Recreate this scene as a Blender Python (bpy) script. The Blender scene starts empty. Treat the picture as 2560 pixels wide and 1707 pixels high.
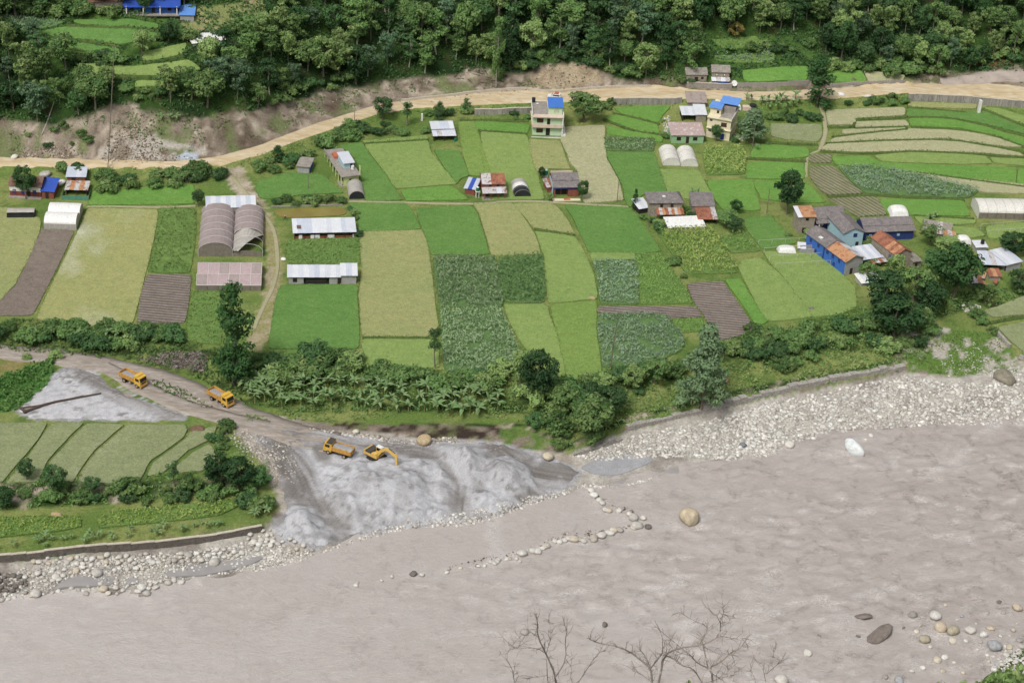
import bpy, math, random
import numpy as np
from mathutils import Matrix, Vector

# ------------------------------------------------------------------ camera
CAM_H, PITCH, ROLL, FPX = 234.0, math.radians(30.0), math.radians(3.5), 4815.0
CP, SP, CR, SR = math.cos(PITCH), math.sin(PITCH), math.cos(ROLL), math.sin(ROLL)
R0, U0 = np.array([1.0, 0, 0]), np.array([0, SP, CP])
FW = np.array([0, CP, -SP]); RT = CR * R0 + SR * U0; UP = -SR * R0 + CR * U0
CAM = np.array([0, 0, CAM_H])
scene = bpy.context.scene
cam_data = bpy.data.cameras.new("camera"); cam = bpy.data.objects.new("camera", cam_data)
scene.collection.objects.link(cam)
cam_data.sensor_fit = 'HORIZONTAL'; cam_data.angle = 2 * math.atan(1280 / FPX)
cam_data.clip_start = 1.0; cam_data.clip_end = 4000
cam.matrix_world = Matrix(((RT[0], UP[0], -FW[0], 0), (RT[1], UP[1], -FW[1], 0), (RT[2], UP[2], -FW[2], CAM_H), (0, 0, 0, 1)))
scene.camera = cam

# ------------------------------------------------------------------ light: bright overcast
SUN_EL, SUN_AZ = math.radians(54), math.radians(208)      # azimuth clockwise from +Y
world = bpy.data.worlds.new("World"); scene.world = world; world.use_nodes = True
wn, wl = world.node_tree.nodes, world.node_tree.links
bg = wn["Background"]; bg.inputs[1].default_value = 0.095
sky = wn.new("ShaderNodeTexSky"); sky.sky_type = 'NISHITA'; sky.sun_disc = False
sky.sun_elevation = SUN_EL; sky.sun_rotation = SUN_AZ
sky.air_density = 1.0; sky.dust_density = 4.0; sky.ozone_density = 1.0
hs = wn.new("ShaderNodeHueSaturation"); hs.inputs['Saturation'].default_value = 0.22     # a grey cloud deck
wl.new(sky.outputs[0], hs.inputs['Color']); wl.new(hs.outputs[0], bg.inputs[0])
sun_data = bpy.data.lights.new("sun", 'SUN'); sun_data.energy = 1.5; sun_data.angle = math.radians(14)
sun_data.color = (1.0, 0.97, 0.92)
sun = bpy.data.objects.new("sun", sun_data); scene.collection.objects.link(sun)
sd = Vector((math.sin(SUN_AZ) * math.cos(SUN_EL), math.cos(SUN_AZ) * math.cos(SUN_EL), math.sin(SUN_EL)))
sun.rotation_euler = sd.to_track_quat('Z', 'Y').to_euler()
vs = scene.view_settings
vs.view_transform = 'Standard'; vs.look = 'None'; vs.exposure = 0.68; vs.gamma = 1.0
scene.cycles.max_bounces = 5; scene.cycles.diffuse_bounces = 3; scene.cycles.transparent_max_bounces = 4

# ------------------------------------------------------------------ pixel -> place helpers (D = 2352 wide view of the photo)
KD = 2560 / 2352
def ray(dx, dy):
    nx = (dx * KD - 1280) / FPX; ny = -(dy * KD - 853.5) / FPX
    return FW + nx * RT + ny * UP
def at(dx, dy, z):
    d = ray(dx, dy); t = (z - CAM_H) / d[2]
    return CAM + t * d
def Z(n, zx, zy):                      # zoomed sheet n (1..16) -> D
    return (((n - 1) % 4) * 620 + zx * 0.29787) / KD, ((0, 400, 800, 1240)[(n - 1) // 4] + zy * 0.29787) / KD
def ZP(n, pts): return [Z(n, x, y) for x, y in pts]
def to_px(P):                          # world -> D
    v = np.asarray(P, float) - CAM; w = v @ FW
    return ((v @ RT) / w * FPX + 1280) / KD, (853.5 - (v @ UP) / w * FPX) / KD

rng = np.random.default_rng(7); random.seed(7)
# ------------------------------------------------------------------ numpy noise
_perm = rng.random((256, 256))
def vnoise(x, y, s=0):
    x = np.asarray(x, float) + s * 17.3; y = np.asarray(y, float) + s * 9.7
    xi = np.floor(x).astype(int); yi = np.floor(y).astype(int); fx = x - xi; fy = y - yi
    fx = fx * fx * (3 - 2 * fx); fy = fy * fy * (3 - 2 * fy)
    g = lambda a, b: _perm[a & 255, b & 255]
    return (g(xi, yi) * (1 - fx) + g(xi + 1, yi) * fx) * (1 - fy) + (g(xi, yi + 1) * (1 - fx) + g(xi + 1, yi + 1) * fx) * fy
def fbm(x, y, o=4, s=0):
    a, t, v = 1.0, 0.0, 0.0
    for k in range(o):
        v = v + a * vnoise(x * 2 ** k, y * 2 ** k, s + k * 3); t += a; a *= 0.5
    return v / t
def sl(c):                              # '#rrggbb' seen in the photo -> linear
    c = c.lstrip('#'); v = np.array([int(c[i:i + 2], 16) / 255 for i in (0, 2, 4)])
    return np.where(v <= 0.04045, v / 12.92, ((v + 0.055) / 1.055) ** 2.4)
KEXP = 1.5
def alb(c): return sl(c) / KEXP

# ------------------------------------------------------------------ object helpers
COL = scene.collection
def mesh_from(name, V, F, smooth=False):
    me = bpy.data.meshes.new(name)
    V = np.asarray(V, np.float32)
    if isinstance(F, np.ndarray):
        n, k = F.shape
        me.vertices.add(len(V)); me.vertices.foreach_set('co', V.ravel())
        me.loops.add(n * k); me.loops.foreach_set('vertex_index', F.ravel().astype(np.int32))
        me.polygons.add(n); me.polygons.foreach_set('loop_start', np.arange(0, n * k, k, dtype=np.int32))
        me.polygons.foreach_set('loop_total', np.full(n, k, np.int32)) if bpy.app.version < (4, 1) else None
        me.update(calc_edges=True)
    else:
        me.from_pydata([tuple(v) for v in V.tolist()], [], F); me.update()
    if smooth: me.polygons.foreach_set('use_smooth', np.ones(len(me.polygons), bool))
    return me
def obj(name, me, mat=None, parent=None, label=None, cat=None, group=None, kind=None):
    o = bpy.data.objects.new(name, me); COL.objects.link(o)
    if mat is not None and me is not None and not me.materials: me.materials.append(mat)
    if parent is not None: o.parent = parent
    return tag(o, label, cat, group, kind)
def tag(o, label=None, cat=None, group=None, kind=None):
    if label: o['label'] = label
    if cat: o['category'] = cat
    if group: o['group'] = group
    if kind: o['kind'] = kind
    return o
def empty(name, loc, rz=0, label=None, cat=None, group=None):
    o = bpy.data.objects.new(name, None); COL.objects.link(o)
    o.location = loc; o.rotation_euler = (0, 0, rz); o.empty_display_size = 0.3
    return tag(o, label, cat, group)
def copy_tree(o, parent=None):
    c = o.copy(); COL.objects.link(c); c.parent = parent
    for ch in o.children: copy_tree(ch, c)
    return c
def setcol(me, cols, name='Col'):
    a = me.color_attributes.new(name, 'FLOAT_COLOR', 'POINT')
    c = np.ones((len(me.vertices), 4), np.float32); c[:, :3] = cols
    a.data.foreach_set('color', c.ravel())

# ------------------------------------------------------------------ materials
MATS = {}
class NT:
    def __init__(s, name):
        s.m = bpy.data.materials.new(name); s.m.use_nodes = True; s.t = s.m.node_tree
        s.b = s.t.nodes['Principled BSDF']; MATS[name] = s.m
    def n(s, kind, **kw):
        nd = s.t.nodes.new('ShaderNode' + kind)
        for k, v in kw.items():
            if k.startswith('i_'):
                key = k[2:]; key = int(key) if key.isdigit() else key.replace('_', ' ')
                nd.inputs[key].default_value = v
            else: setattr(nd, k, v)
        return nd
    def l(s, a, b): s.t.links.new(a, b)
    def geo(s): return s.n('NewGeometry').outputs['Position']
    def objco(s): return s.n('TexCoord').outputs['Object']
    def noise(s, vec, scale, detail=4, rough=0.6, dist=0.0, stretch=None, rot=0):
        if stretch is not None or rot:
            mp = s.n('Mapping'); s.l(vec, mp.inputs[0])
            mp.inputs['Rotation'].default_value = (0, 0, rot)
            if stretch is not None: mp.inputs['Scale'].default_value = stretch
            vec = mp.outputs[0]
        t = s.n('TexNoise'); s.l(vec, t.inputs['Vector'])
        t.inputs['Scale'].default_value = scale; t.inputs['Detail'].default_value = detail
        t.inputs['Roughness'].default_value = rough; t.inputs['Distortion'].default_value = dist
        return t.outputs['Fac']
    def ramp(s, fac, stops):
        r = s.n('ValToRGB'); s.l(fac, r.inputs[0]); e = r.color_ramp.elements
        while len(e) < len(stops): e.new(0.5)
        for el, (p, c) in zip(e, stops):
            el.position = p; el.color = tuple(c)[:3] + (1,) if not np.isscalar(c) else (c, c, c, 1)
        return r.outputs[0]
    def mix(s, fac, a, b, mode='MIX'):
        m = s.n('Mix', data_type='RGBA', blend_type=mode)
        for sock, v in ((m.inputs[0], fac), (m.inputs[6], a), (m.inputs[7], b)):
            if hasattr(v, 'default_value') or hasattr(v, 'is_output'): s.l(v, sock)
            else:
                sock.default_value = v if np.isscalar(v) else tuple(v)[:3] + (1,)
        return m.outputs[2]
    def math(s, op, a, b=0.5):
        m = s.n('Math', operation=op)
        for sock, v in ((m.inputs[0], a), (m.inputs[1], b)):
            if np.isscalar(v): sock.default_value = v
            else: s.l(v, sock)
        return m.outputs[0]
    def bump(s, h, strength=0.5, dist=0.2):
        b = s.n('Bump'); s.l(h, b.inputs['Height']); b.inputs['Strength'].default_value = strength; b.inputs['Distance'].default_value = dist
        s.l(b.outputs[0], s.b.inputs['Normal'])
    def done(s, col, rough=0.9, spec=0.2):
        if np.isscalar(col) or isinstance(col, (tuple, list, np.ndarray)): s.b.inputs['Base Color'].default_value = tuple(col)[:3] + (1,)
        else: s.l(col, s.b.inputs['Base Color'])
        if np.isscalar(rough): s.b.inputs['Roughness'].default_value = rough
        else: s.l(rough, s.b.inputs['Roughness'])
        s.b.inputs['Specular IOR Level'].default_value = spec
        return s.m
def mottled(name, c1, c2, scale=1.0, rough=0.85, c3=None, fine=8.0, bump=0.0, stretch=None, spec=0.2, obj_space=False):
    """two or three colours of one stuff, mixed by coarse and fine noise"""
    if name in MATS: return MATS[name]
    t = NT(name); v = t.objco() if obj_space else t.geo()
    n1 = t.noise(v, scale, 5, 0.6, 0.4, stretch)
    col = t.ramp(n1, [(0.32, c1), (0.68, c2)])
    if c3 is not None:
        n2 = t.noise(v, scale * 2.7, 3, 0.6, 0.2, stretch)
        col = t.mix(t.ramp(n2, [(0.55, 0.0), (0.7, 1.0)]), col, c3)
    n3 = t.noise(v, fine, 3, 0.7)
    col = t.mix(0.55, col, t.mix(1.0, col, t.ramp(n3, [(0.25, 0.55), (0.75, 1.4)]), 'MULTIPLY'))
    if bump: t.bump(n3, bump, 0.15)
    return t.done(col, rough, spec)
def flat(name, c, rough=0.7, spec=0.3, var=0.25, scale=1.5):
    c = np.asarray(c, float)
    return mottled(name, c * (1 - var), np.minimum(c * (1 + var), 0.95), scale, rough, fine=scale * 6, spec=spec, obj_space=True)

# ------------------------------------------------------------------ terrain: profile curves lofted along the valley
# each curve: (Dx, Dy, z) points read off the photo, turned into world points
_X = [-500, -150]
def curve(pts):
    p0, p1 = pts[0], pts[-1]
    pts = [(p0[0] - 600, p0[1] + (p0[1] - pts[1][1]) * 0.4, p0[2])] + list(pts) + [(p1[0] + 600, p1[1] + (p1[1] - pts[-2][1]) * 0.4, p1[2])]
    W = np.array([at(*p) for p in pts]); W[:, 0] = np.maximum.accumulate(W[:, 0] + np.arange(len(W)) * 1e-4)
    return W
WATER_Z = -8.0
C_near2 = curve([(-300, 1950, -6.5), (1400, 1900, -6.5), (2000, 1770, -6.5), (2250, 1640, -6.5), (2400, 1560, -6.5), (2600, 1500, -6.5)])
C_near1 = curve([(-300, 1850, -8.2), (1500, 1800, -8.2), (2000, 1690, -8.2), (2200, 1580, -8.2), (2300, 1500, -8.15), (2400, 1440, -8.1), (2600, 1400, -8.1)])
C_near0 = curve([(-300, 1820, -9.6), (1500, 1760, -9.6), (2000, 1620, -9.2), (2200, 1500, -8.7), (2352, 1420, -8.7), (2600, 1360, -8.7)])
WL = [(-150, 1405), (0, 1382), (110, 1368), (160, 1345), (220, 1370), (330, 1375), (420, 1335), (520, 1328), (600, 1312), (700, 1285), (760, 1262), (830, 1228), (900, 1215), (1000, 1207), (1085, 1200), (1150, 1180), (1240, 1155), (1300, 1140), (1345, 1118), (1400, 1112), (1480, 1105), (1520, 1090), (1600, 1072), (1700, 1050), (1800, 1030), (1860, 1000), (1950, 990), (2100, 985), (2250, 975), (2352, 965), (2500, 955)]
C_bed = curve([(x, y + 22, -9.4) for x, y in WL])
C_wl = curve([(x, y, -8.0) for x, y in WL])
C_B = curve([(-150, 1325, -6.8), (0, 1298, -6.8), (200, 1275, -6.8), (450, 1242, -6.8), (600, 1222, -6.7), (660, 1180, -6.3), (740, 1100, -5.6), (850, 1050, -5.1), (1000, 1030, -5.1), (1200, 1035, -5.4), (1310, 1048, -6.6), (1440, 994, -6.5), (1700, 932, -6.5), (2080, 858, -6.5), (2200, 872, -6.4), (2352, 835, -6.3), (2500, 810, -6.3)])
C_C = curve([(-150, 1306, -5.1), (0, 1284, -5.1), (200, 1260, -5.1), (450, 1229, -5.1), (600, 1209, -5.2), (650, 1150, -5.2), (740, 1060, -5.0), (850, 1003, -4.8), (1000, 988, -4.8), (1200, 990, -4.9), (1310, 1036, -5.2), (1440, 976, -4.9), (1700, 915, -4.9), (2080, 842, -4.9), (2200, 805, -4.9), (2352, 802, -4.6), (2500, 780, -4.5)])
C_C2 = curve([(-150, 1190, -4.8), (0, 1175, -4.8), (300, 1155, -4.8), (560, 1128, -4.8), (620, 1112, -4.8), (700, 1058, -4.8), (850, 996, -4.75), (1000, 980, -4.7), (1200, 982, -4.75), (1310, 1029, -5.0), (1440, 968, -4.7), (1700, 906, -4.6), (2080, 833, -4.6), (2200, 785, -4.4), (2352, 780, -4.2), (2500, 770, -4.2)])
C_C3 = curve([(-150, 1127, -3), (0, 1115, -3), (300, 1112, -3), (480, 1106, -3), (600, 1082, -3.6), (700, 1035, -4.4), (850, 985, -4.6), (1000, 972, -4.55), (1200, 975, -4.55), (1310, 1018, -4.7), (1440, 958, -4.4), (1700, 894, -4.3), (2080, 822, -4.2), (2200, 765, -3.9), (2352, 760, -3.8), (2500, 750, -3.8)])
C_D = curve([(-150, 962, -3), (0, 966, -3), (200, 968, -3), (440, 968, -3), (520, 978, -3.2), (600, 990, -3.8), (700, 972, -4.3), (850, 962, -4.35), (1000, 958, -4.4), (1160, 960, -4.35), (1250, 982, -4.35), (1310, 985, -4.4), (1440, 930, -4), (1700, 870, -3.8), (2000, 815, -3.5), (2080, 790, -3.5), (2200, 738, -3.2), (2352, 738, -3), (2500, 730, -3)])
C_E0 = curve([(-150, 788, -2.6), (0, 795, -2.6), (150, 808, -2.6), (300, 822, -2.6), (450, 862, -2.8), (560, 922, -3.2), (700, 948, -4.1), (850, 945, -4.1), (1000, 943, -4.1), (1160, 948, -4.1), (1250, 958, -4.0), (1310, 955, -4.0), (1440, 910, -3.5), (1700, 852, -3.2), (2000, 800, -3.0), (2080, 770, -3.0), (2200, 715, -2.8), (2352, 702, -2.6), (2500, 695, -2.6)])
C_E = curve([(-150, 735, -.2), (0, 742, -.2), (100, 747, -.2), (300, 755, -.3), (430, 800, -.5), (500, 812, -.6), (600, 822, -.6), (800, 832, -.5), (850, 852, -.5), (1000, 862, -.5), (1180, 872, -.5), (1280, 880, -.5), (1380, 870, -.5), (1440, 852, -.5), (1560, 835, -.5), (1640, 800, -.4), (1740, 775, -.4), (1850, 747, -.3), (1960, 718, -.2), (2050, 695, -.2), (2200, 680, -.4), (2352, 655, -.4), (2500, 640, -.4)])
C_E1 = curve([(-150, 560, .6), (0, 560, .6), (500, 560, .6), (1000, 560, .5), (1500, 560, .5), (2000, 560, .6), (2352, 560, .7), (2500, 560, .7)])
C_E2 = curve([(-150, 450, 1.6), (0, 450, 1.6), (500, 450, 1.6), (1000, 400, 1.8), (1500, 400, 1.8), (1850, 395, 1.6), (2352, 400, 1.8), (2500, 400, 1.8)])
C_F = curve([(-150, 396, 3.4), (0, 394, 3.4), (250, 396, 3.4), (500, 394, 3.4), (560, 384, 3.5), (650, 358, 3.6), (750, 322, 3.7), (830, 290, 3.8), (900, 270, 3.9), (1000, 262, 3.9), (1100, 260, 3.9), (1240, 256, 3.9), (1400, 247, 3.9), (1550, 246, 3.9), (1700, 250, 3.9), (1900, 250, 3.9), (2080, 238, 3.9), (2250, 246, 3.8), (2352, 260, 3.8), (2500, 275, 3.8)])
C_G = curve([(-150, 386, 4.7), (0, 384, 4.8), (250, 386, 4.9), (500, 382, 5), (600, 355, 5.1), (700, 318, 5.2), (800, 285, 5.3), (870, 262, 5.4), (950, 250, 5.5), (1100, 243, 5.6), (1240, 238, 5.6), (1350, 235, 5.6), (1500, 227, 5.6), (1620, 228, 5.6), (1750, 232, 5.6), (1920, 228, 5.6), (2080, 215, 5.6), (2250, 222, 5.6), (2352, 236, 5.6), (2500, 250, 5.6)])
C_H = curve([(-150, 360, 4.8), (0, 362, 4.9), (250, 368, 5), (400, 372, 5), (500, 360, 5.1), (600, 333, 5.2), (700, 293, 5.3), (800, 260, 5.4), (870, 240, 5.5), (950, 228, 5.6), (1100, 213, 5.7), (1240, 206, 5.7), (1350, 204, 5.7), (1500, 202, 5.7), (1620, 208, 5.7), (1750, 212, 5.7), (1920, 203, 5.7), (2080, 193, 5.7), (2250, 192, 5.8), (2352, 200, 5.8), (2500, 215, 5.8)])
C_I = curve([(-150, 285, 12), (0, 285, 12), (120, 290, 12), (210, 262, 14), (260, 240, 16), (320, 260, 14), (450, 270, 12.5), (560, 265, 12), (650, 235, 11), (750, 208, 10), (850, 195, 9), (950, 182, 8.6), (1050, 168, 9), (1150, 178, 8), (1230, 162, 9.5), (1300, 146, 11.5), (1360, 162, 10), (1420, 186, 7.6), (1550, 194, 7.4), (1620, 186, 8.2), (1700, 184, 8.2), (1900, 187, 7.6), (2080, 182, 7.2), (2200, 172, 7.4), (2352, 168, 8.4), (2500, 165, 8.6)])
C_J1 = curve([(-150, 190, 19.5), (0, 190, 19.5), (200, 195, 20), (420, 200, 19.5), (560, 200, 17.5), (650, 180, 16), (750, 155, 15), (850, 140, 14), (1000, 120, 14), (1150, 115, 14), (1300, 100, 15.5), (1450, 110, 14.5), (1600, 135, 12), (1700, 135, 11.3), (1850, 120, 12), (2000, 115, 13), (2200, 110, 13), (2500, 105, 13.5)])
C_J2 = curve([(-150, 35, 31), (0, 40, 30.5), (300, 38, 30.3), (520, 30, 30), (620, 20, 30), (750, 0, 29), (900, 0, 26), (1300, 0, 25.5), (1600, 20, 23), (1800, 20, 22), (2500, 0, 24)])
CURVES = [C_near2, C_near1, C_near0, C_bed, C_wl, C_B, C_C, C_C2, C_C3, C_D, C_E0, C_E, C_E1, C_E2, C_F, C_G, C_H, C_I, C_J1, C_J2]
far = C_J2.copy(); far[:, 1] += 130; far[:, 2] += 62; CURVES.append(far)
IX = {n: i for i, n in enumerate("near2 near1 near0 bed wl B C C2 C3 D E0 E E1 E2 F G H I J1 J2 far".split())}
GX0, GX1, GY0, GY1 = -230, 230, 266, 720
gx = np.arange(GX0, GX1 + 1, 1.0); gy = np.arange(GY0, GY1 + 1, 1.0)
_YI = np.array([np.interp(gx, c[:, 0], c[:, 1]) for c in CURVES]); _ZI = np.array([np.interp(gx, c[:, 0], c[:, 2]) for c in CURVES])
for k in range(1, len(_YI)): _YI[k] = np.maximum(_YI[k], _YI[k - 1] + 0.35)
def curve_y(name, x): return np.interp(x, gx, _YI[IX[name]])
XX, YY = np.meshgrid(gx, gy)
HG = np.empty_like(XX); ZONE = np.zeros(XX.shape)
for i in range(len(gx)):
    HG[:, i] = np.interp(gy, _YI[:, i], _ZI[:, i]); ZONE[:, i] = np.interp(gy, _YI[:, i], np.arange(len(_YI)))
HG[:, :] = np.where(YY < _YI[0][None, :], _ZI[0][None, :] - (YY - _YI[0][None, :]) * 0.82, HG)
def blur(A):
    B = np.pad(A, 1, 'edge'); return (B[:-2, 1:-1] + B[2:, 1:-1] + B[1:-1, :-2] + B[1:-1, 2:] + 2 * B[1:-1, 1:-1]) / 6
HG = blur(HG)
# rougher ground on the cut bank, hillside and river bank; mounds of dug sand by the river
bank = np.clip(1 - np.abs(ZONE - 16.5) / 0.6, 0, 1)
HG += bank * (fbm(XX / 6, YY / 3.5, 4) - 0.5) * 3.2
HG += np.clip(ZONE - 17, 0, 1) * (fbm(XX / 14, YY / 14, 3, 5) - 0.5) * 2.0
HG += np.clip(1 - np.abs(ZONE - 10.6) / 0.6, 0, 1) * (fbm(XX / 5, YY / 5, 3, 8) - 0.5) * 1.2
HG += np.where((ZONE > 3.2) & (ZONE < 6), (fbm(XX / 4, YY / 4, 4, 2) - 0.5) * 0.7, 0)
def mound(D, z, rx, ry, h, ang=0, p=1.0, rough=0.3):
    c = at(*D, z); u = (XX - c[0]) * math.cos(ang) + (YY - c[1]) * math.sin(ang); v = -(XX - c[0]) * math.sin(ang) + (YY - c[1]) * math.cos(ang)
    r = np.sqrt((u / rx) ** 2 + (v / ry) ** 2) + (fbm(XX / 2.6, YY / 2.6, 3, 4) - 0.5) * rough
    return h * np.clip(1 - r, 0, 1) ** p
SAND = np.zeros_like(HG)
for a in [((880, 1130), -6.2, 15, 13, 4.2), ((800, 1160), -6.8, 10, 9, 3.2), ((950, 1090), -5.6, 8, 7, 2.2), ((1060, 1070), -5.8, 9, 8, 5.0), ((1150, 1095), -6.2, 8, 7, 4.2),
          ((1010, 1130), -6.5, 9, 8, 1.2), ((690, 1210), -7, 6, 6, 3.4), ((720, 1235), -7.3, 5, 4, 1.4), ((1110, 1140), -6.8, 8, 6, 1.6), ((880, 1190), -7.2, 12, 6, 1.2)]:
    SAND = np.maximum(SAND, mound(*a, rough=0.5))
for q in ([(1400, 1080), (1560, 1180), (1700, 1290), (1780, 1450), (1800, 1680)], [(300, 1040), (420, 1250), (500, 1450), (640, 1600), (760, 1690)], [(900, 1150), (1250, 1080), (1700, 1085)]):      # lanes kept open between the heaps
    L_ = np.array([at(*Z(10, *p), -6.5)[:2] for p in q]); dd = np.full(XX.shape, 1e9)
    for a_, b_ in zip(L_[:-1], L_[1:]):
        ab = b_ - a_; tt = np.clip(((XX - a_[0]) * ab[0] + (YY - a_[1]) * ab[1]) / (ab @ ab), 0, 1); dd = np.minimum(dd, np.hypot(XX - a_[0] - tt * ab[0], YY - a_[1] - tt * ab[1]))
    SAND *= 1 - .9 * np.exp(-(dd / 2.6) ** 2)
HG += SAND + (SAND > 0.05) * (fbm(XX / 2.2, YY / 2.2, 3, 31) - .5) * 1.3
for a in [((430, 832), -2.6, 13, 3.2, 1.8), ((360, 826), -2.6, 8, 2.2, 1.0)]: HG += mound(*a, ang=-0.12, rough=0.5)
def hfun(x, y):
    x = np.clip((np.asarray(x, float) - GX0), 0, len(gx) - 1.001); y = np.clip((np.asarray(y, float) - GY0), 0, len(gy) - 1.001)
    i = x.astype(int); j = y.astype(int); fx = x - i; fy = y - j
    return (HG[j, i] * (1 - fx) + HG[j, i + 1] * fx) * (1 - fy) + (HG[j + 1, i] * (1 - fx) + HG[j + 1, i + 1] * fx) * fy
_ts = np.linspace(0, 1, 260)
def gp(dx, dy, lift=0.0):              # where the sight line through D meets the ground
    d = ray(dx, dy); t0 = (45 - CAM_H) / d[2]; t1 = (-12 - CAM_H) / d[2]
    P = CAM + np.outer(t0 + (t1 - t0) * _ts, d); h = P[:, 2] - hfun(P[:, 0], P[:, 1]) - lift
    k = np.nonzero(h <= 0)[0]
    if len(k) == 0 or k[0] == 0: return at(dx, dy, 0)
    k = k[0]; a = h[k - 1] / (h[k - 1] - h[k])
    return P[k - 1] + (P[k] - P[k - 1]) * a
def gpz(n, x, y): return gp(*Z(n, x, y))
def gps(D): return np.array([gp(*d) for d in D])

# ------------------------------------------------------------------ polygon tools
def inpoly(x, y, P):
    P = np.asarray(P); r = np.zeros(np.shape(x), bool); j = len(P) - 1
    for i in range(len(P)):
        (x1, y1), (x2, y2) = P[i][:2], P[j][:2]
        if y1 != y2: r ^= ((y1 > y) != (y2 > y)) & (x < (x2 - x1) * (y - y1) / (y2 - y1) + x1)
        j = i
    return r
def dense(P, step=1.0, closed=True):
    P = np.asarray(P, float); out = []
    n = len(P) if closed else len(P) - 1
    for i in range(n):
        a, b = P[i], P[(i + 1) % len(P)]; k = max(1, int(np.linalg.norm((b - a)[:2]) / step))
        for t in range(k): out.append(a + (b - a) * t / k)
    if not closed: out.append(P[-1])
    return np.array(out)
def smooth_poly(P, it=1, k=.22):
    P = np.asarray(P, float)
    for _ in range(it):
        Q = np.roll(P, -1, 0); P = np.stack([P * (1 - k) + Q * k, P * k + Q * (1 - k)], 1).reshape(-1, P.shape[1])
    return P
def smooth_line(P, it=2):
    P = np.asarray(P, float)
    for _ in range(it):
        A, B = P[:-1], P[1:]; M = np.stack([A * .75 + B * .25, A * .25 + B * .75], 1).reshape(-1, P.shape[1])
        P = np.vstack([P[:1], M, P[-1:]])
    return P
def edge_dist(x, y, P):
    P = np.asarray(P)[:, :2]; d = np.full(np.shape(x), 1e9)
    for i in range(len(P)):
        a, b = P[i], P[(i + 1) % len(P)]; ab = b - a; L = ab @ ab + 1e-9
        t = np.clip(((x - a[0]) * ab[0] + (y - a[1]) * ab[1]) / L, 0, 1)
        d = np.minimum(d, np.hypot(x - a[0] - t * ab[0], y - a[1] - t * ab[1]))
    return d
def shrink(P, d):                       # inset a simple polygon
    P = np.asarray(P, float); xy = P[:, :2]; A = 0.5 * np.sum(xy[:, 0] * np.roll(xy[:, 1], -1) - xy[:, 1] * np.roll(xy[:, 0], -1)); s = 1 if A > 0 else -1
    e = np.roll(xy, -1, 0) - xy; e /= np.linalg.norm(e, axis=1)[:, None] + 1e-9; n = np.stack([-e[:, 1], e[:, 0]], 1) * s
    m = n + np.roll(n, 1, 0); m /= np.maximum(np.linalg.norm(m, axis=1), 0.5)[:, None]
    Q = P.copy(); Q[:, :2] += m * d; return Q
def grid_patch(P, step, zfun, skirt=0.5):
    """a sheet that fills polygon P (world xy), on the ground, with a skirt"""
    from mathutils.geometry import delaunay_2d_cdt
    bd = dense(P, step)[:, :2]
    x0, y0 = bd.min(0); x1, y1 = bd.max(0)
    X, Y = np.meshgrid(np.arange(x0, x1, step), np.arange(y0, y1, step)); X = X.ravel() + rng.uniform(-.15, .15, X.size) * step; Y = Y.ravel() + rng.uniform(-.15, .15, Y.size) * step
    k = inpoly(X, Y, bd); X, Y = X[k], Y[k]
    k = edge_dist(X, Y, bd) > step * .45; X, Y = X[k], Y[k]
    pts = np.vstack([bd, np.stack([X, Y], 1)]); nb = len(bd)
    r = delaunay_2d_cdt([Vector(p) for p in pts], [(i, (i + 1) % nb) for i in range(nb)], [list(range(nb))], 1, 1e-4)
    xy = np.array([tuple(v) for v in r[0]]); V = np.column_stack([xy, zfun(xy[:, 0], xy[:, 1])])
    F = [tuple(f) for f in r[2]]
    base = len(V); bz = V[:nb].copy(); bz[:, 2] -= skirt
    if len(xy) >= nb:
        V = np.vstack([V, V[:nb], bz]); F += [(base + i, base + nb + i, base + nb + (i + 1) % nb, base + (i + 1) % nb) for i in range(nb)]
    return V, F
def ribbon(pts, w, zoff=0.1, step=1.0, crown=0.0, cross=3, wob=0.0, skirt=0.3):
    """strip along a ground line"""
    L = dense(pts, step, False)[:, :2]; T = np.gradient(L, axis=0); T /= np.linalg.norm(T, axis=1)[:, None] + 1e-9; N = np.stack([-T[:, 1], T[:, 0]], 1)
    w = np.broadcast_to(np.asarray(w, float), (len(L),)) if np.ndim(w) == 0 else np.interp(np.linspace(0, 1, len(L)), np.linspace(0, 1, len(w)), w)
    us = np.linspace(-1, 1, cross); V = []
    for k, u in enumerate(us):
        ww = w / 2 * (1 + wob * (vnoise(np.arange(len(L)) * .35, np.full(len(L), k * 5.1)) - .5))
        q = L + N * (u * ww)[:, None]; V.append(np.column_stack([q, hfun(q[:, 0], q[:, 1]) + zoff + crown * (1 - u * u)]))
    lo, hi = V[0].copy(), V[-1].copy(); lo[:, 2] -= skirt + zoff; hi[:, 2] -= skirt + zoff
    V = np.array([lo] + V + [hi]); m, n = V.shape[:2]
    F = np.array([(a * n + i, (a + 1) * n + i, (a + 1) * n + i + 1, a * n + i + 1) for a in range(m - 1) for i in range(n - 1)])
    return V.reshape(-1, 3), F[:, ::-1].copy()

# ------------------------------------------------------------------ ground colours (what the soil itself is made of, place by place)
PXX, PYY = to_px(np.stack([XX, YY, HG], -1))
def A(c): return alb(c)
n1 = fbm(XX / 9, YY / 9, 4, 1)[..., None]; n2 = fbm(XX / 2.2, YY / 2.2, 4, 2)[..., None]; n3 = fbm(XX / 30, YY / 30, 3, 3)[..., None]
def lerp(a, b, t): return a + (b - a) * np.clip(t, 0, 1)
ss = lambda v, a, b: np.clip((v - a) / (b - a), 0, 1)
grass = lerp(A('#76904a'), A('#9aa462'), ss(n1, .35, .65)); grass = lerp(grass, A('#5f7d40'), ss(n2, .55, .75) * .7)
soil = lerp(A('#9c8f80'), A('#bfb09d'), ss(n2, .38, .6)); soil = lerp(soil, A('#7d6f60'), ss(n1, .52, .7)); soil = lerp(soil, A('#d8cbb8'), ss(n2, .6, .72) * .8)
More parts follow.
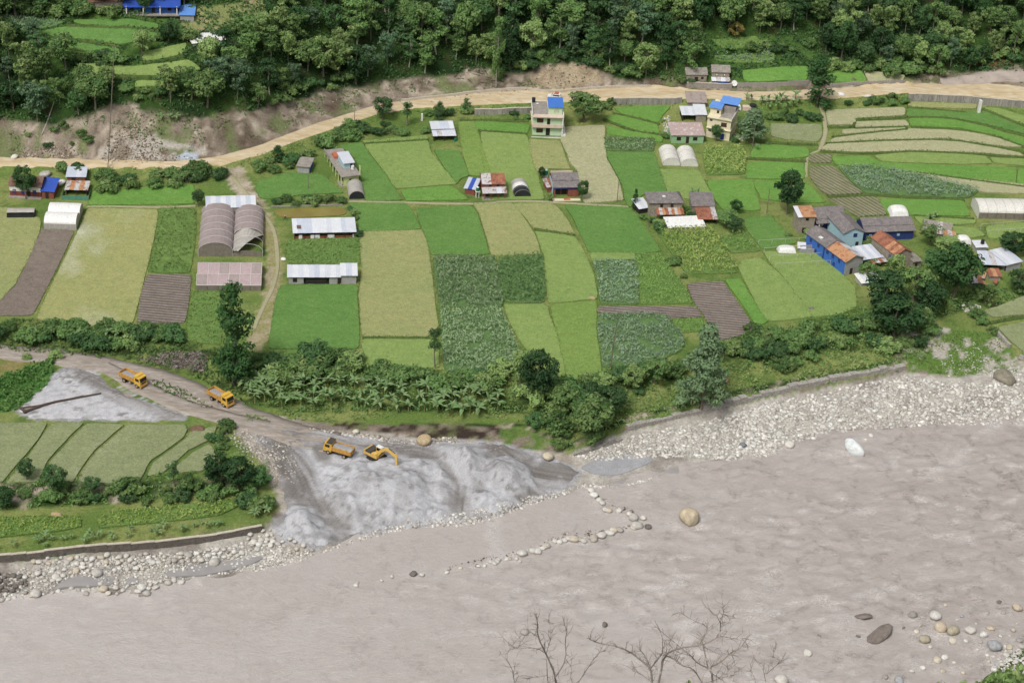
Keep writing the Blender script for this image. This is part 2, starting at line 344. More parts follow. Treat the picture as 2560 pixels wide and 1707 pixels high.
n4 = fbm(XX / 1.3, YY / 1.6, 3, 9)[..., None]; soil = lerp(soil, A('#6a5b4d'), ss(n4, .6, .72) * .8); soil = lerp(soil, A('#7d8a58'), ss(fbm(XX / 6, YY / 6, 4, 19)[..., None], .57, .66) * .8)
gravel = lerp(A('#c2bbb1'), A('#ded8cd'), ss(n2, .35, .65)); gravel = lerp(gravel, A('#a59d94'), ss(n1, .55, .75))
sand = lerp(A('#b5b4b6'), A('#cac9cd'), ss(n2, .35, .6)); sand = lerp(sand, A('#a39f9c'), ss(n1, .5, .7))
dirt = lerp(A('#b5aa9d'), A('#d0c6b9'), ss(n2, .35, .65)); dirt = lerp(dirt, A('#9c9084'), ss(n1, .5, .7))
floor_ = lerp(A('#2c4424'), A('#47632f'), ss(n1, .35, .65)); floor_ = lerp(floor_, A('#5a4a38'), ss(n2, .6, .75) * .6)
wet = lerp(A('#7d746c'), A('#958c85'), ss(n2, .3, .7))
Zn = ZONE[..., None]
GC = lerp(wet, gravel, ss(Zn, 3.95, 4.1))
GC = lerp(GC, lerp(soil, grass, ss(n2, .4, .55)), ss(Zn, 5.0, 5.15))
GC = lerp(GC, grass, ss(Zn, 5.9, 6.1)); GC = lerp(GC, lerp(floor_, soil, ss(n2, .5, .62)), ss(Zn, 7, 7.1) * (1 - ss(Zn, 8, 8.1)))
GC = lerp(GC, lerp(grass, floor_, ss(n2, .4, .6)), ss(Zn, 9.8, 10.1) * (1 - ss(Zn, 10.95, 11.1)))
GC = lerp(GC, grass, ss(Zn, 11, 11.1)); GC = lerp(GC, soil, ss(Zn, 15.7, 16.0)); GC = lerp(GC, floor_, ss(Zn, 17 + (n1 - .5) * .5, 17.12 + (n1 - .5) * .5))
GC = lerp(GC, lerp(floor_, grass, .3), ss(Zn, 0, .0) * (Zn < 2.2))
def paint(D, col, soft=None):
    m = inpoly(PXX + (n2[..., 0] - .5) * 16, PYY + (n2[..., 0] - .5) * 9, np.array(D))
    GC[m] = np.broadcast_to(col, GC.shape)[m]
WORK = ZP(9, [(1880, 880), (2040, 850), (2350, 860)]) + ZP(10, [(150, 790), (700, 880), (1500, 960), (2060, 1000), (2330, 1090)]) + [(1310, 1045), (1345, 1075), (1300, 1140), (1150, 1185), (1000, 1212), (830, 1235), (700, 1290), (640, 1230), (640, 1140), (600, 1060), (540, 990)]
paint(WORK, dirt)
paint(ZP(10, [(500, 940), (1400, 1000), (2100, 1020), (2350, 1080)]) + [(1340, 1080), (1290, 1142), (1100, 1195), (830, 1240), (740, 1255), (690, 1200), (740, 1100), (700, 1010)], lerp(sand, A('#a09b97'), ss(n1, .4, .6)))
GC[SAND > 0.25] = lerp(sand, A('#cfcfd4'), ss(n2, .45, .65))[SAND > 0.25]
paint(ZP(10, [(700, 870), (1800, 880), (2150, 900), (2060, 1000), (1500, 990), (900, 930)]), lerp(soil, A('#4c4038'), ss(n2, .4, .6)))
paint(ZP(9, [(130, 760), (230, 650), (420, 480), (560, 350), (740, 370), (1000, 560), (1260, 680), (1560, 790), (1600, 840), (900, 850), (250, 835)]), lerp(sand, A('#d6d5d9'), ss(n2, .4, .6)))
paint(ZP(9, [(640, 430), (900, 480), (1050, 600), (1300, 720), (900, 720), (860, 640), (700, 560)]), lerp(dirt, grass, ss(n2, .45, .55)))
paint(ZP(9, [(560, 540), (640, 540), (660, 590), (590, 600)]), A('#8c9a5c'))
paint(ZP(9, [(0, 320), (300, 370), (200, 420), (0, 480)]), lerp(A('#a99a6a'), A('#8b8f50'), ss(n2, .4, .6)))
paint(ZP(9, [(-200, 490), (0, 480), (420, 330), (450, 430), (400, 540), (130, 760), (-200, 790)]), lerp(A('#4e7d3c'), A('#69944c'), ss(n2, .4, .6)))
paint(ZP(9, [(1130, 300), (1680, 260), (1740, 300), (1720, 430), (1300, 370)]), lerp(A('#6b625a'), A('#8d857c'), ss(n2, .4, .6)))
paint([(505, 385), (560, 385), (575, 420), (620, 480), (560, 470), (530, 430)], lerp(A('#cfc2b0'), A('#a8a07c'), ss(n2, .45, .65)))
paint([(560, 470), (625, 490), (650, 600), (640, 720), (600, 815), (560, 800), (600, 700), (615, 580)], lerp(A('#a9a572'), A('#c0b494'), ss(n2, .45, .62)))
paint(ZP(12, [(1250, 150), (1600, 60), (2100, 100), (2350, 380), (2350, 430), (1700, 470), (1380, 400)]), lerp(A('#6f8f45'), lerp(A('#b9ad9c'), A('#d8d2c8'), n2), ss(n2 + (n1 - .5) * .8, .52, .6)))
paint(ZP(12, [(1100, 0), (1550, -200), (1600, 0), (1300, 150), (1350, 380), (1230, 330)]), lerp(A('#8f8578'), A('#7a8a52'), ss(n2, .5, .6)))
# cut bank behind the road: bare earth, with the slipped pale rubble and the mound by the road
paint([(-60, 360), (-60, 300), (60, 305), (150, 315), (215, 290), (235, 255), (300, 235), (340, 262), (345, 290), (480, 270), (620, 262), (720, 240), (850, 225), (1000, 190), (1100, 150), (1160, 180), (1240, 190), (1270, 150), (1330, 145), (1390, 185), (1480, 190), (1640, 195), (1640, 206), (1100, 216), (870, 245), (700, 300), (520, 360), (250, 370)], soil)
paint([(230, 350), (260, 320), (330, 300), (400, 330), (500, 345), (440, 368), (250, 366)], lerp(soil, A('#cdc6bb'), ss(n2, .42, .6)))
paint(ZP(1, [(1450, 1330), (1560, 1280), (1660, 1290), (1650, 1340), (1560, 1365)]), A('#c9d3df'))
paint(ZP(3, [(250, 660), (480, 560), (720, 520), (860, 600), (900, 690), (600, 740), (250, 740)]), lerp(A('#a8957d'), A('#c2b294'), ss(n2, .4, .6)))
paint(ZP(4, [(1400, 680), (1800, 620), (2350, 540), (2350, 660), (1900, 690), (1700, 720)]), lerp(A('#a39284'), A('#7b7a5c'), ss(n2, .45, .6)))
paint(ZP(4, [(2050, 560), (2100, 440), (2200, 430), (2250, 520), (2150, 570)]), A('#7a5a3f'))
# meadow and yards round the upper house
paint(ZP(1, [(1500, 230), (1650, 60), (2250, 0), (2250, 220), (2100, 240), (1550, 240)]), lerp(A('#98a066'), A('#b8ab84'), ss(n2, .5, .65)))
paint(ZP(1, [(1050, 80), (1500, 130), (1490, 150), (1060, 110)]), A('#b4a48c'))
paint(ZP(1, [(1500, 240), (2150, 240), (2140, 262), (1500, 262)]), A('#b9ab86'))
paint(ZP(1, [(280, 120), (1500, 130), (1600, 400), (1400, 780), (700, 700), (300, 450)]), lerp(floor_, A('#5f7f3c'), ss(n2, .4, .6)))
paint(ZP(4, [(-400, 300), (600, 300), (620, 560), (540, 690), (-420, 690)]), lerp(floor_, A('#5b7c3c'), ss(n2, .4, .6)))
t = NT('earth'); v = t.geo(); ca = t.n('VertexColor', layer_name='Col').outputs[0]
nz = t.noise(v, 1.6, 6, 0.7); nf = t.noise(v, 5.5, 3, 0.7)
c = t.mix(1.0, ca, t.ramp(nz, [(0.25, 0.62), (0.75, 1.35)]), 'MULTIPLY'); c = t.mix(1.0, c, t.ramp(nf, [(0.2, 0.75), (0.8, 1.22)]), 'MULTIPLY')
t.bump(t.math('ADD', nz, nf), 0.7, 0.4); EARTH = t.done(c, 0.95, 0.1)
nx_, ny_ = len(gx), len(gy)
idx = np.arange(nx_ * ny_).reshape(ny_, nx_)
Q = np.stack([idx[:-1, :-1], idx[:-1, 1:], idx[1:, 1:], idx[1:, :-1]], -1).reshape(-1, 4)
zc = ((ZONE[:-1, :-1] + ZONE[1:, 1:]) / 2).ravel()
ALLV = np.stack([XX, YY, HG], -1).reshape(-1, 3); ALLC = GC.reshape(-1, 3)
for nm, lo, hi in (('gravel_shore', -9, 5.0), ('ground', 5.0, 16.0), ('hillside', 16.0, 99)):
    q = Q[(zc >= lo) & (zc < hi)]; u, inv = np.unique(q, return_inverse=True)
    me = mesh_from(nm, ALLV[u], inv.reshape(q.shape), True); setcol(me, ALLC[u])
    obj(nm, me, EARTH, kind='structure', label={'gravel_shore': 'pale stony shore between the muddy river and the fields', 'ground': 'flat valley floor with grassy field borders', 'hillside': 'forested hillside with bare cut bank above the road'}[nm])
# near hillside under the camera and ground outside the picture
x_ = np.arange(-420, 421, 6.0); y_ = np.concatenate([np.arange(-80, 266, 6.0), [GY0 + 1.5]])
X2, Y2 = np.meshgrid(x_, y_); y0 = np.interp(X2, gx, _YI[0])
Z2 = np.minimum(np.interp(Y2, [-80, 0, 60, 150, 240, 266, 300], [196, 182, 148, 88, 21, 1.5, -6]), 240) + (fbm(X2 / 20, Y2 / 20, 3) - .5) * 2 - 3.0
Z2 -= 4.0; Z2[-1] = np.minimum(Z2[-1], hfun(X2[-1], Y2[-1]) - 0.4)
ii = np.arange(X2.size).reshape(X2.shape); q = np.stack([ii[:-1, :-1], ii[:-1, 1:], ii[1:, 1:], ii[1:, :-1]], -1).reshape(-1, 4)
NEAR = lambda x, y: np.interp(y, [-80, 0, 60, 150, 240, 266, 300], [196, 182, 148, 88, 21, 1.5, -6]) - 3.0
me = mesh_from('near_hill', np.stack([X2, Y2, Z2], -1).reshape(-1, 3), q, True); setcol(me, np.tile(A('#3f5a2c'), (X2.size, 1)))
obj('near_hill', me, EARTH, kind='structure', label='steep grassy slope on the near side of the river')
for sx in (-1, 1):
    xs = np.array([GX0 - 700, GX0 - 300, GX0 - 60, GX0 + 1.0]) if sx < 0 else np.array([GX1 - 1.0, GX1 + 60, GX1 + 300, GX1 + 700])
    X3, Y3 = np.meshgrid(xs, gy[::3]); Z3 = hfun(np.clip(X3, GX0, GX1), Y3) - 0.15
    ii = np.arange(X3.size).reshape(X3.shape); q = np.stack([ii[:-1, :-1], ii[:-1, 1:], ii[1:, 1:], ii[1:, :-1]], -1).reshape(-1, 4)
    me = mesh_from('valley_land', np.stack([X3, Y3, Z3], -1).reshape(-1, 3), q, True); setcol(me, np.tile(A('#5c7a3c'), (X3.size, 1)))
    obj('valley_land', me, EARTH, kind='structure', label='grassy valley land going on ' + ('downstream' if sx < 0 else 'upstream') + ' beyond the fields')
X3, Y3 = np.meshgrid(np.linspace(-1500, 1500, 40), np.linspace(715, 1400, 24)); Z3 = 86 + (Y3 - 715) * .42 + (fbm(X3 / 160, Y3 / 160, 3) - .5) * 60 - 4
ii = np.arange(X3.size).reshape(X3.shape); q = np.stack([ii[:-1, :-1], ii[:-1, 1:], ii[1:, 1:], ii[1:, :-1]], -1).reshape(-1, 4)
me = mesh_from('upper_hill', np.stack([X3, Y3, Z3], -1).reshape(-1, 3), q, True); setcol(me, np.tile(A('#2f4a28'), (X3.size, 1)))
obj('upper_hill', me, EARTH, kind='structure', label='green upper mountainside behind the forest')

# ------------------------------------------------------------------ river
fa, fb = at(2352, 1150, WATER_Z), at(0, 1450, WATER_Z)
FLOW = math.atan2(fb[1] - fa[1], fb[0] - fa[0])
ux, uy = math.cos(FLOW), math.sin(FLOW)
xs = np.arange(-700, 701, 0.8) if False else np.concatenate([np.arange(-700, -200, 25), np.arange(-200, 200, 0.75), np.arange(200, 701, 25)])
ys = np.arange(262, 470, 0.75)
X4, Y4 = np.meshgrid(xs, ys)
s_ = (X4 * ux + Y4 * uy); n_ = (-X4 * uy + Y4 * ux)
warp = (fbm(s_ / 16, n_ / 12, 3, 3) - .5) * 12
w1 = 1 - np.abs(2 * fbm((s_ + warp * .4) / 6.5, (n_ + warp) / 3.4, 4, 11) - 1); w2 = fbm((s_ + warp) / 2.6, (n_ - warp) / 1.7, 3, 14)
rapid = (0.35 + 0.65 * ss(fbm(s_ / 45, n_ / 26, 2, 21), .3, .65)) * (.35 + .65 * ss(X4, -90, 10))
calm = ss(edge_dist(X4, Y4, gps([(830, 1228), (1240, 1155), (1345, 1118), (1480, 1215), (1200, 1280), (850, 1345), (700, 1300)])), 0, 6)
calm = np.where(inpoly(X4, Y4, gps([(830, 1228), (1240, 1155), (1345, 1118), (1480, 1215), (1200, 1280), (850, 1345), (700, 1300)])), 0.12, np.maximum(calm, .12))
Z4 = WATER_Z + (ss(w1, .6, 1.0) ** 2 * 0.42 + (w2 - .5) * 0.42) * rapid * calm
hh = hfun(X4, Y4); keep = (hh < -6.6) | (np.abs(X4) > 229)
ii = np.arange(X4.size).reshape(X4.shape); q = np.stack([ii[:-1, :-1], ii[:-1, 1:], ii[1:, 1:], ii[1:, :-1]], -1).reshape(-1, 4)
q = q[keep.ravel()[q].any(1)]; u, inv = np.unique(q, return_inverse=True)
me = mesh_from('river', np.stack([X4, Y4, Z4], -1).reshape(-1, 3)[u], inv.reshape(q.shape), True)
foam = (ss(fbm(s_ / 4, n_ / 2.2, 4, 41), .6, .72) * rapid * calm).ravel()[u]; RIV_XY = np.stack([X4, Y4], -1).reshape(-1, 2)[u]
RIV_ME, RIV_FOAM = me, foam
t = NT('muddy_water'); v = t.geo(); st = (1, 1.7, 1)
big = t.noise(v, 0.03, 3, 0.5, 1.0, st, -FLOW); mid = t.noise(v, 0.3, 4, 0.6, 2.2, st, -FLOW); fin = t.noise(v, 1.1, 4, 0.65, 1.6, (1, 1.8, 1), -FLOW)
sep = t.n('SeparateXYZ'); t.l(v, sep.inputs[0]); down = t.n('MapRange', i_1=-120.0, i_2=110.0); t.l(sep.outputs[0], down.inputs[0])
c = t.mix(down.outputs[0], A('#dcd3cf'), A('#c0b6af')); c = t.mix(.25, c, t.ramp(big, [(0.3, A('#b6aaa2')), (0.7, A('#d6cecb'))])); c = t.mix(0.22, c, t.ramp(mid, [(0.3, A('#a99d95')), (0.65, A('#d8d1cd'))]))
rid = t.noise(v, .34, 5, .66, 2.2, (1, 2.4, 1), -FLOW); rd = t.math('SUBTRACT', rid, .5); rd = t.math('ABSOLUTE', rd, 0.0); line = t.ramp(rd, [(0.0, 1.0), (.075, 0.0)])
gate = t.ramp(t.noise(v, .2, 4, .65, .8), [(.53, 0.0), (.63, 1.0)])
c = t.mix(t.math('MULTIPLY', t.math('MULTIPLY', t.math('MULTIPLY', line, gate), down.outputs[0]), .75), c, A('#7f746b'))  # dark streaks: shaded wave faces painted into the water colour
fm = t.n('VertexColor', layer_name='Foam').outputs[0]; foamn = t.noise(v, 1.5, 5, .7, 1.8, (1, 1.9, 1), -FLOW)
c = t.mix(t.math('MULTIPLY', t.ramp(foamn, [(0.49, 0.0), (0.56, 0.95)]), fm), c, A('#ece6e1'))
h = t.math('ADD', t.math('MULTIPLY', mid, 1.0), t.math('MULTIPLY', fin, 0.7)); h = t.math('SUBTRACT', h, t.math('MULTIPLY', line, .35)); t.bump(h, 0.45, 0.45)
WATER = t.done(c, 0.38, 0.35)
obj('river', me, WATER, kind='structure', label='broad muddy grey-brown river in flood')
# still pools and wet sand on the shore
t = NT('still_water'); v = t.geo(); nn = t.noise(v, .25, 3, .5)
POOL = t.done(t.ramp(nn, [(.3, A('#a09d9b')), (.7, A('#b4afac'))]), 0.3, 0.4)
t = NT('fish_pond'); v = t.geo(); nn = t.noise(v, .2, 3, .5); PONDM = t.done(t.ramp(nn, [(.3, A('#8a7c40')), (.7, A('#9b9050'))]), 0.25, 0.4)
WETSAND = mottled('wet_sand', A('#a3a3a6'), A('#b9b9bc'), .3, 0.5, fine=3)
def pool(name, D, mat, label, lift=0.12, level=True):
    P = smooth_poly(gps(D), 2); zz = float(np.median(P[:, 2])) + lift
    V, F = grid_patch(P, 1.2, (lambda x, y: np.full(np.shape(x), zz)) if level else (lambda x, y: hfun(x, y) + lift))
    return obj(name, mesh_from(name, V, F, True), mat, kind='structure', label=label)
pool('pool_water', ZP(11, [(1000, 1330), (1220, 1255), (1400, 1175), (1650, 1155), (1960, 1185), (1700, 1262), (1350, 1350), (1180, 1390), (980, 1420), (900, 1380)]), POOL, 'still grey backwater at the edge of the pale gravel bar', 0.15)
pool('sand_beach', ZP(11, [(760, 1210), (900, 1150), (1150, 1125), (1320, 1160), (1300, 1200), (1150, 1260), (1000, 1310), (830, 1300), (700, 1240)]), WETSAND, 'smooth wet grey sand beside the backwater', 0.15, False)
for k, D in enumerate([[(540, 700), (760, 640), (900, 660), (980, 720), (900, 760), (560, 790), (440, 810)], [(1060, 700), (1160, 680), (1150, 740), (1060, 750)], [(1380, 640), (1480, 590), (1800, 570), (2160, 510), (2250, 500), (2100, 590), (1700, 680), (1540, 680), (1420, 690)]]):
    pool('pool_water', ZP(13, D), POOL, ['shallow grey pool among the heaped stones on the shore', 'small puddle between the stones of the shore', 'long shallow pool behind the stones near the sand heap'][k], 0.25)
# ------------------------------------------------------------------ roads and tracks
t = NT('road_mud'); v = t.geo(); a = t.noise(v, .12, 5, .6, 1.5, (1, 3, 1), 0.1); b = t.noise(v, .8, 4, .7, .5, (.5, 2, 1), .1)
c = t.ramp(a, [(.3, A('#c8b189')), (.5, A('#dac6a2')), (.74, A('#e9dec6'))]); c = t.mix(.5, c, t.mix(1.0, c, t.ramp(b, [(.25, .68), (.75, 1.25)]), 'MULTIPLY'))
t.bump(b, .4, .2); ROAD = t.done(c, .8, .2)
t = NT('track_mud'); v = t.geo(); a = t.noise(v, .25, 5, .6, 1.0, (1, 4, 1), .5); b = t.noise(v, 1.6, 4, .7, .5, (.6, 3, 1), .5)
c = t.ramp(a, [(.3, A('#9a8e83')), (.5, A('#aea398')), (.72, A('#c8beb4'))]); c = t.mix(.6, c, t.mix(1.0, c, t.ramp(b, [(.25, .62), (.75, 1.3)]), 'MULTIPLY'))
t.bump(b, .5, .25); TRACK = t.done(c, .85, .15)
us = np.linspace(-225, 225, 451); yg, yh = curve_y('G', us), curve_y('H', us); rows = 9
V = []; 
for k in range(rows):
    f = k / (rows - 1); y = yg + (yh - yg) * f; jig = (vnoise(us / 3, us * 0 + k) - .5) * (.5 if k in (0, rows - 1) else .1); y = y + jig
    V.append(np.stack([us, y, hfun(us, y) + 0.18 - .25 * (k in (0, rows - 1))], 1))
V = np.concatenate(V); n = len(us)
F = np.array([(a * n + i, a * n + i + 1, (a + 1) * n + i + 1, (a + 1) * n + i) for a in range(rows - 1) for i in range(n - 1)])
obj('road', mesh_from('road', V, F, True), ROAD, kind='structure', label='unpaved tan road along the foot of the hillside')
def track(name, D, w, mat, label, crown=.0, zoff=.12, wob=.35):
    V, F = ribbon(smooth_line(gps(D)), w, zoff, 1.0, crown, 5, wob)
    return obj(name, mesh_from(name, V, F, True), mat, kind='structure', label=label)
track('dirt_track', [(-70, 805), (60, 812), (150, 822), (240, 838), (330, 858), (410, 885), (480, 918), (540, 948), (620, 978), (700, 1003), (770, 1022)], [6, 6.5, 6.5, 7, 8, 9, 9], TRACK, 'rutted muddy track that the yellow trucks drive along')
track('dirt_track', [(235, 840), (300, 876), (370, 912), (450, 943), (540, 965), (610, 985)], [4.5, 5, 5, 6], TRACK, 'side branch of the muddy track beside the white sand patch', zoff=.16)
track('side_road', ZP(4, [(1650, 700), (1800, 690), (2000, 655), (2350, 640), (2600, 620)]), [4, 4.5, 5], mottled('grey_road', A('#a89c92'), A('#c2b6aa'), .3, .85), 'grey side road climbing off the tan road', zoff=.25)
PATHM = mottled('footpath', A('#b9ae92'), A('#a9ab82'), .5, .95, fine=4)
for D, w, lb in [(ZP(6, [(830, 348), (1100, 352), (1330, 358), (1860, 372), (2080, 358)]), .9, 'narrow trodden footpath between the fields below the black tunnel'),
                 (ZP(7, [(0, 352), (250, 345), (460, 352), (700, 370), (1000, 385), (1110, 395)]), .9, 'pale footpath passing in front of the red and slate houses'),
                 (ZP(4, [(640, 860), (670, 960), (690, 1080), (670, 1180), (640, 1260)]), 1.3, 'pale stony path down the edge of the tan terraces'),
                 (ZP(4, [(640, 1262), (560, 1290), (525, 1340), (520, 1490)]), .8, 'thin pale path beside the green field under the terraces'),
                 (ZP(5, [(1880, 60), (2000, 200), (2120, 330), (2230, 470), (2310, 600), (2330, 780), (2330, 930), (2290, 1080), (2200, 1250), (2130, 1420)]), 1.0, 'sandy cart path running past the large arched greenhouse'),
                 (ZP(5, [(735, 392), (900, 388), (1330, 400), (1640, 385)]), .8, 'pale path along the top of the yellowish rice field')]:
    track('footpath', D, w, PATHM, lb, zoff=.1)

# ------------------------------------------------------------------ dug sand: finer ground with heaps, bucket cuts and tyre marks
def sgrid(G, x, y):
    x = np.clip(x - GX0, 0, len(gx) - 1.001); y = np.clip(y - GY0, 0, len(gy) - 1.001); i = x.astype(int); j = y.astype(int); fx = x - i; fy = y - j
    return (G[j, i] * (1 - fx) + G[j, i + 1] * fx) * (1 - fy) + (G[j + 1, i] * (1 - fx) + G[j + 1, i + 1] * fx) * fy
def along(x, y, L):
    L = np.asarray(L)[:, :2]; d = np.full(x.shape, 1e9); s0 = np.zeros(x.shape); sg = np.zeros(x.shape); acc = 0.0
    for a, b in zip(L[:-1], L[1:]):
        ab = b - a; ll = np.hypot(*ab); t_ = np.clip(((x - a[0]) * ab[0] + (y - a[1]) * ab[1]) / (ll * ll + 1e-9), 0, 1); dx, dy = x - a[0] - t_ * ab[0], y - a[1] - t_ * ab[1]; q = np.hypot(dx, dy); k = q < d
        d = np.where(k, q, d); s0 = np.where(k, acc + t_ * ll, s0); sg = np.where(k, np.sign(ab[0] * dy - ab[1] * dx), sg); acc += ll
    return d, s0, sg
TYRES = [[Z(10, *p) for p in q] for q in ([(0, 890), (400, 985), (900, 1065), (1300, 1060), (1700, 1085), (2080, 1060), (2300, 1120)], [(1250, 1060), (1520, 1140), (1700, 1290), (1780, 1450), (1800, 1680)], [(300, 1040), (420, 1250), (500, 1450), (640, 1600), (760, 1690)], [(1900, 1080), (2150, 1250), (2350, 1420), (2450, 1480)], [(150, 960), (250, 1200), (420, 1450)], [(2080, 1060), (2300, 1240), (2500, 1330), (2700, 1340)])]
TYW = [smooth_line(gps(q), 2) for q in TYRES]
def fine_ground(D, step, name_of, pale=0.0, tyres=TYW, amp=.9, lift=.16):
    P = dense(gps(D), 1.0)[:, :2]; P = P + (np.stack([fbm(P[:, 0] / 2, P[:, 1] / 2, 3, 1), fbm(P[:, 0] / 2, P[:, 1] / 2, 3, 2)], 1) - .5) * 2.2
    x0, y0 = P.min(0); x1, y1 = P.max(0); xs_ = np.arange(x0, x1, step); ys_ = np.arange(y0, y1, step); X, Y = np.meshgrid(xs_, ys_); ins = inpoly(X, Y, P); ed = np.clip(edge_dist(X, Y, P) / 1.2, 0, 1)
    S = sgrid(SAND, X, Y); hp = np.clip(S / .7, 0, 1); rg = 1 - np.abs(2 * fbm(X / 2.4, Y / 2.1, 4, 51) - 1); r2 = fbm(X / .9, Y / .9, 3, 53); r3 = fbm(X / 5, Y / 5, 3, 57)
    dz = hp * (rg - .6) * amp * .7 + (r2 - .5) * (.1 + .2 * hp); wetm = np.zeros(X.shape); streak = np.zeros(X.shape)
    for L in tyres:
        d, s0, sg = along(X, Y, L); m = np.clip(1 - d / 4.2, 0, 1) ** .6 * (1 - .75 * hp); st = vnoise(d * sg * 2.3 + (vnoise(s0 / 9, s0 * 0) - .5) * 5, s0 / 7, 7); wetm = np.maximum(wetm, m * (.6 + .4 * r3)); streak = np.where(m > .15, np.maximum(streak, m * ss(st, .5, .75)), streak); dz -= m * ss(st, .5, .8) * .13
    C = lerp(A('#bdbbbc'), A('#dcdce0'), ss(r2 * .5 + rg * .5, .35, .7)[..., None]); C = lerp(C, A('#9a9794'), (ss(r3, .5, .68) * (1 - .6 * hp))[..., None]); C = lerp(C, A('#e2e1e4'), pale * ss(r2, .4, .6)[..., None])
    C = lerp(C, A('#9b9590'), (wetm * .85)[..., None]); C = lerp(C, A('#7b756f'), (streak * .8)[..., None]); C = lerp(C, A('#6f6a66'), (hp * ss(fbm(X / 1.6, Y / 1.2, 3, 61), .66, .74) * .5)[..., None])
    lf = ss(X, -95, -60) if pale == 0 else np.ones(X.shape); C = lerp(lerp(A('#a89c90'), A('#c6bbae'), r2[..., None]), C, np.clip(lf + hp, 0, 1)[..., None])
    Zz = hfun(X, Y) + lift * ed + dz * ed - .25 * (1 - ed); ii_ = np.arange(X.size).reshape(X.shape); q_ = np.stack([ii_[:-1, :-1], ii_[:-1, 1:], ii_[1:, 1:], ii_[1:, :-1]], -1).reshape(-1, 4); ok = ins.ravel()[q_].all(1); q_ = q_[ok]; V_ = np.stack([X, Y, Zz], -1).reshape(-1, 3); Cc = C.reshape(-1, 3); cx = V_[q_].mean(1); sc_ = S.ravel()[q_].mean(1)
    who = name_of(cx, sc_)
    for key, (nm, lb, ct, kd) in who[1].items():
        k_ = who[0] == key
        if not k_.any(): continue
        u_, inv_ = np.unique(q_[k_], return_inverse=True); me_ = mesh_from(nm, V_[u_], inv_.reshape(-1, 4), True); setcol(me_, Cc[u_]); obj(nm, me_, SANDM, label=lb, cat=ct, kind=kd)
t = NT('dug_sand'); v = t.geo(); ca = t.n('VertexColor', layer_name='Col').outputs[0]; nz = t.noise(v, 2.2, 5, .7); nf = t.noise(v, 7, 3, .7)
c = t.mix(1.0, ca, t.ramp(nz, [(.25, .74), (.75, 1.2)]), 'MULTIPLY'); t.bump(t.math('ADD', nz, nf), .7, .3); SANDM = t.done(c, .95, .1)
HC = [at(880, 1130, -6)[:2], at(1090, 1090, -6)[:2], at(700, 1215, -7)[:2]]
def who_work(c, s):
    d = np.stack([np.hypot(c[:, 0] - h[0], c[:, 1] - h[1]) for h in HC], 1); k = d.argmin(1); return np.where(s > .35, k, 9), {0: ('sand_heap', 'broad heap of dug grey sand below the excavator', 'sand heap', None), 1: ('sand_heap', 'twin-topped grey sand heap by the gully', 'sand heap', None), 2: ('sand_heap', 'small rounded sand heap at the end of the river wall', 'sand heap', None), 9: ('work_ground', 'tyre-marked grey sand ground of the quarry', None, 'structure')}
fine_ground(ZP(10, [(-60, 800), (350, 880), (700, 930), (1400, 1010), (2060, 1010), (2330, 1090)]) + [(1340, 1078), (1300, 1135), (1150, 1182), (1000, 1208), (900, 1214), (830, 1230), (760, 1262), (690, 1255), (650, 1225), (650, 1150), (620, 1060), (560, 985)], .42, who_work)
fine_ground(ZP(9, [(140, 760), (235, 650), (430, 480), (560, 360), (700, 380), (900, 500), (1050, 600), (1300, 700), (1600, 800), (1600, 842), (900, 852), (250, 838)]), .5, lambda c, s: (np.zeros(len(c)), {0: ('sand_patch', 'white sand patch spread beside the muddy track', None, 'structure')}), 1.0, [smooth_line(gps(ZP(9, [(700, 420), (900, 560), (1150, 680), (1500, 800)])), 2)], .3)

# ------------------------------------------------------------------ fields
def rice_mat(name, c1, c2, c3, rows=None, pale=0.0):
    if name in MATS: return MATS[name]
    t = NT(name); v = t.geo()
    a = t.noise(v, .045, 4, .55, .8); b = t.noise(v, .28, 5, .65, .6, (1, 2.2, 1), .1); f = t.noise(v, 3.2, 4, .75)
    c = t.ramp(a, [(.3, A(c1)), (.7, A(c2))]); c = t.mix(t.ramp(b, [(.42, 0.0), (.72, .75)]), c, A(c3))
    if pale: c = t.mix(t.ramp(t.noise(v, .03, 3, .5, .6), [(.55, 0.0), (.72, pale)]), c, A('#c9cbb2'))
    pt = t.noise(v, .9, 4, .6, 1.2); c = t.mix(.55, c, t.mix(1.0, c, t.ramp(pt, [(.3, .68), (.7, 1.28)]), 'MULTIPLY'))
    if not rows: c = t.mix(t.ramp(t.noise(v, .12, 5, .7, .8), [(.64, 0.0), (.76, .5)]), c, np.array(A(c3)) * 1.25)
    c = t.mix(.75, c, t.mix(1.0, c, t.ramp(f, [(.25, .5), (.75, 1.5)]), 'MULTIPLY'))
    if rows:
        w = t.n('TexWave', wave_type='BANDS', bands_direction='Y'); mp = t.n('Mapping'); t.l(v, mp.inputs[0]); mp.inputs['Rotation'].default_value = (0, 0, rows[1]); t.l(mp.outputs[0], w.inputs[0])
        w.inputs['Scale'].default_value = rows[0]; w.inputs['Distortion'].default_value = 1.5; w.inputs['Detail'].default_value = 2
        c = t.mix(rows[2], c, t.mix(1.0, c, t.ramp(w.outputs['Fac'], [(.2, .5), (.8, 1.3)]), 'MULTIPLY')); t.bump(w.outputs['Fac'], .8, .3)
    else: t.bump(f, .5, .15)
    return t.done(c, .8, .15)
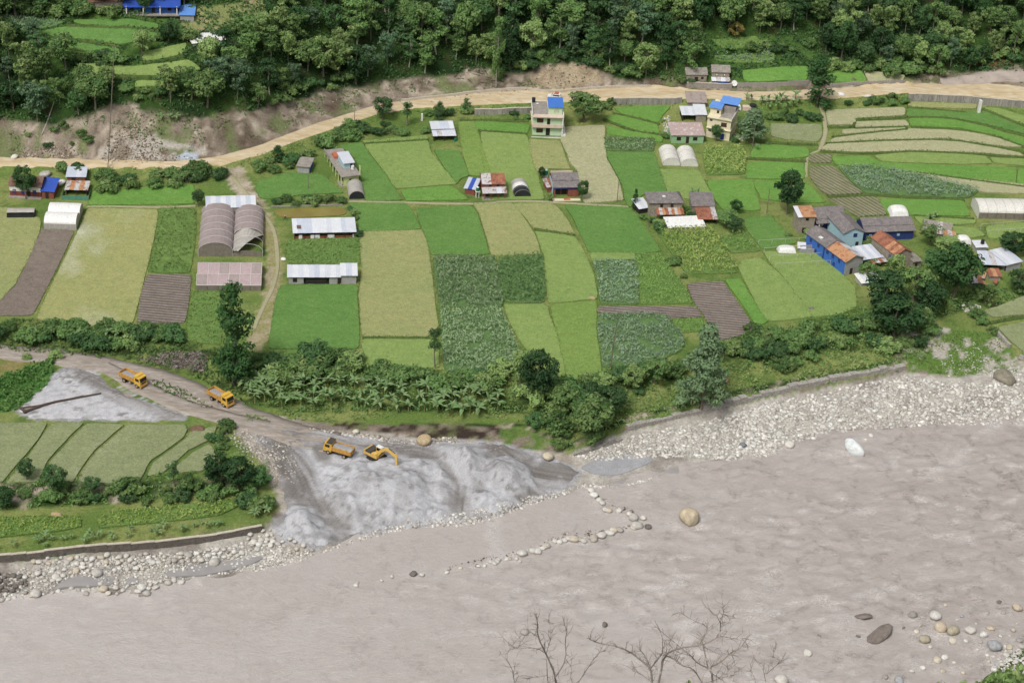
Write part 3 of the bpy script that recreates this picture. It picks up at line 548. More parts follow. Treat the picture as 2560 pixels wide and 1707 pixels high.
FM = dict(
    g=rice_mat('rice_bright', '#689645', '#77a04c', '#80a855'), G=rice_mat('rice_deep', '#608a44', '#6e944c', '#789a55'),
    o=rice_mat('rice_olive', '#839e58', '#90a75f', '#99ab66'), y=rice_mat('rice_yellow', '#9da46c', '#a9a973', '#94a066'),
    Y=rice_mat('rice_washed', '#a4a86c', '#b0ad76', '#98a468', pale=.8), t=rice_mat('rice_tan', '#b3b28c', '#bcb894', '#aab081'),
    l=rice_mat('rice_lime', '#7f9a50', '#8aa457', '#7a964e'), s=rice_mat('tilled_rows', '#8a8078', '#998d84', '#7c7168', (.26, .05, .55)),
    S=rice_mat('tilled_soil', '#877b71', '#93877c', '#7c7066'), p=rice_mat('paddy_grey', '#929a70', '#9ca379', '#87946a', pale=.25),
    q=rice_mat('tilled_green', '#8b8a6c', '#99957a', '#7b8258', (.24, .9, .55)),
    m=rice_mat('crop_floor', '#66854f', '#728f58', '#58764a'), w=rice_mat('weeds_floor', '#6b8c48', '#7f9854', '#5f8040'))
def leafy(name, c1, c2, c3=None, tr=.35):
    """foliage: diffuse + light through the leaf, varied leaf by leaf and plant by plant"""
    if name in MATS: return MATS[name]
    t = NT(name); v = t.geo(); oi = t.n('ObjectInfo').outputs['Random']
    at_ = t.n('VertexColor', layer_name='Col').outputs[0]
    c = t.mix(at_, A(c1), A(c2))
    if c3 is not None: c = t.mix(t.ramp(oi, [(.35, 0.0), (.9, .75)]), c, A(c3))
    c = t.mix(1.0, c, t.ramp(oi, [(0, .78), (1, 1.2)]), 'MULTIPLY')
    d = t.n('BsdfDiffuse'); t.l(c, d.inputs[0]); tl = t.n('BsdfTranslucent'); t.l(c, tl.inputs[0]); ms = t.n('MixShader'); ms.inputs[0].default_value = tr
    t.l(d.outputs[0], ms.inputs[1]); t.l(tl.outputs[0], ms.inputs[2]); t.l(ms.outputs[0], t.t.nodes['Material Output'].inputs[0])
    t.t.nodes.remove(t.b); return t.m
def quads(P, D, W, L, N=None):
    """leaf quads: centre P, along D (unit), width vector W (unit), half sizes L (length), N (width)"""
    a = P - D * L[:, None] - W * N[:, None] * .7; b = P - D * L[:, None] + W * N[:, None] * .7; c = P + D * L[:, None] + W * N[:, None] * .35; d = P + D * L[:, None] - W * N[:, None] * .35
    m = P + np.array([0, 0, 1.]) * (L * .35)[:, None]
    V = np.stack([a, b, m + W * N[:, None], c, d, m - W * N[:, None]], 1).reshape(-1, 3)
    k = np.arange(len(P)) * 6; F = np.concatenate([np.stack([k, k + 1, k + 2, k + 5], 1), np.stack([k + 5, k + 2, k + 3, k + 4], 1)])
    return V, F
def unit(a): return a / (np.linalg.norm(a, axis=-1, keepdims=True) + 1e-9)
def leaf_cloud(P, size, rs, up=.5, tone=None, aspect=.5):
    n = len(P); D = unit(rs.normal(size=(n, 3)) + np.array([0, 0, up])); W = unit(np.cross(D, rs.normal(size=(n, 3))))
    L = size * rs.uniform(.6, 1.35, n); V, F = quads(P, D, W, L, L * aspect)
    tone = rs.random(n) if tone is None else np.clip(tone + rs.normal(0, .15, n), 0, 1)
    return V, F, np.repeat(tone, 6)
def leaf_mesh(name, V, F, T):
    me = mesh_from(name, V, F); setcol(me, np.stack([T, T, T], 1)); return me
CROPS = {}
def crop(o, P, cls, h):
    """plants standing on a field: one body of leaves"""
    col, dens, size = {'m': (('#94b080', '#b4c8a0'), 6.0, .34), 'M': (('#74985f', '#93b478'), 6.0, .34), 'b': (('#94b08e', '#b2c8a8'), 6.0, .32), 'v': (('#a8c860', '#d4e48c'), 7, .3), 'V': (('#98b862', '#d2da8a'), 6, .32), 'w': (('#84a862', '#a6be78'), 3.6, .28), 'k': (('#8cb466', '#aacb78'), 6, .26)}[cls]
    P = np.asarray(P); a, b = P[:, :2].min(0), P[:, :2].max(0); n = int(np.prod(b - a) * dens)
    x, y = rng.uniform(a[0], b[0], n), rng.uniform(a[1], b[1], n)
    if cls in 'mMb':                                   # sown in rows across the slope
        y = np.round(y / .95) * .95 + rng.normal(0, .2, n) + .35 * np.sin(x / 3.5)
    k = inpoly(x, y, P); x, y = x[k], y[k]
    gapm = fbm(x / 3.5, y / 3.5, 3, 16) > .27; x, y = x[gapm], y[gapm]; hz = h * (.45 + .95 * fbm(x / 2.2, y / 1.3, 3, 6)); z = hfun(x, y) + hz * rng.uniform(.45, 1.05, len(x))
    V, F, T = leaf_cloud(np.stack([x, y, z], 1), size, rng, .25, fbm(x / 6, y / 4, 3, 12), .4)
    obj('foliage', leaf_mesh('foliage', V, F, T), leafy('crop_' + cls, *col), o, kind='stuff')
FIELDS = []
def field(cls, D, label, crop_cls=None, h=0, lift=.22, inset=-.18, name=None, step=2.0):
    P = smooth_poly(smooth_poly(gps(D), 1, .06), 1, .25); P = shrink(P, .16 if cls == 'p' else .05 if crop_cls else inset); P[:, :2] += (np.stack([fbm(P[:, 0] / 4, P[:, 1] / 4, 3, 5), fbm(P[:, 0] / 4, P[:, 1] / 4, 3, 9)], 1) - .5) * .5; k = len(FIELDS)
    nm = name or {'s': 'ploughed_field', 'S': 'ploughed_field', 'q': 'ploughed_field', 'm': 'maize_field', 'w': 'vegetable_field'}.get(cls, 'rice_field')
    V, F = grid_patch(P, step, lambda x, y: hfun(x, y) + lift + k * .002)
    o = obj(nm, mesh_from(nm, V, F, True), FM[cls], kind='structure', label=label, cat='field'); FIELDS.append(P)
    if crop_cls: crop(o, P, crop_cls, h)
    return o
f5 = lambda p: ZP(5, p)
field('y', f5([(-200, 410), (50, 405), (340, 500), (325, 620), (270, 750), (200, 900), (125, 1040), (0, 1180), (-200, 1300)]), 'yellow-green rice field behind the small black tunnel shed')
field('S', f5([(350, 590), (620, 600), (450, 960), (270, 1310), (-150, 1310), (-100, 1260), (10, 1180), (130, 1060), (205, 920), (265, 790), (325, 640)]), 'smooth bare brown soil strip below the white greenhouse')
field('Y', f5([(735, 410), (1330, 420), (1285, 680), (1220, 950), (1110, 1370), (900, 1440), (300, 1345), (480, 970), (680, 560)]), 'large yellowish rice field with pale watery patches')
field('w', f5([(1340, 405), (1650, 420), (1640, 700), (1600, 955), (1235, 950), (1295, 680)]), 'rough green vegetable plot beside the arched greenhouse', 'w', .7, name='vegetable_field')
field('s', f5([(1240, 965), (1600, 970), (1580, 1200), (1550, 1370), (1150, 1370), (1185, 1150)]), 'small ploughed brown plot with ridges below the green vegetable plot')
field('w', f5([(1620, 1105), (1860, 1100), (1860, 1560), (1560, 1520), (1580, 1300)]), 'rough grass plot behind the tall dark tree by the track', 'w', .5, name='grass_field')
field('g', f5([(780, 268), (1200, 240), (1620, 215), (1640, 370), (1000, 378), (735, 382)]), 'long narrow grass-green field below the roadside bushes')
f6 = lambda p: ZP(6, p)
field('G', f6([(85, 180), (350, 110), (620, 130), (690, 180), (800, 280), (470, 290), (180, 330), (100, 320), (70, 260)]), 'deep green rice field beside the long yellow-green house')
field('w', f6([(340, 680), (940, 650), (950, 880), (340, 890), (300, 760)]), 'weedy grass yard between the two long tin sheds', 'w', .55, name='grass_field')
field('G', f6([(270, 1055), (920, 1055), (908, 1150), (925, 1300), (935, 1590), (175, 1585), (200, 1400), (230, 1180)]), 'bright green rice field in front of the lower tin shed')
field('w', ZP(10, [(180, 250), (925, 255), (900, 330), (400, 330), (150, 300)]), 'strip of taller weeds at the lower end of the bright rice field', 'w', .8, name='grass_field')
field('G', f6([(845, 368), (1320, 368), (1400, 470), (1450, 580), (1200, 600), (930, 602), (925, 480)]), 'green rice field in the corner under the footpath')
field('y', f6([(932, 608), (1200, 605), (1455, 592), (1500, 700), (1530, 900), (1560, 1150), (1590, 1400), (1510, 1485), (960, 1488), (950, 1300), (935, 1150), (960, 900)]), 'long khaki rice field in the middle of the valley')
field('o', ZP(10, [(965, 165), (1515, 165), (1590, 200), (1600, 400), (1300, 420), (1090, 420), (960, 350)]), 'small olive rice field behind the banana grove')
field('G', f6([(1405, 412), (1860, 392), (1910, 430), (1950, 560), (2030, 798), (1535, 800), (1505, 680), (1460, 560)]), 'deep green rice field above the maize')
f7 = lambda p: ZP(7, p)
field('y', f7([(-190, 375), (130, 368), (180, 420), (260, 530), (330, 650), (375, 795), (-40, 803), (-80, 640), (-140, 450)]), 'khaki rice field below the red brick house')
field('m', f6([(1545, 818), (2080, 828), (2110, 1000), (2140, 1200), (2130, 1240), (1605, 1240), (1575, 1050)]), 'upper grey-green maize plot left of the dark maize', 'm', 1.7)
field('m', ZP(10, [(1605, -88), (2130, -88), (2170, 20), (2240, 170), (2290, 330), (2200, 470), (1900, 490), (1700, 465), (1640, 400), (1620, 100)]), 'large grey-green maize plot by the slim tree', 'm', 1.6)
field('m', f7([(10, 832), (375, 808), (400, 822), (410, 1000), (415, 1190), (380, 1203), (62, 1200), (32, 1000)]), 'square plot of dark green maize', 'M', 1.8)
field('y', f7([(140, 372), (470, 368), (530, 420), (600, 520), (660, 633), (320, 583), (260, 500)]), 'yellow rice field below the black and white tunnel')
field('o', f7([(325, 602), (660, 650), (750, 800), (820, 970), (845, 1120), (840, 1168), (640, 1188), (440, 1203), (418, 1000), (408, 815), (370, 720)]), 'yellow-green rice field right of the dark maize square')
field('o', ZP(11, [(62, -125), (420, -125), (450, -10), (500, 100), (540, 250), (580, 470), (480, 480), (400, 400), (200, 180), (120, 20)]), 'olive rice field below the dark maize square')
field('l', ZP(11, [(450, -125), (838, -155), (835, -30), (842, 100), (870, 330), (880, 440), (700, 500), (600, 490), (570, 350), (530, 200), (500, 60)]), 'lime green rice strip ending at the river bushes')
field('G', f7([(575, 385), (1110, 402), (1180, 470), (1280, 620), (1380, 770), (1200, 788), (790, 783), (760, 740), (700, 600), (640, 480)]), 'green rice field below the pale drying yard')
field('o', f7([(790, 788), (1160, 790), (1162, 840), (810, 850)]), 'thin yellowish strip above the blue-green vegetable plot')
field('m', f7([(805, 852), (1165, 845), (1190, 900), (1200, 1000), (1192, 1100), (1200, 1218), (870, 1213), (850, 1000)]), 'blue-green vegetable plot beside the lime strip', 'b', 1.0, name='vegetable_field')
field('w', f7([(1167, 797), (1390, 792), (1480, 930), (1590, 1080), (1660, 1212), (1202, 1218), (1192, 1000)]), 'fresh green vegetable plot beside the bean trellis', 'k', .8, name='vegetable_field')
field('s', f7([(855, 1232), (1680, 1238), (1720, 1320), (1460, 1330), (1200, 1300), (850, 1285)]), 'narrow grey ploughed strip below the vegetable plots')
field('m', ZP(11, [(848, -48), (1430, -42), (1500, 60), (1590, 170), (1560, 260), (1400, 330), (1200, 380), (1030, 400), (890, 400), (855, 130)]), 'blue-green crop around the thin dead tree', 'b', 1.1, name='vegetable_field')
field('w', f7([(1465, 1342), (1720, 1332), (1800, 1430), (1560, 1455), (1492, 1390)]), 'small green plot left of the dark ploughed strip', 'k', .6, name='vegetable_field')
field('s', f7([(1600, 1042), (1900, 1027), (2000, 1170), (2190, 1440), (1870, 1520), (1760, 1330), (1660, 1180)]), 'dark grey ploughed field with straight ridges')
field('w', f7([(1350, 612), (1800, 577), (1880, 700), (1980, 850), (2030, 950), (1600, 968), (1500, 830), (1400, 680)]), 'yellowing bean crop on trellises below the white tin roof', 'V', 2.0, name='vegetable_field')
field('w', f7([(1875, 642), (2110, 627), (2220, 770), (1985, 788), (1900, 720)]), 'small square of tall pale green crop', 'k', 1.6, name='vegetable_field')
f8 = lambda p: ZP(8, p)
field('G', f8([(20, 490), (230, 480), (300, 560), (380, 660), (430, 700), (250, 745), (150, 750), (60, 640), (5, 560)]), 'dark green rice field beside the grey two storey hut')
field('o', f8([(0, 840), (140, 832), (250, 920), (370, 1050), (480, 1200), (570, 1320), (330, 1350), (190, 1355), (100, 1200), (0, 1000), (-50, 900)]), 'pale olive rice strip below the white tent')
field('g', f7([(1920, 1012), (2050, 1007), (2130, 1150), (2280, 1360), (2190, 1400), (2100, 1260), (2010, 1130)]), 'green wedge between the ploughed ridges and the olive strip')
field('o', f8([(155, 772), (560, 792), (640, 795), (800, 950), (930, 1080), (940, 1240), (800, 1300), (580, 1320), (480, 1180), (380, 1050), (260, 910)]), 'green field with bare pole frames below the blue house')
field('g', f7([(2110, 22), (2590, 32), (2592, 165), (2100, 160)]), 'bright green rice field beside the yellow bean patch')
field('g', f7([(1765, 183), (2150, 168), (2220, 430), (1900, 420), (1820, 310)]), 'vivid green rice field above the twin slate sheds')
field('g', f8([(75, 182), (500, 177), (630, 310), (680, 360), (450, 365), (140, 330)]), 'green rice field behind the round dark tree')
field('o', f7([(1375, 85), (1700, 92), (1790, 270), (1830, 330), (1590, 330), (1445, 280)]), 'olive rice field below the twin white tunnels')
field('G', f7([(915, -58), (1330, -58), (1370, 90), (1435, 280), (1240, 290), (1120, 400), (1085, 340), (1065, 220), (1000, 100)]), 'deep green rice field beside the twin white tunnels')
field('t', f7([(558, -268), (915, -285), (905, -150), (925, 0), (1025, 180), (1070, 345), (740, 368), (720, 260), (690, 100), (620, 20), (600, -50), (548, -150)]), 'pale newly planted field in front of the big bush')
f3 = lambda p: ZP(3, p)
field('y', f3([(275, 1175), (535, 1192), (585, 1350), (620, 1425), (440, 1418), (345, 1460), (302, 1340)]), 'yellowish rice field in front of the green house')
field('o', f3([(-130, 1112), (258, 1138), (290, 1330), (350, 1480), (405, 1680), (-50, 1680), (-90, 1480), (-115, 1300)]), 'olive rice field behind the red brick house')
field('g', f3([(-190, 1022), (275, 1052), (260, 1125), (-150, 1102)]), 'green rice strip beside the green house')
f2 = lambda p: ZP(2, p)
field('l', f2([(1765, 1032), (1895, 1022), (1960, 1230), (2050, 1480), (1862, 1480), (1800, 1280)]), 'narrow lime green rice strip below the small tin shed')
field('o', f2([(975, 1217), (1510, 1183), (1530, 1280), (1640, 1420), (1760, 1550), (1240, 1588), (1145, 1440), (1045, 1320)]), 'wide olive green rice field below the leaning roadside tree')
field('o', f2([(965, 1190), (1505, 1143), (1510, 1178), (975, 1212)]), 'thin terrace strip above the wide olive rice field')
field('G', f2([(765, 1232), (945, 1195), (1035, 1330), (1140, 1460), (1225, 1580), (1290, 1685), (985, 1690), (945, 1480), (905, 1330), (830, 1270)]), 'green rice strip beside the long roof terrace house')
field('G', f2([(1560, 1262), (1768, 1272), (1855, 1480), (1785, 1500), (1750, 1545), (1645, 1400)]), 'green triangle of rice below the small tin shed')
field('g', f6([(1285, 257), (1700, 224), (1855, 342), (1325, 348)]), 'flat green rice wedge above the footpath')
field('g', f3([(985, 912), (1465, 892), (1400, 970), (1360, 1035), (1200, 998), (1055, 958)]), 'upper green rice terrace under the stained road wall')
field('g', f3([(925, 982), (1040, 968), (1345, 1052), (1370, 1128), (1150, 1098), (945, 1030)]), 'middle green rice terrace under the stained road wall')
field('g', f3([(935, 1062), (1130, 1110), (1400, 1155), (1390, 1200), (1150, 1160), (935, 1130)]), 'lower green rice terrace under the stained road wall')
field('m', f3([(907, 1172), (1330, 1182), (1330, 1278), (912, 1268)]), 'low maize strip beside the twin white tunnels', 'm', 1.3)
field('w', f3([(1745, 1245), (2080, 1242), (2100, 1350), (2090, 1470), (1765, 1478), (1735, 1350)]), 'yellow-green bean patch beside the twin white tunnels', 'V', 1.7, name='vegetable_field')
f4 = lambda p: ZP(4, p)
field('p', f4([(215, 1042), (650, 1047), (658, 1150), (620, 1198), (350, 1180), (225, 1150)]), 'flat olive paddy left of the pale path')
field('g', f4([(95, 1212), (540, 1252), (535, 1320), (350, 1338), (45, 1328)]), 'green rice strip above the bright field by the path')
field('t', f4([(685, 932), (1352, 908), (1348, 973), (925, 998), (932, 1048), (705, 1052)]), 'pale tan top terrace under the roadside bushes')
field('t', f4([(935, 1032), (1358, 1018), (1388, 1062), (935, 1073)]), 'short pale terrace second below the road')
field('t', f4([(825, 1097), (1348, 1073), (1340, 1097), (832, 1132)]), 'thin pale terrace third below the road')
field('t', f4([(702, 1202), (762, 1167), (1390, 1088), (1800, 1102), (2080, 1142), (2340, 1240), (2150, 1233), (1700, 1168), (1200, 1178)]), 'long pale terrace fourth below the road')
field('t', f4([(645, 1268), (692, 1218), (1200, 1193), (1700, 1183), (2120, 1252), (2310, 1290), (2350, 1318), (2000, 1288), (1400, 1268), (1000, 1288)]), 'long pale terrace fifth below the road')
field('o', f4([(1095, 1312), (1400, 1287), (1800, 1302), (2025, 1320), (2075, 1378), (1800, 1383), (1300, 1368), (1150, 1358)]), 'olive terrace above the long green rice band')
field('o', f4([(2065, 1332), (2350, 1342), (2560, 1362), (2560, 1408), (2350, 1398), (2100, 1375)]), 'olive terrace end by the frame of the right-hand fields')
field('g', f4([(735, 1328), (1050, 1322), (1130, 1372), (1400, 1387), (1800, 1402), (2285, 1417), (2275, 1555), (1900, 1510), (1450, 1450), (1000, 1400), (772, 1388)]), 'long green rice band above the blue-green crop')
field('g', f4([(2305, 1422), (2600, 1440), (2600, 1600), (2292, 1560)]), 'green rice field end right of the long green band')
field('G', f4([(1372, 920), (1860, 952), (2000, 932), (2350, 1082), (2350, 1128), (2000, 1040), (1700, 988), (1372, 983)]), 'green rice terrace around the white pillar')
field('g', f4([(1385, 1003), (1700, 1003), (1950, 1052), (2350, 1172), (2600, 1250), (2600, 1300), (2350, 1238), (2100, 1138), (1800, 1078), (1402, 1063)]), 'curving bright green terrace below the white pillar')
field('o', f4([(2015, 912), (2150, 922), (2350, 982), (2600, 1022), (2600, 1130), (2350, 1058), (2085, 940)]), 'olive terrace under the concrete road wall')
field('y', f4([(1378, 863), (1950, 882), (1950, 918), (1382, 905)]), 'yellow grass strip at the foot of the concrete road wall')
field('q', f4([(545, 1302), (728, 1307), (728, 1370), (552, 1370)]), 'small grey ploughed patch at the path corner')
field('q', f8([(562, 55), (750, 62), (870, 180), (1000, 288), (700, 298), (645, 260), (558, 150)]), 'ploughed slope with green lines below the path corner')
field('m', f8([(785, 68), (1000, 58), (1300, 98), (1700, 182), (1985, 260), (1880, 328), (1500, 318), (1020, 288), (900, 190)]), 'blue-green maize wedge above the slate roofed houses', 'b', 1.6)
field('t', f8([(1455, 123), (2350, 212), (2600, 242), (2600, 300), (2000, 275), (1700, 190)]), 'pale tan field strip above the long white greenhouse')
field('g', f8([(1125, 332), (1845, 352), (1895, 478), (1500, 468), (1205, 468)]), 'green field behind the slate roofed house')
field('q', f8([(702, 332), (1108, 317), (1195, 468), (940, 478), (880, 430)]), 'ridged brown-green plot behind the slate roofed house')
field('o', f8([(1425, 482), (1940, 502), (1930, 540), (1500, 558)]), 'narrow olive strip in front of the long white greenhouse')
field('o', f8([(1720, 562), (1940, 582), (2020, 640), (1900, 660), (1750, 610)]), 'small olive plot beside the collapsed shed')
field('o', f8([(2035, 562), (2560, 522), (2560, 700), (2045, 658)]), 'olive plot with bare trellis poles below the long greenhouse')
field('p', f8([(2005, 1272), (2350, 1142), (2600, 1100), (2600, 1330), (2330, 1310), (2085, 1332)]), 'grey-green paddy by the stony river corner')
field('p', ZP(12, [(2115, 65), (2350, 22), (2600, 0), (2600, 300), (2350, 290), (2250, 200)]), 'olive paddy above the broken stone wall')
f9 = lambda p: ZP(9, p)
field('p', f9([(-150, 862), (415, 872), (330, 1010), (220, 1140), (140, 1230), (20, 1370), (-150, 1400)]), 'first muted green paddy on the lower river terrace')
field('p', f9([(432, 872), (712, 872), (600, 980), (500, 1080), (400, 1190), (330, 1370), (35, 1383), (225, 1160)]), 'second muted green paddy on the lower river terrace')
field('p', f9([(728, 873), (1055, 882), (950, 970), (820, 1080), (720, 1200), (620, 1370), (355, 1370), (415, 1190)]), 'third muted green paddy on the lower river terrace')
field('p', f9([(1072, 883), (1555, 883), (1578, 930), (1540, 1000), (1400, 1100), (1265, 1190), (1195, 1330), (1000, 1388), (640, 1370), (735, 1200), (835, 1090)]), 'widest muted green paddy on the lower river terrace')
field('p', f9([(1595, 945), (1825, 895), (1790, 1000), (1735, 1033), (1580, 1105), (1475, 1200), (1380, 1290), (1220, 1330), (1285, 1200), (1555, 1005)]), 'curved paddy beside the round earth heap')
field('p', f9([(1755, 1050), (1800, 1085), (1828, 1180), (1700, 1278), (1410, 1300), (1515, 1195), (1605, 1125)]), 'small corner paddy by the bushes of the lower terrace')
f13 = lambda p: ZP(13, p)
field('w', f13([(-200, 185), (670, 172), (690, 260), (500, 300), (-200, 370)]), 'yellow-green fenced vegetable bed on the river wall', 'v', .8, name='vegetable_field')
field('w', f13([(815, 195), (960, 135), (1980, 35), (2000, 90), (1850, 170), (1200, 240), (835, 273)]), 'lush yellow-green bean bed on the river wall', 'v', 1.0, name='vegetable_field')
f1 = lambda p: ZP(1, p)
field('G', f1([(300, 282), (560, 238), (980, 253), (1340, 292), (1328, 338), (1000, 383), (700, 338), (480, 320)]), 'bright green rice terrace on the upper slope')
field('G', f1([(610, 182), (1000, 172), (1328, 212), (1320, 248), (1000, 238), (665, 210)]), 'narrow green terrace just below the blue upper house')
field('G', f1([(315, 352), (500, 352), (1000, 423), (1000, 480), (600, 450), (405, 400)]), 'lowest bright green terrace on the upper slope')
field('o', f1([(1195, 450), (1565, 373), (1530, 460), (1330, 508), (1205, 522)]), 'olive terrace below the white sheet shelter')
field('o', f1([(650, 548), (1100, 572), (1580, 513), (1690, 598), (1380, 638), (725, 638)]), 'broad olive terrace half hidden by forest trees')
field('o', f1([(1145, 692), (1368, 692), (1368, 733), (1135, 733)]), 'tiny olive terrace at the top of the landslip')
field('m', f1([(-100, 125), (250, 142), (555, 197), (430, 240), (100, 258), (-100, 240)]), 'maize plot at the upper edge of the slope', 'b', 1.4)
field('g', f4([(-15, 602), (535, 565), (525, 680), (0, 690)]), 'green field above the road beside the two huts')
field('g', f4([(685, 612), (980, 603), (1025, 690), (722, 698)]), 'small bright field above the road beyond the dark tree')
field('t', f4([(1002, 603), (1350, 642), (1330, 680), (1040, 685)]), 'pale strip above the road below the forest')
field('w', f3([(1800, 335), (2180, 312), (2250, 390), (1900, 418)]), 'upper leafy terrace in the forest clearing', 'w', 1.2, name='vegetable_field')
field('w', f3([(1825, 472), (2340, 432), (2340, 540), (1855, 520)]), 'leafy terrace hedge behind the two huts', 'b', 1.6, name='vegetable_field')
pool('pond_water', f6([(205, 402), (790, 387), (848, 463), (600, 480), (370, 490), (250, 480)]), PONDM, 'rectangular brown fish pond behind the upper tin shed', .15)

# ------------------------------------------------------------------ trees, shrubs, banana plants
BARK = mottled('bark', A('#6f675c'), A('#978d7e'), 1.2, .9, fine=6, obj_space=True)
PALEBARK = mottled('pale_bark', A('#9d9688'), A('#c4bdb0'), 1.2, .9, fine=6, obj_space=True)
def tube(pts, rad, seg=6):
    pts = np.asarray(pts, float); n = len(pts); T = unit(np.gradient(pts, axis=0)); ref = np.array([.31, .95, .05]); V = []
    for i in range(n):
        u = unit(np.cross(T[i], ref)); w = np.cross(T[i], u); a = np.arange(seg) * 2 * math.pi / seg
        V.append(pts[i] + rad[i] * (np.outer(np.cos(a), u) + np.outer(np.sin(a), w)))
    F = [(i * seg + k, i * seg + (k + 1) % seg, (i + 1) * seg + (k + 1) % seg, (i + 1) * seg + k) for i in range(n - 1) for k in range(seg)]
    F.append(tuple((n - 1) * seg + k for k in range(seg)))
    return np.concatenate(V), F
def join(parts):
    V, F, o = [], [], 0
    for v, f in parts:
        V.append(np.asarray(v, float)); F += [tuple(int(i) + o for i in q) for q in f]; o += len(v)
    return np.concatenate(V), F
def clump_leaves(C, R, per, size, rs, squash=.75, droop=.0, aspect=.55):
    P, N, T = [], [], []
    for c, r in zip(C, R):
        n = max(6, int(per * r * r)); d = unit(rs.normal(size=(n, 3)) + np.array([0, 0, .25])); q = c + d * r * np.array([1, 1, squash]) * rs.uniform(.55, 1.22, n)[:, None]
        P.append(q); N.append(unit(d + rs.normal(size=(n, 3)) * .45 + np.array([0, 0, .35]))); T.append(np.clip(rs.uniform(.15, .85) + rs.normal(0, .16, n), 0, 1))
    P, N, T = np.concatenate(P), np.concatenate(N), np.concatenate(T)
    D = unit(np.cross(N, rs.normal(size=P.shape)) - np.array([0, 0, droop])); W = unit(np.cross(N, D)); L = size * rs.uniform(.6, 1.4, len(P))
    V, F = quads(P, D, W, L, L * aspect); return V, F, np.repeat(T, 6)
def build_tree(name, kind, seed, mat, bark=BARK):
    """unit-height-10 plant: returns root with trunk and crown"""
    rs = np.random.default_rng(seed); root = empty(name, (0, 0, -500)); H = 10.0; parts = []
    lean = rs.normal(0, .25, 2)
    def path(z0, z1, n, amp): 
        z = np.linspace(z0, z1, n); return np.stack([lean[0] * z / H + amp * np.sin(z * .7 + seed), lean[1] * z / H + amp * np.cos(z * .6 + seed), z], 1)
    C, R = [], []
    if kind == 'broad':
        tp = path(-.4, 7.5, 8, .15); parts.append(tube(tp, np.linspace(.28, .08, 8)))
        for k in range(30):
            d = unit(rs.normal(size=3)); r = rs.uniform(.5, 1) ** .5; c = np.array([d[0] * 3.1 * r, d[1] * 3.1 * r, 6.1 + d[2] * 3.0 * r]); C.append(c + np.array([lean[0], lean[1], 0]) * .7); R.append(rs.uniform(.75, 1.35))
        args = (62, .27, .75, .1)
    elif kind == 'forest':
        tp = path(-.6, 9.2, 9, .12); parts.append(tube(tp, np.linspace(.17, .05, 9)))
        for k in range(32):
            zz = rs.uniform(2.9, 9.6); w = 2.3 * math.sin(math.pi * np.clip((zz - 2.6) / 7.6, .12, .95)); a = rs.uniform(0, 6.28); r = rs.uniform(.25, 1) * w
            C.append(np.array([math.cos(a) * r + lean[0] * .7, math.sin(a) * r + lean[1] * .7, zz])); R.append(rs.uniform(.5, .95))
        args = (95, .2, .6, .35)
    elif kind == 'plume':                      # drooping, light feathery crown
        for s in range(5):
            a = rs.uniform(0, 6.28); out = rs.uniform(.6, 2.4); hh = rs.uniform(7, 9.6); u = np.linspace(0, 1, 8)
            p = np.stack([math.cos(a) * out * u ** 2, math.sin(a) * out * u ** 2, hh * np.sin(u * 1.75) / math.sin(1.57)], 1); parts.append(tube(p, np.linspace(.1, .03, 8), 5))
            for q, uu in zip(p[2:], u[2:]): 
                for _ in range(2): C.append(q + rs.normal(size=3) * np.array([.8, .8, .45])); R.append(rs.uniform(.45, .85))
        args = (80, .22, .6, 1.1)
    elif kind == 'column':
        tp = path(-.3, 9.7, 8, .06); parts.append(tube(tp, np.linspace(.2, .03, 8)))
        for k in range(34):
            zz = 1.0 + 8.8 * rs.random(); w = 1.55 * min(1, (10.4 - zz) / 3.2) * min(1, (zz + .6) / 2.2); a = rs.uniform(0, 6.28); r = rs.uniform(.2, 1) * w
            C.append(np.array([math.cos(a) * r + lean[0] * zz / H, math.sin(a) * r + lean[1] * zz / H, zz])); R.append(rs.uniform(.5, .85))
        args = (110, .17, .8, .2)
    elif kind == 'conifer':
        tp = path(-.3, 9.7, 8, .06); parts.append(tube(tp, np.linspace(.2, .03, 8)))
        for k in range(120):
            zz = 1.2 + 8.4 * rs.random() ** .9; w = 3.2 * ((10.3 - zz) / 9) ** .8; a = rs.uniform(0, 6.28); r = rs.uniform(.3, 1) * w
            C.append(np.array([math.cos(a) * r, math.sin(a) * r, zz + .12 * r])); R.append(rs.uniform(.45, .9))
            if k % 4 == 0: parts.append(tube([(0, 0, zz - .5), (math.cos(a) * r, math.sin(a) * r, zz)], [.05, .02], 4))
        args = (110, .17, .5, .1)
    elif kind == 'slim':                       # bare stem, two balls of leaves
        tp = path(-.3, 9.0, 8, .12); parts.append(tube(tp, np.linspace(.2, .06, 8)))
        for k in range(22):
            top = k % 2; zz = (8.6 if top else 5.6) + rs.normal(0, .55); a = rs.uniform(0, 6.28); r = rs.uniform(0, 1.2)
            C.append(np.array([math.cos(a) * r, math.sin(a) * r, zz])); R.append(rs.uniform(.5, .85))
        args = (100, .18, .8, .2)
    elif kind == 'shrub':                      # about 10 wide x 7 high
        for k in range(4): a = rs.uniform(0, 6.28); parts.append(tube([(0, 0, -.3), (math.cos(a) * 1.2, math.sin(a) * 1.2, 3.5)], [.18, .06], 5))
        for k in range(24):
            a = rs.uniform(0, 6.28); r = rs.uniform(0, 1) ** .6 * 4.0; C.append(np.array([math.cos(a) * r, math.sin(a) * r, 1.2 + (4.4 - .6 * r) * rs.random()])); R.append(rs.uniform(.9, 1.7))
        args = (34, .42, .8, .2)
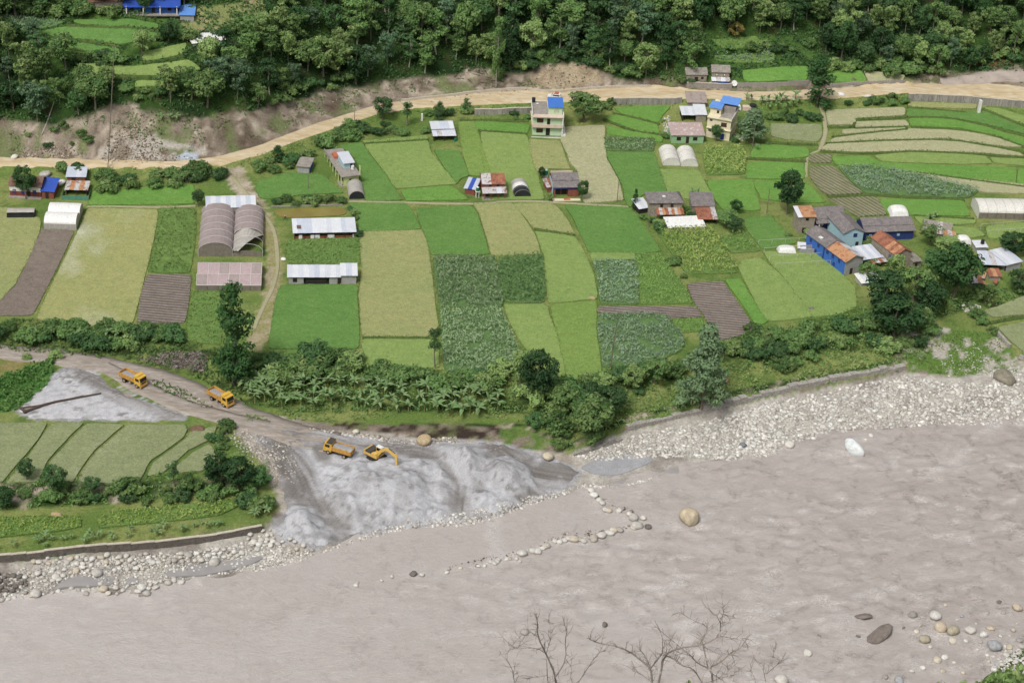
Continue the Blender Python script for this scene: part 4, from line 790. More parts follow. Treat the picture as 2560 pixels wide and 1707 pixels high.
    if kind in ('broad', 'forest', 'slim'):
        for c in C[::3]:
            zb = max(1.8, c[2] - 1.6); b = np.array([np.interp(zb, tp[:, 2], tp[:, 0]), np.interp(zb, tp[:, 2], tp[:, 1]), zb]); parts.append(tube([b, (b + c) / 2 + np.array([0, 0, .15]), c], [.09, .05, .02], 4))
    V, F = join(parts); tm = mesh_from('trunk', V, F); obj('trunk', tm, bark, root)
    V, F, T = clump_leaves(np.array(C), np.array(R), args[0], args[1], rs, args[2], args[3]); obj('crown', leaf_mesh('crown', V, F, T), mat, root)
    return root
L_dark = leafy('leaf_dark', '#4a6d46', '#7c9d68', '#638a56'); L_mid = leafy('leaf_mid', '#5f8650', '#9fba76', '#82a664'); L_light = leafy('leaf_light', '#7ba25c', '#bccf8c', '#a2bd78')
L_blue = leafy('leaf_blue', '#567858', '#90ac84', '#739672'); L_grey = leafy('leaf_grey', '#64805c', '#9eb48c', '#86a278'); L_deep = leafy('leaf_deep', '#38563a', '#628456', '#4f7344')
L_yel = leafy('leaf_yellow', '#7d8a45', '#b8b266', '#a08f55')
PROTO = {
    'broad': [build_tree('broadleaf_tree', 'broad', s, m) for s, m in ((1, L_mid), (2, L_dark), (3, L_light))],
    'dark': [build_tree('broadleaf_tree', 'broad', s, m) for s, m in ((4, L_deep), (5, L_deep))],
    'forest': [build_tree('forest_tree', 'forest', s, m, PALEBARK) for s, m in ((11, L_dark), (12, L_mid), (13, L_blue), (14, L_deep), (15, L_mid))],
    'plume': [build_tree('feathery_tree', 'plume', s, m) for s, m in ((21, L_light), (22, L_mid), (23, L_blue))],
    'column': [build_tree('column_tree', 'column', s, m) for s, m in ((31, L_deep), (32, L_dark))],
    'conifer': [build_tree('conifer_tree', 'conifer', s, m) for s, m in ((41, L_grey),)],
    'slim': [build_tree('slim_tree', 'slim', s, m) for s, m in ((51, L_dark),)],
    'shrub': [build_tree('shrub', 'shrub', s, m) for s, m in ((61, L_mid), (62, L_light), (63, L_dark), (64, L_mid))],
    'yellow': [build_tree('broadleaf_tree', 'broad', 71, L_yel)],
}
USED = set()
def put(kind, P, h, w=None, label=None, group=None, cat=None, var=None, rz=None, name=None):
    """stand a copy of a plant at P; h metres high, w metres wide"""
    ps = PROTO[kind]; proto = ps[random.randrange(len(ps)) if var is None else var % len(ps)]
    o = proto if proto.name not in USED else copy_tree(proto)
    USED.add(proto.name)
    if name: o.name = name
    s = h / (6.5 if kind == 'shrub' else 10.0); base = {'broad': 7.6, 'dark': 7.6, 'yellow': 7.6, 'forest': 5.2, 'plume': 6, 'column': 3.3, 'conifer': 6.6, 'slim': 3.6, 'shrub': 9.5}[kind]
    sx = s if w is None else w / base
    o.location = P; o.rotation_euler = (0, 0, rz if rz is not None else random.uniform(0, 6.28)); o.scale = (sx, sx, s)
    return tag(o, label, cat or ('shrub' if kind == 'shrub' else 'tree'), group)
def px_m(P):                           # native pixels per metre at P
    return FPX / ((np.asarray(P) - CAM) @ FW)
def tree_px(kind, n, bx, by, top, w, label, var=None, group=None):
    P = gpz(n, bx, by); k = px_m(P) * .88; h = (by - top) * .29787 / k
    return put(kind, P, h, w * .29787 / px_m(P), label, group, var=var)
def scatter(D, n, gap, tries=40, seed=0):
    rs = np.random.default_rng(seed); D = np.array(D); a, b = D.min(0), D.max(0); out = []
    for _ in range(n * tries):
        if len(out) >= n: break
        q = rs.uniform(a, b)
        if not inpoly(q[0], q[1], D): continue
        P = gp(*q)
        if all((P[0] - o[0]) ** 2 + (P[1] - o[1]) ** 2 > gap * gap for o in out): out.append(P)
    return out
# --- forest on the hillside
FOREST_NO = [np.array(gps(ZP(1, p)))[:, :2] for p in ([(280, 160), (600, 120), (1500, 130), (1600, 0), (2260, 0), (2250, 260), (1900, 330), (1700, 600), (1400, 760), (1000, 760), (640, 700), (560, 560), (280, 430)], [(-300, 110), (560, 170), (560, 250), (-300, 300)], [(930, 690), (1410, 690), (1390, 1010), (940, 1010)])] \
    + [np.array(gps(ZP(4, p)))[:, :2] for p in ([(-420, 300), (600, 290), (640, 480), (620, 700), (-440, 700)], [(660, 590), (1360, 620), (1350, 720), (660, 720)], [(1350, 640), (1800, 640), (2350, 520), (2700, 500), (2700, 800), (1400, 720)])]
rs = np.random.default_rng(5); placed = []
KL = {'forest': 'one of the tall slim-stemmed trees', 'broad': 'one of the round-crowned green trees', 'dark': 'one of the dense dark trees', 'plume': 'one of the feathery drooping trees'}
HOUSE_TOP = gp(*Z(1, 1250, 60))
for _ in range(22000):
    x, y = rs.uniform(-185, 215), rs.uniform(440, 690)
    zn = float(np.interp(y, _YI[:, int(round(x)) - GX0], np.arange(len(_YI))))
    if zn < 17.08 or zn > 19.22: continue
    if any(inpoly(x, y, p) for p in FOREST_NO): continue
    left = x < -62
    gap = 4.6 if left else 4.5
    if any((x - a) ** 2 + (y - b) ** 2 < gap * gap for a, b in placed): continue
    z = float(hfun(x, y)); dx, dy = to_px((x, y, z))
    if dy < -95 or dx < -120 or dx > 2470: continue
    if zn < 17.9 and rs.random() < .12: continue
    placed.append((x, y)); P = (x, y, z - .3)
    front = zn < 17.5
    if left:
        k = rs.choice(['broad', 'plume', 'forest', 'dark'], p=[.36, .38, .18, .08]); h = rs.uniform(7.5, 12.5)
        put(k, P, h, h * rs.uniform(.66, .85), KL[k] + ' on the slope under the upper terraces', KL[k][7:] + ' under the upper terraces')
    else:
        right = x > 75
        k = rs.choice(['forest', 'broad', 'dark', 'plume'], p=[.44, .26, .12, .18] if not right else [.32, .3, .12, .26]); h = rs.uniform(11, 17) if not right else rs.uniform(9, 14)
        if front: h *= .8
        put(k, P, h, h * rs.uniform(.56, .72), KL[k] + (' in the forest above the road' if not right else ' in the forest above the road fork'), KL[k][7:] + (' above the road' if not right else ' above the road fork'))
FOREST_N = len(placed)
# --- single trees, read off the photo
tree_px('column', 9, 1985, 520, -290, 300, 'tall dark column-shaped tree standing by the muddy track', 0)
tree_px('dark', 9, 1960, 540, 200, 330, 'dark bushy tree at the foot of the tall column tree', 0)
tree_px('broad', 9, 228, 1350, 1150, 160, 'small round tree at the edge of the lower terrace paddies', 1)
tree_px('broad', 9, 470, 1480, 1185, 210, 'dark pointed tree growing below the second lower paddy', 1)
tree_px('slim', 9, 1462, 1400, 1175, 120, 'thin tree with a small round head below the lower paddies', 0)
tree_px('broad', 9, 780, 1450, 1300, 150, 'low tree below the third paddy of the lower terrace', 1)
tree_px('broad', 9, 1150, 1420, 1305, 110, 'short tree below the widest paddy of the lower terrace', 0)
tree_px('dark', 9, 1850, 1420, 1090, 260, 'dark tree at the corner of the lower terrace', 1)
tree_px('dark', 9, 2000, 1440, 1130, 280, 'broad dark tree beside the gravel of the work yard', 0)
tree_px('broad', 9, 2180, 1420, 1225, 200, 'green tree where the lower terrace meets the work yard', 1)
tree_px('dark', 9, 40, 1560, 1380, 200, 'dark bush tree at the bottom of the lower terrace by the frame edge', 1)
tree_px('slim', 10, 1565, 395, 55, 130, 'slim tree with two balls of leaves beside the maize', 0)
tree_px('dark', 11, 340, 690, 225, 330, 'big dark tree standing between the banana grove and the lime strip', 0)
tree_px('broad', 11, 210, 560, 220, 220, 'lighter tree behind the big dark tree by the banana grove', 2)
tree_px('conifer', 11, 1720, 770, 40, 470, 'large grey-green feathery conifer above the stone river wall', 0)
tree_px('broad', 11, 780, 985, 640, 400, 'broad tree with big bluish leaves above the river shore', 0)
tree_px('broad', 11, 950, 800, 540, 300, 'bushy tree upslope of the broad bluish tree by the river', 1)
tree_px('broad', 11, 560, 760, 520, 260, 'leafy tree beside the big dark tree on the river bank', 0)
tree_px('broad', 11, 1160, 600, 375, 200, 'creeper-covered light green tree below the blue-green crop', 2)
tree_px('broad', 11, 1330, 520, 330, 260, 'tree with pale vines on the bank below the ploughed ridges', 0)
tree_px('dark', 8, 360, 455, 85, 260, 'round dark tree of leafy balls beside the grey hut', 0)
tree_px('column', 4, 610, 900, 535, 240, 'tall dark cypress-like tree by the tan road', 0)
tree_px('broad', 3, 740, 1020, 790, 330, 'big green bush tree beside the mint green house', 0)
tree_px('broad', 3, 1845, 1190, 1045, 110, 'small dark tree in front of the cream house', 1)
tree_px('conifer', 3, 2140, 1200, 930, 310, 'pale grey-green tree behind the bean patch', 0)
tree_px('broad', 2, 1130, 1010, 805, 170, 'roadside tree with a leaning bare trunk', 1)
tree_px('slim', 2, 1335, 1060, 865, 110, 'thin tree next to the leaning roadside tree', 0)
tree_px('column', 2, 1600, 1010, 865, 80, 'slender pointed tree behind the small tin shed', 1)
tree_px('column', 2, 1840, 950, 835, 80, 'short pointed tree below the tan road wall', 1)
tree_px('broad', 2, 850, 1110, 1000, 130, 'bush tree at the bend of the tan road', 0)
tree_px('column', 2, 255, 1350, 1235, 100, 'dark shrubby tree where the side path leaves the road', 0)
tree_px('dark', 5, 215, 330, 55, 190, 'dark round tree in front of the rust roofed farmhouse', 1)
tree_px('broad', 5, 1665, 390, 245, 110, 'small tree at the corner above the arched greenhouse', 1)
tree_px('column', 7, 1160, 420, 250, 45, 'dark pencil cypress beside the slate farmhouse', 0)
tree_px('dark', 7, 720, 340, 165, 100, 'slender dark tree at the corner of the slate roofed house', 1)
tree_px('dark', 7, 380, 160, 55, 60, 'small dark tree behind the green water tank', 0)
tree_px('broad', 7, 447, 345, 275, 60, 'rounded shrub tree in front of the slate roofed house', 2)
tree_px('dark', 7, 2010, 450, 330, 110, 'dark bush tree right of the rusty tin shed', 0)
tree_px('broad', 7, 1930, 560, 420, 200, 'leafy tree above the tall pale green crop', 0)
tree_px('broad', 7, 1990, 610, 470, 170, 'bush tree beside the tall pale green crop', 1)
for bx, by, top, w, k, v, lb in [(1750, 1160, 690, 430, 'dark', 0, 'tallest dark tree of the grove below the tin roofed barn'), (1640, 1000, 760, 330, 'broad', 1, 'leafy tree in the grove beside the rusty gabled house'), (1150, 1330, 960, 430, 'dark', 1, 'dark tree at the river end of the pole frame field'),
        (1250, 1480, 1150, 420, 'dark', 0, 'dense dark tree above the white boulder on the bank'), (1420, 1180, 900, 330, 'broad', 0, 'green tree in the hollow below the rusty gabled house'), (1560, 1290, 1010, 300, 'dark', 1, 'dark tree over the dry gully'),
        (1560, 720, 560, 230, 'plume', 1, 'feathery tree behind the rusty gabled house'), (1700, 800, 640, 250, 'broad', 2, 'light tree beside the white dome shelter'), (2250, 800, 610, 270, 'dark', 0, 'dark round tree below the bare trellis poles'), (1260, 1000, 800, 200, 'plume', 0, 'small feathery tree in the yard of the blue house'),
        (1030, 1000, 860, 170, 'broad', 0, 'bush tree at the end wall of the blue house'), (2290, 1120, 900, 190, 'broad', 1, 'tree with a pale leaning trunk by the tin barn'), (1480, 1450, 1240, 240, 'broad', 0, 'leafy tree on the bank above the river wall end')]:
    tree_px(k, 8, bx, by, top, w, lb, v)
tree_px('yellow', 3, 2010, 330, 195, 140, 'yellow-brown tree in the forest clearing', 0)
tree_px('forest', 2, 2080, 740, 170, 150, 'tall pale-stemmed tree alone at the edge of the cut bank', 1)
tree_px('broad', 1, 1190, 480, 260, 190, 'lone leafy tree between the upper terraces', 2); tree_px('dark', 1, 1420, 370, 190, 160, 'dark tree beside the upper blue house terraces', 0)
tree_px('dark', 1, 260+2030, 170, -40, 170, 'dark round tree at the edge of the upper meadow', 1)
tree_px('broad', 1, 870, 480, 420, 160, 'small bush tree on the upper terrace step', 1)
# --- shrubs
def bushes(n, poly, count, h, gap, label, group, seed, var=None, w=1.6):
    rs_ = np.random.default_rng(seed); count = max(3, int(count * .55)); h = (h[0] * 1.3, h[1] * 1.3)
    for P in scatter(ZP(n, poly), count, gap * 1.15, seed=seed):
        hh = rs_.uniform(*h); put('shrub', P, hh, hh * w * rs_.uniform(.85, 1.25), label, group, var=var if var is None else int(rs_.choice(var)))
bushes(5, [(740, 240), (800, 180), (1100, 130), (1800, 110), (1840, 150), (1620, 215), (1200, 245), (780, 265)], 26, (1.8, 3.4), 2.2, 'one of the bushes in the dense strip between road and field', 'bushes below the road', 1)
bushes(5, [(480, 80), (780, 100), (800, 170), (700, 200), (560, 90)], 4, (1.5, 2.6), 2, 'one of the bushes behind the net-fenced shed', 'bushes behind the net-fenced shed', 2)
bushes(9, [(-60, 30), (300, 60), (600, 30), (1000, 60), (1500, 130), (1450, 230), (900, 240), (500, 200), (-60, 170)], 40, (1.8, 3.6), 2.0, 'one of the bushes in the thicket above the muddy track', 'thicket above the muddy track', 3)
bushes(10, [(40, 330), (400, 290), (900, 330), (1100, 430), (1700, 480), (2250, 460), (2280, 560), (1800, 600), (1300, 560), (800, 510), (60, 480)], 44, (1.8, 3.8), 2.1, 'one of the bushes between the banana grove and the fields', 'bushes behind the banana grove', 4)
bushes(11, [(100, 560), (480, 530), (900, 480), (1100, 600), (1080, 900), (700, 1040), (450, 1080), (330, 900), (200, 760)], 30, (1.8, 4), 2.3, 'one of the bushes on the steep bank above the quarry pool', 'bushes on the bank above the sand heaps', 5)
bushes(11, [(900, 450), (1500, 330), (1580, 420), (1400, 560), (1100, 640)], 14, (1.5, 3.2), 2.3, 'one of the bushes along the lower edge of the crop', 'bushes below the blue-green crop', 6)
bushes(11, [(1850, 220), (2200, 150), (2350, 60), (2350, 330), (2200, 300), (1900, 330)], 14, (1.6, 3.2), 2.3, 'one of the hedge bushes below the dark ploughed field', 'hedge below the ploughed field', 7)
bushes(12, [(60, 60), (600, 20), (900, 60), (900, 250), (700, 400), (350, 500), (200, 330), (60, 220)], 26, (1.8, 3.8), 2.3, 'one of the bushes on the slope above the stone river wall', 'bushes above the stone river wall', 8)
bushes(12, [(900, 60), (1250, 30), (1250, 260), (1000, 270)], 8, (1.8, 3.4), 2.3, 'one of the bushes beside the dry gully', 'bushes beside the dry gully', 9)
bushes(12, [(1320, 180), (1560, 80), (1600, 200), (1380, 260)], 5, (1.6, 3), 2, 'one of the bushes on the grassy patch by the river', 'bushes on the grassy patch', 10)
bushes(8, [(1900, 1080), (2350, 1000), (2350, 1130), (2100, 1170), (1900, 1180)], 8, (1.5, 3), 2.2, 'one of the bushes around the ruined shed', 'bushes round the ruined shed', 11)
bushes(8, [(1960, 1280), (2090, 1330), (2080, 1480), (1920, 1400)], 5, (1.5, 2.6), 2, 'one of the bushes by the broken stone wall', 'bushes by the broken stone wall', 12)
bushes(8, [(300, 560), (450, 580), (600, 650), (560, 700), (400, 680)], 6, (.9, 1.8), 1.4, 'one of the garden shrubs beside the grey two storey hut', 'garden shrubs by the grey hut', 13)
bushes(8, [(1000, 640), (1080, 660), (1080, 780), (1000, 760)], 4, (1, 2), 1.3, 'one of the shrubs in the yard between the houses', 'shrubs in the yard', 14)
bushes(8, [(850, 880), (1250, 860), (1450, 900), (1300, 1000), (900, 1000)], 10, (1.2, 2.6), 1.8, 'one of the shrubs below the blue house', 'shrubs below the blue house', 15)
bushes(2, [(560, 1230), (700, 1130), (950, 1060), (1500, 1060), (1520, 1130), (1000, 1170), (720, 1230)], 26, (1.5, 3), 2.0, 'one of the bushes between the road bend and the rice terraces', 'bushes at the road bend', 16)
bushes(2, [(1400, 950), (1900, 930), (1920, 1000), (1760, 1030), (1500, 1010)], 10, (1.3, 2.6), 2.0, 'one of the bushes behind the small tin shed', 'bushes behind the small tin shed', 17)
bushes(2, [(0, 1400), (450, 1290), (540, 1300), (400, 1400), (100, 1480), (0, 1500)], 14, (1.2, 2.6), 2.0, 'one of the bushes beside the path down from the road', 'bushes beside the path from the road', 18)
bushes(3, [(120, 960), (290, 960), (280, 1030), (100, 1020)], 5, (1, 2), 1.8, 'one of the shrubs under the road wall by the mint house', 'shrubs under the road wall', 19)
bushes(3, [(860, 880), (980, 860), (960, 960), (880, 980)], 4, (1.2, 2.2), 1.6, 'one of the shrubs at the end of the stained road wall', 'shrubs at the end of the stained wall', 20)
bushes(4, [(760, 880), (1350, 830), (1360, 880), (780, 910)], 14, (1, 2), 1.8, 'one of the roadside bushes above the pale terraces', 'bushes above the pale terraces', 21)
bushes(4, [(180, 960), (640, 960), (650, 1020), (200, 1020)], 12, (1.4, 2.6), 1.8, 'one of the hedge bushes below the banana clump by the road', 'hedge below the roadside bananas', 22)
bushes(7, [(1200, 480), (1420, 500), (1450, 580), (1290, 600)], 9, (1.1, 2.2), 1.5, 'one of the garden bushes below the slate farmhouse', 'garden bushes below the slate farmhouse', 23)
bushes(7, [(1560, 400), (1690, 420), (1680, 500), (1560, 500)], 5, (1, 2), 1.4, 'one of the bushes between the farmhouse and the rusty shed', 'bushes between farmhouse and shed', 24)
bushes(7, [(1330, 620), (1400, 620), (1640, 990), (1580, 1020)], 9, (1.0, 1.8), 1.6, 'one of the dark bushes at the foot of the bean trellis', 'bushes along the bean trellis', 25)
bushes(6, [(200, 340), (780, 330), (800, 375), (200, 385)], 16, (1.3, 2.2), 1.4, 'one of the hedge plants along the back of the fish pond', 'hedge behind the fish pond', 26)
bushes(6, [(810, 370), (850, 370), (930, 520), (915, 660), (890, 600), (870, 470)], 9, (1, 1.7), 1.2, 'one of the bushes beside the fish pond', 'bushes beside the fish pond', 27)
bushes(9, [(1900, 890), (1780, 1010), (1900, 1100), (2150, 1260), (2050, 1190), (1930, 1060)], 12, (.9, 1.8), 1.6, 'one of the low bushes along the edge of the work yard', 'bushes along the work yard', 28)
bushes(9, [(300, 1420), (1700, 1400), (1950, 1420), (2150, 1460), (2000, 1540), (1400, 1550), (500, 1530), (100, 1480)], 34, (1.2, 2.6), 2.2, 'one of the bushes on the dark slope below the lower paddies', 'bushes on the slope below the lower paddies', 29)
bushes(9, [(150, 290), (500, 300), (480, 370), (230, 360)], 6, (1, 1.8), 1.6, 'one of the bushes beside the tall grass by the track', 'bushes by the tall grass', 30)
bushes(13, [(2050, 30), (2230, 60), (2230, 230), (2080, 220)], 6, (1.6, 2.8), 1.6, 'one of the bushes at the end of the bean bed', 'bushes at the end of the bean bed', 31)
bushes(1, [(620, 470), (1000, 480), (1000, 540), (640, 540)], 8, (1.5, 2.8), 2, 'one of the bushes on the step between upper terraces', 'bushes between the upper terraces', 32)
bushes(1, [(950, 760), (1380, 760), (1400, 900), (1050, 830)], 10, (1, 2.2), 2, 'one of the bushes at the top of the landslip', 'bushes at the top of the landslip', 33)
bushes(1, [(-50, 30), (500, 60), (700, 100), (1040, 100), (1000, 150), (500, 130), (-50, 110)], 16, (2, 4), 2.4, 'one of the bushes left of the upper blue house', 'bushes beside the upper house', 34)
bushes(1, [(1340, 250), (1600, 300), (1560, 380), (1230, 430), (1210, 380)], 9, (1.4, 2.6), 2, 'one of the bushes below the white sheet shelter', 'bushes below the white shelter', 35)
bushes(3, [(1600, 600), (1800, 560), (1820, 700), (1560, 690), (1250, 690), (1250, 650)], 10, (.9, 2), 1.8, 'one of the bushes around the two grey huts', 'bushes round the two grey huts', 36)
bushes(4, [(-420, 400), (560, 380), (560, 440), (-420, 460)], 16, (1.5, 2.6), 2.2, 'one of the bushes on the step between the clearing terraces', 'bushes in the forest clearing', 37)
bushes(4, [(620, 560), (1400, 560), (1700, 640), (1300, 630), (700, 590)], 22, (2, 4), 2.6, 'one of the light bushes along the forest foot by the fork', 'bushes along the forest foot', 38, (1, 0))
bushes(4, [(1800, 540), (2100, 560), (2400, 480), (2400, 420), (1900, 420)], 16, (1.4, 3), 2.6, 'one of the bushes on the slope above the side road', 'bushes above the side road', 39)
bushes(2, [(150, 900), (400, 870), (700, 760), (850, 680), (900, 640), (600, 700), (200, 800)], 18, (1.4, 3), 2.4, 'one of the shrubs at the top of the cut bank', 'shrubs on top of the cut bank', 40)
bushes(3, [(0, 700), (250, 600), (480, 500), (720, 480), (900, 620), (1200, 660), (1200, 620), (800, 430), (300, 480), (0, 600)], 26, (1.4, 3), 2.4, 'one of the shrubs at the forest edge above the earth mound', 'shrubs above the earth mound', 41)
bushes(1, [(150, 1100), (450, 1050), (800, 1100), (840, 1180), (600, 1250), (300, 1250)], 14, (.8, 1.6), 2, 'one of the low weeds regrowing on the landslip', 'weeds on the landslip', 42)
bushes(3, [(1960, 1080), (2300, 1180), (2300, 1230), (2000, 1200)], 8, (.8, 1.6), 1.6, 'one of the shrubs beside the cream house garden', 'shrubs beside the cream house', 43)
bushes(3, [(1410, 980), (1470, 1040), (1480, 1150), (1400, 1160), (1390, 1060)], 6, (.8, 1.7), 1.3, 'one of the shrubs along the junk by the tin sheds', 'shrubs beside the tin sheds', 44)
# --- banana plants: every large leaf its own piece
L_ban = leafy('leaf_banana', '#648e52', '#aec690', '#8aac72', .3)
STEMG = mottled('banana_stem', A('#7d8a50'), A('#a39a66'), 1.5, .8, obj_space=True)
def banana_leaf(seed):
    rs_ = np.random.default_rng(seed); n = 7; u = np.linspace(0, 1, n); L = 2.7; dr = rs_.uniform(.9, 1.6)
    x = L * .75 * u; z = L * .62 * u * (1.35 - dr * u); w = .34 * np.sin(np.clip(u * 1.02 + .06, 0, 1) * math.pi) ** .6 + .02
    V = []
    for i in range(n): V += [(x[i], -w[i], z[i] - w[i] * .35), (x[i], 0, z[i]), (x[i], w[i], z[i] - w[i] * .35)]
    F = [(i * 3 + k, i * 3 + k + 1, i * 3 + k + 4, i * 3 + k + 3) for i in range(n - 1) for k in range(2)]
    me = mesh_from('leaf', np.array(V), F); T = np.full(len(V), rs_.uniform(.2, .9)); T[1::3] += .15; setcol(me, np.clip(np.stack([T] * 3, 1), 0, 1)); me.materials.append(L_ban); return me
BLEAF = [banana_leaf(s) for s in range(6)]
_v, _f = tube([(0, 0, -.2), (.03, 0, 1), (.0, .04, 2.1)], [.16, .13, .08], 6); BSTEM = mesh_from('stem', _v, _f); BSTEM.materials.append(STEMG)
def banana(P, h, label, group):
    o = empty('banana_plant', P, random.uniform(0, 6.28), label, 'banana plant', group); s = h / 3.6; o.scale = (s, s, s)
    obj('stem', BSTEM, None, o)
    for k in range(random.randint(7, 9)):
        l = obj('leaf', random.choice(BLEAF), None, o); l.location = (0, 0, 1.9 + random.uniform(-.25, .2)); l.rotation_euler = (0, -random.uniform(-.15, .75), k * 2.4 + random.uniform(-.3, .3)); l.scale = [random.uniform(.75, 1.1)] * 3
def grove(n, poly, count, h, gap, label, group, seed):
    for P in scatter(ZP(n, poly), count, gap, seed=seed): banana(P, random.uniform(*h), label, group)
grove(10, [(-30, 690), (450, 760), (800, 735), (1250, 780), (1900, 825), (2180, 770), (2120, 620), (1500, 600), (700, 560), (0, 560)], 66, (3.0, 4.6), 1.9, 'one of the banana plants in the grove above the sand heaps', 'banana grove above the sand heaps', 1)
grove(9, [(1900, 560), (2080, 480), (2350, 500), (2350, 700), (2150, 690)], 9, (3, 4.4), 1.9, 'one of the banana plants beside the second truck', 'banana plants by the track', 2)
grove(13, [(-50, 470), (600, 420), (1200, 370), (2000, 230), (2000, 200), (1200, 290), (600, 350), (-50, 400)], 26, (1.6, 2.6), 1.3, 'one of the young banana plants lining the river wall', 'young banana plants along the river wall', 3)
grove(13, [(2060, 130), (2250, 120), (2250, 200), (2080, 190)], 3, (2.4, 3.4), 1.5, 'one of the banana plants at the river wall corner', 'banana plants at the wall corner', 4)
grove(4, [(130, 850), (450, 840), (470, 930), (180, 930)], 11, (2.8, 4), 1.7, 'one of the banana plants by the tan road', 'banana plants by the tan road', 5)
grove(4, [(-30, 830), (60, 830), (60, 870), (-20, 870)], 2, (2.6, 3.4), 1.4, 'one of the banana plants behind the black water tank', 'banana plants behind the tank', 6)
grove(1, [(1350, 980), (1480, 980), (1480, 1030), (1350, 1030)], 3, (2.6, 3.6), 1.6, 'one of the banana plants on the edge of the landslip', 'banana plants on the landslip edge', 7)
grove(1, [(1500, 830), (1620, 820), (1620, 860), (1510, 870)], 2, (3, 4), 1.6, 'one of the banana plants under the forest trees', 'banana plants under the forest', 8)
grove(9, [(480, 130), (680, 100), (680, 170), (500, 190)], 5, (2.4, 3.6), 1.6, 'one of the banana plants in the thicket above the track', 'banana plants in the thicket', 9)
grove(9, [(880, 120), (1040, 90), (1040, 160), (900, 180)], 4, (2.4, 3.4), 1.6, 'one of the banana plants below the watery rice field', 'banana plants below the watery field', 10)
grove(8, [(1540, 500), (1640, 500), (1640, 540), (1540, 540)], 3, (2.4, 3.2), 1.2, 'one of the banana plants behind the collapsed shed', 'banana plants behind the collapsed shed', 11)
grove(7, [(1640, 300), (1720, 300), (1720, 330), (1640, 330)], 3, (2.6, 3.6), 1.2, 'one of the fan-leaved plants behind the slate shed', 'banana plants behind the slate shed', 12)

# --- undergrowth: one uncountable mass per place
def undergrowth(mask, dens, h, size, mat, name, label, seed):
    mask = mask & ~FIELDMASK
    rs_ = np.random.default_rng(seed); j, i = np.nonzero(mask); n = int(len(j) * dens); k = rs_.integers(0, len(j), n)
    x, y = gx[i[k]] + rs_.uniform(-.5, .5, n), gy[j[k]] + rs_.uniform(-.5, .5, n)
    q = fbm(x / 3, y / 3, 3, seed); keep = q > .36; x, y, q = x[keep], y[keep], q[keep]
    z = hfun(x, y) + h * (q - .2) * 2.2 * rs_.uniform(.15, 1, len(x))
    V, F, T = leaf_cloud(np.stack([x, y, z], 1), size, rs_, .35, fbm(x / 8, y / 8, 3, seed + 4), .5)
    obj(name, leaf_mesh(name, V, F, T), mat, kind='stuff', label=label)
FIELDMASK = np.zeros(XX.shape, bool)
for P_ in FIELDS: FIELDMASK |= inpoly(XX, YY, P_)
inview = (PXX > -90) & (PXX < 2440) & (PYY > -60) & (PYY < 1600)
soilish = inpoly(PXX, PYY, np.array(WORK))
undergrowth(inview & (ZONE > 17.06) & (ZONE < 19.2) & (fbm(XX / 7, YY / 7, 2, 77) > .3), 3.0, .9, .42, L_dark, 'undergrowth', 'dark green undergrowth between the forest trees', 3)
undergrowth(inview & (ZONE > 9.95) & (ZONE < 11.04) & ~soilish & (PXX > 560), 5.0, .9, .36, L_mid, 'undergrowth', 'green undergrowth covering the bank between fields and river', 5)
undergrowth(inview & (ZONE > 5.95) & (ZONE < 9.95) & ~soilish & (PXX > 1240) & (PXX < 2130), 3.6, .6, .34, L_light, 'undergrowth', 'light green weeds on the slope above the river wall', 7)
undergrowth(inview & (ZONE > 7.0) & (ZONE < 8.15) & (PXX < 620), 3.2, .7, .34, L_mid, 'undergrowth', 'weeds on the dark slope below the lower paddies', 9)
undergrowth(inview & (ZONE > 9.95) & (ZONE < 11.04) & (PXX <= 560), 4.0, .9, .36, L_mid, 'undergrowth', 'weedy bank above the muddy track', 10)
undergrowth(inview & (ZONE > 14.0) & (ZONE < 14.95), 2.6, .5, .3, L_light, 'undergrowth', 'grass and weeds on the verge below the tan road', 11)
undergrowth(inpoly(PXX, PYY, np.array(ZP(9, [(-200, 490), (0, 480), (420, 330), (450, 430), (400, 540), (130, 760), (-200, 790)]))), 6.0, 1.2, .4, leafy('tall_grass', '#5f8c4a', '#86ab64'), 'tall_grass', 'patch of tall green grass beside the white sand', 12)
undergrowth(inpoly(PXX, PYY, np.array(ZP(9, [(1270, 510), (1350, 520), (1560, 600), (1800, 740), (1700, 740), (1500, 650), (1300, 570)]))), 5.0, .5, .3, L_mid, 'grass_strip', 'strip of grass between the two arms of the muddy track', 13)
undergrowth(inview & (SAND < .1) & inpoly(PXX, PYY, np.array(ZP(12, [(1250, 150), (1600, 60), (2100, 100), (2350, 380), (2350, 430), (1700, 470), (1380, 400)]))), 2.2, .35, .3, L_light, 'undergrowth', 'short grass creeping over the stones by the river corner', 14)
undergrowth(inview & (ZONE > 16.15) & (ZONE < 17.1) & (fbm(XX / 5, YY / 5, 3, 91) > .56), 3.0, .5, .3, L_mid, 'undergrowth', 'scattered weeds growing on the bare cut bank', 15)
undergrowth(inview & (ZONE > 8.9) & (ZONE < 10.0) & (PXX > 560) & (PXX < 1260) & ~inpoly(PXX, PYY, np.array(WORK)) & (fbm(XX / 4, YY / 4, 3, 95) > .42), 3.5, .5, .28, L_light, 'undergrowth', 'low weeds along the strip below the banana grove', 16)
undergrowth((ZONE > 19.25) & (np.abs(XX) < 225), 1.1, 6.0, 1.1, L_dark, 'forest', 'unbroken forest higher up the mountainside', 17)

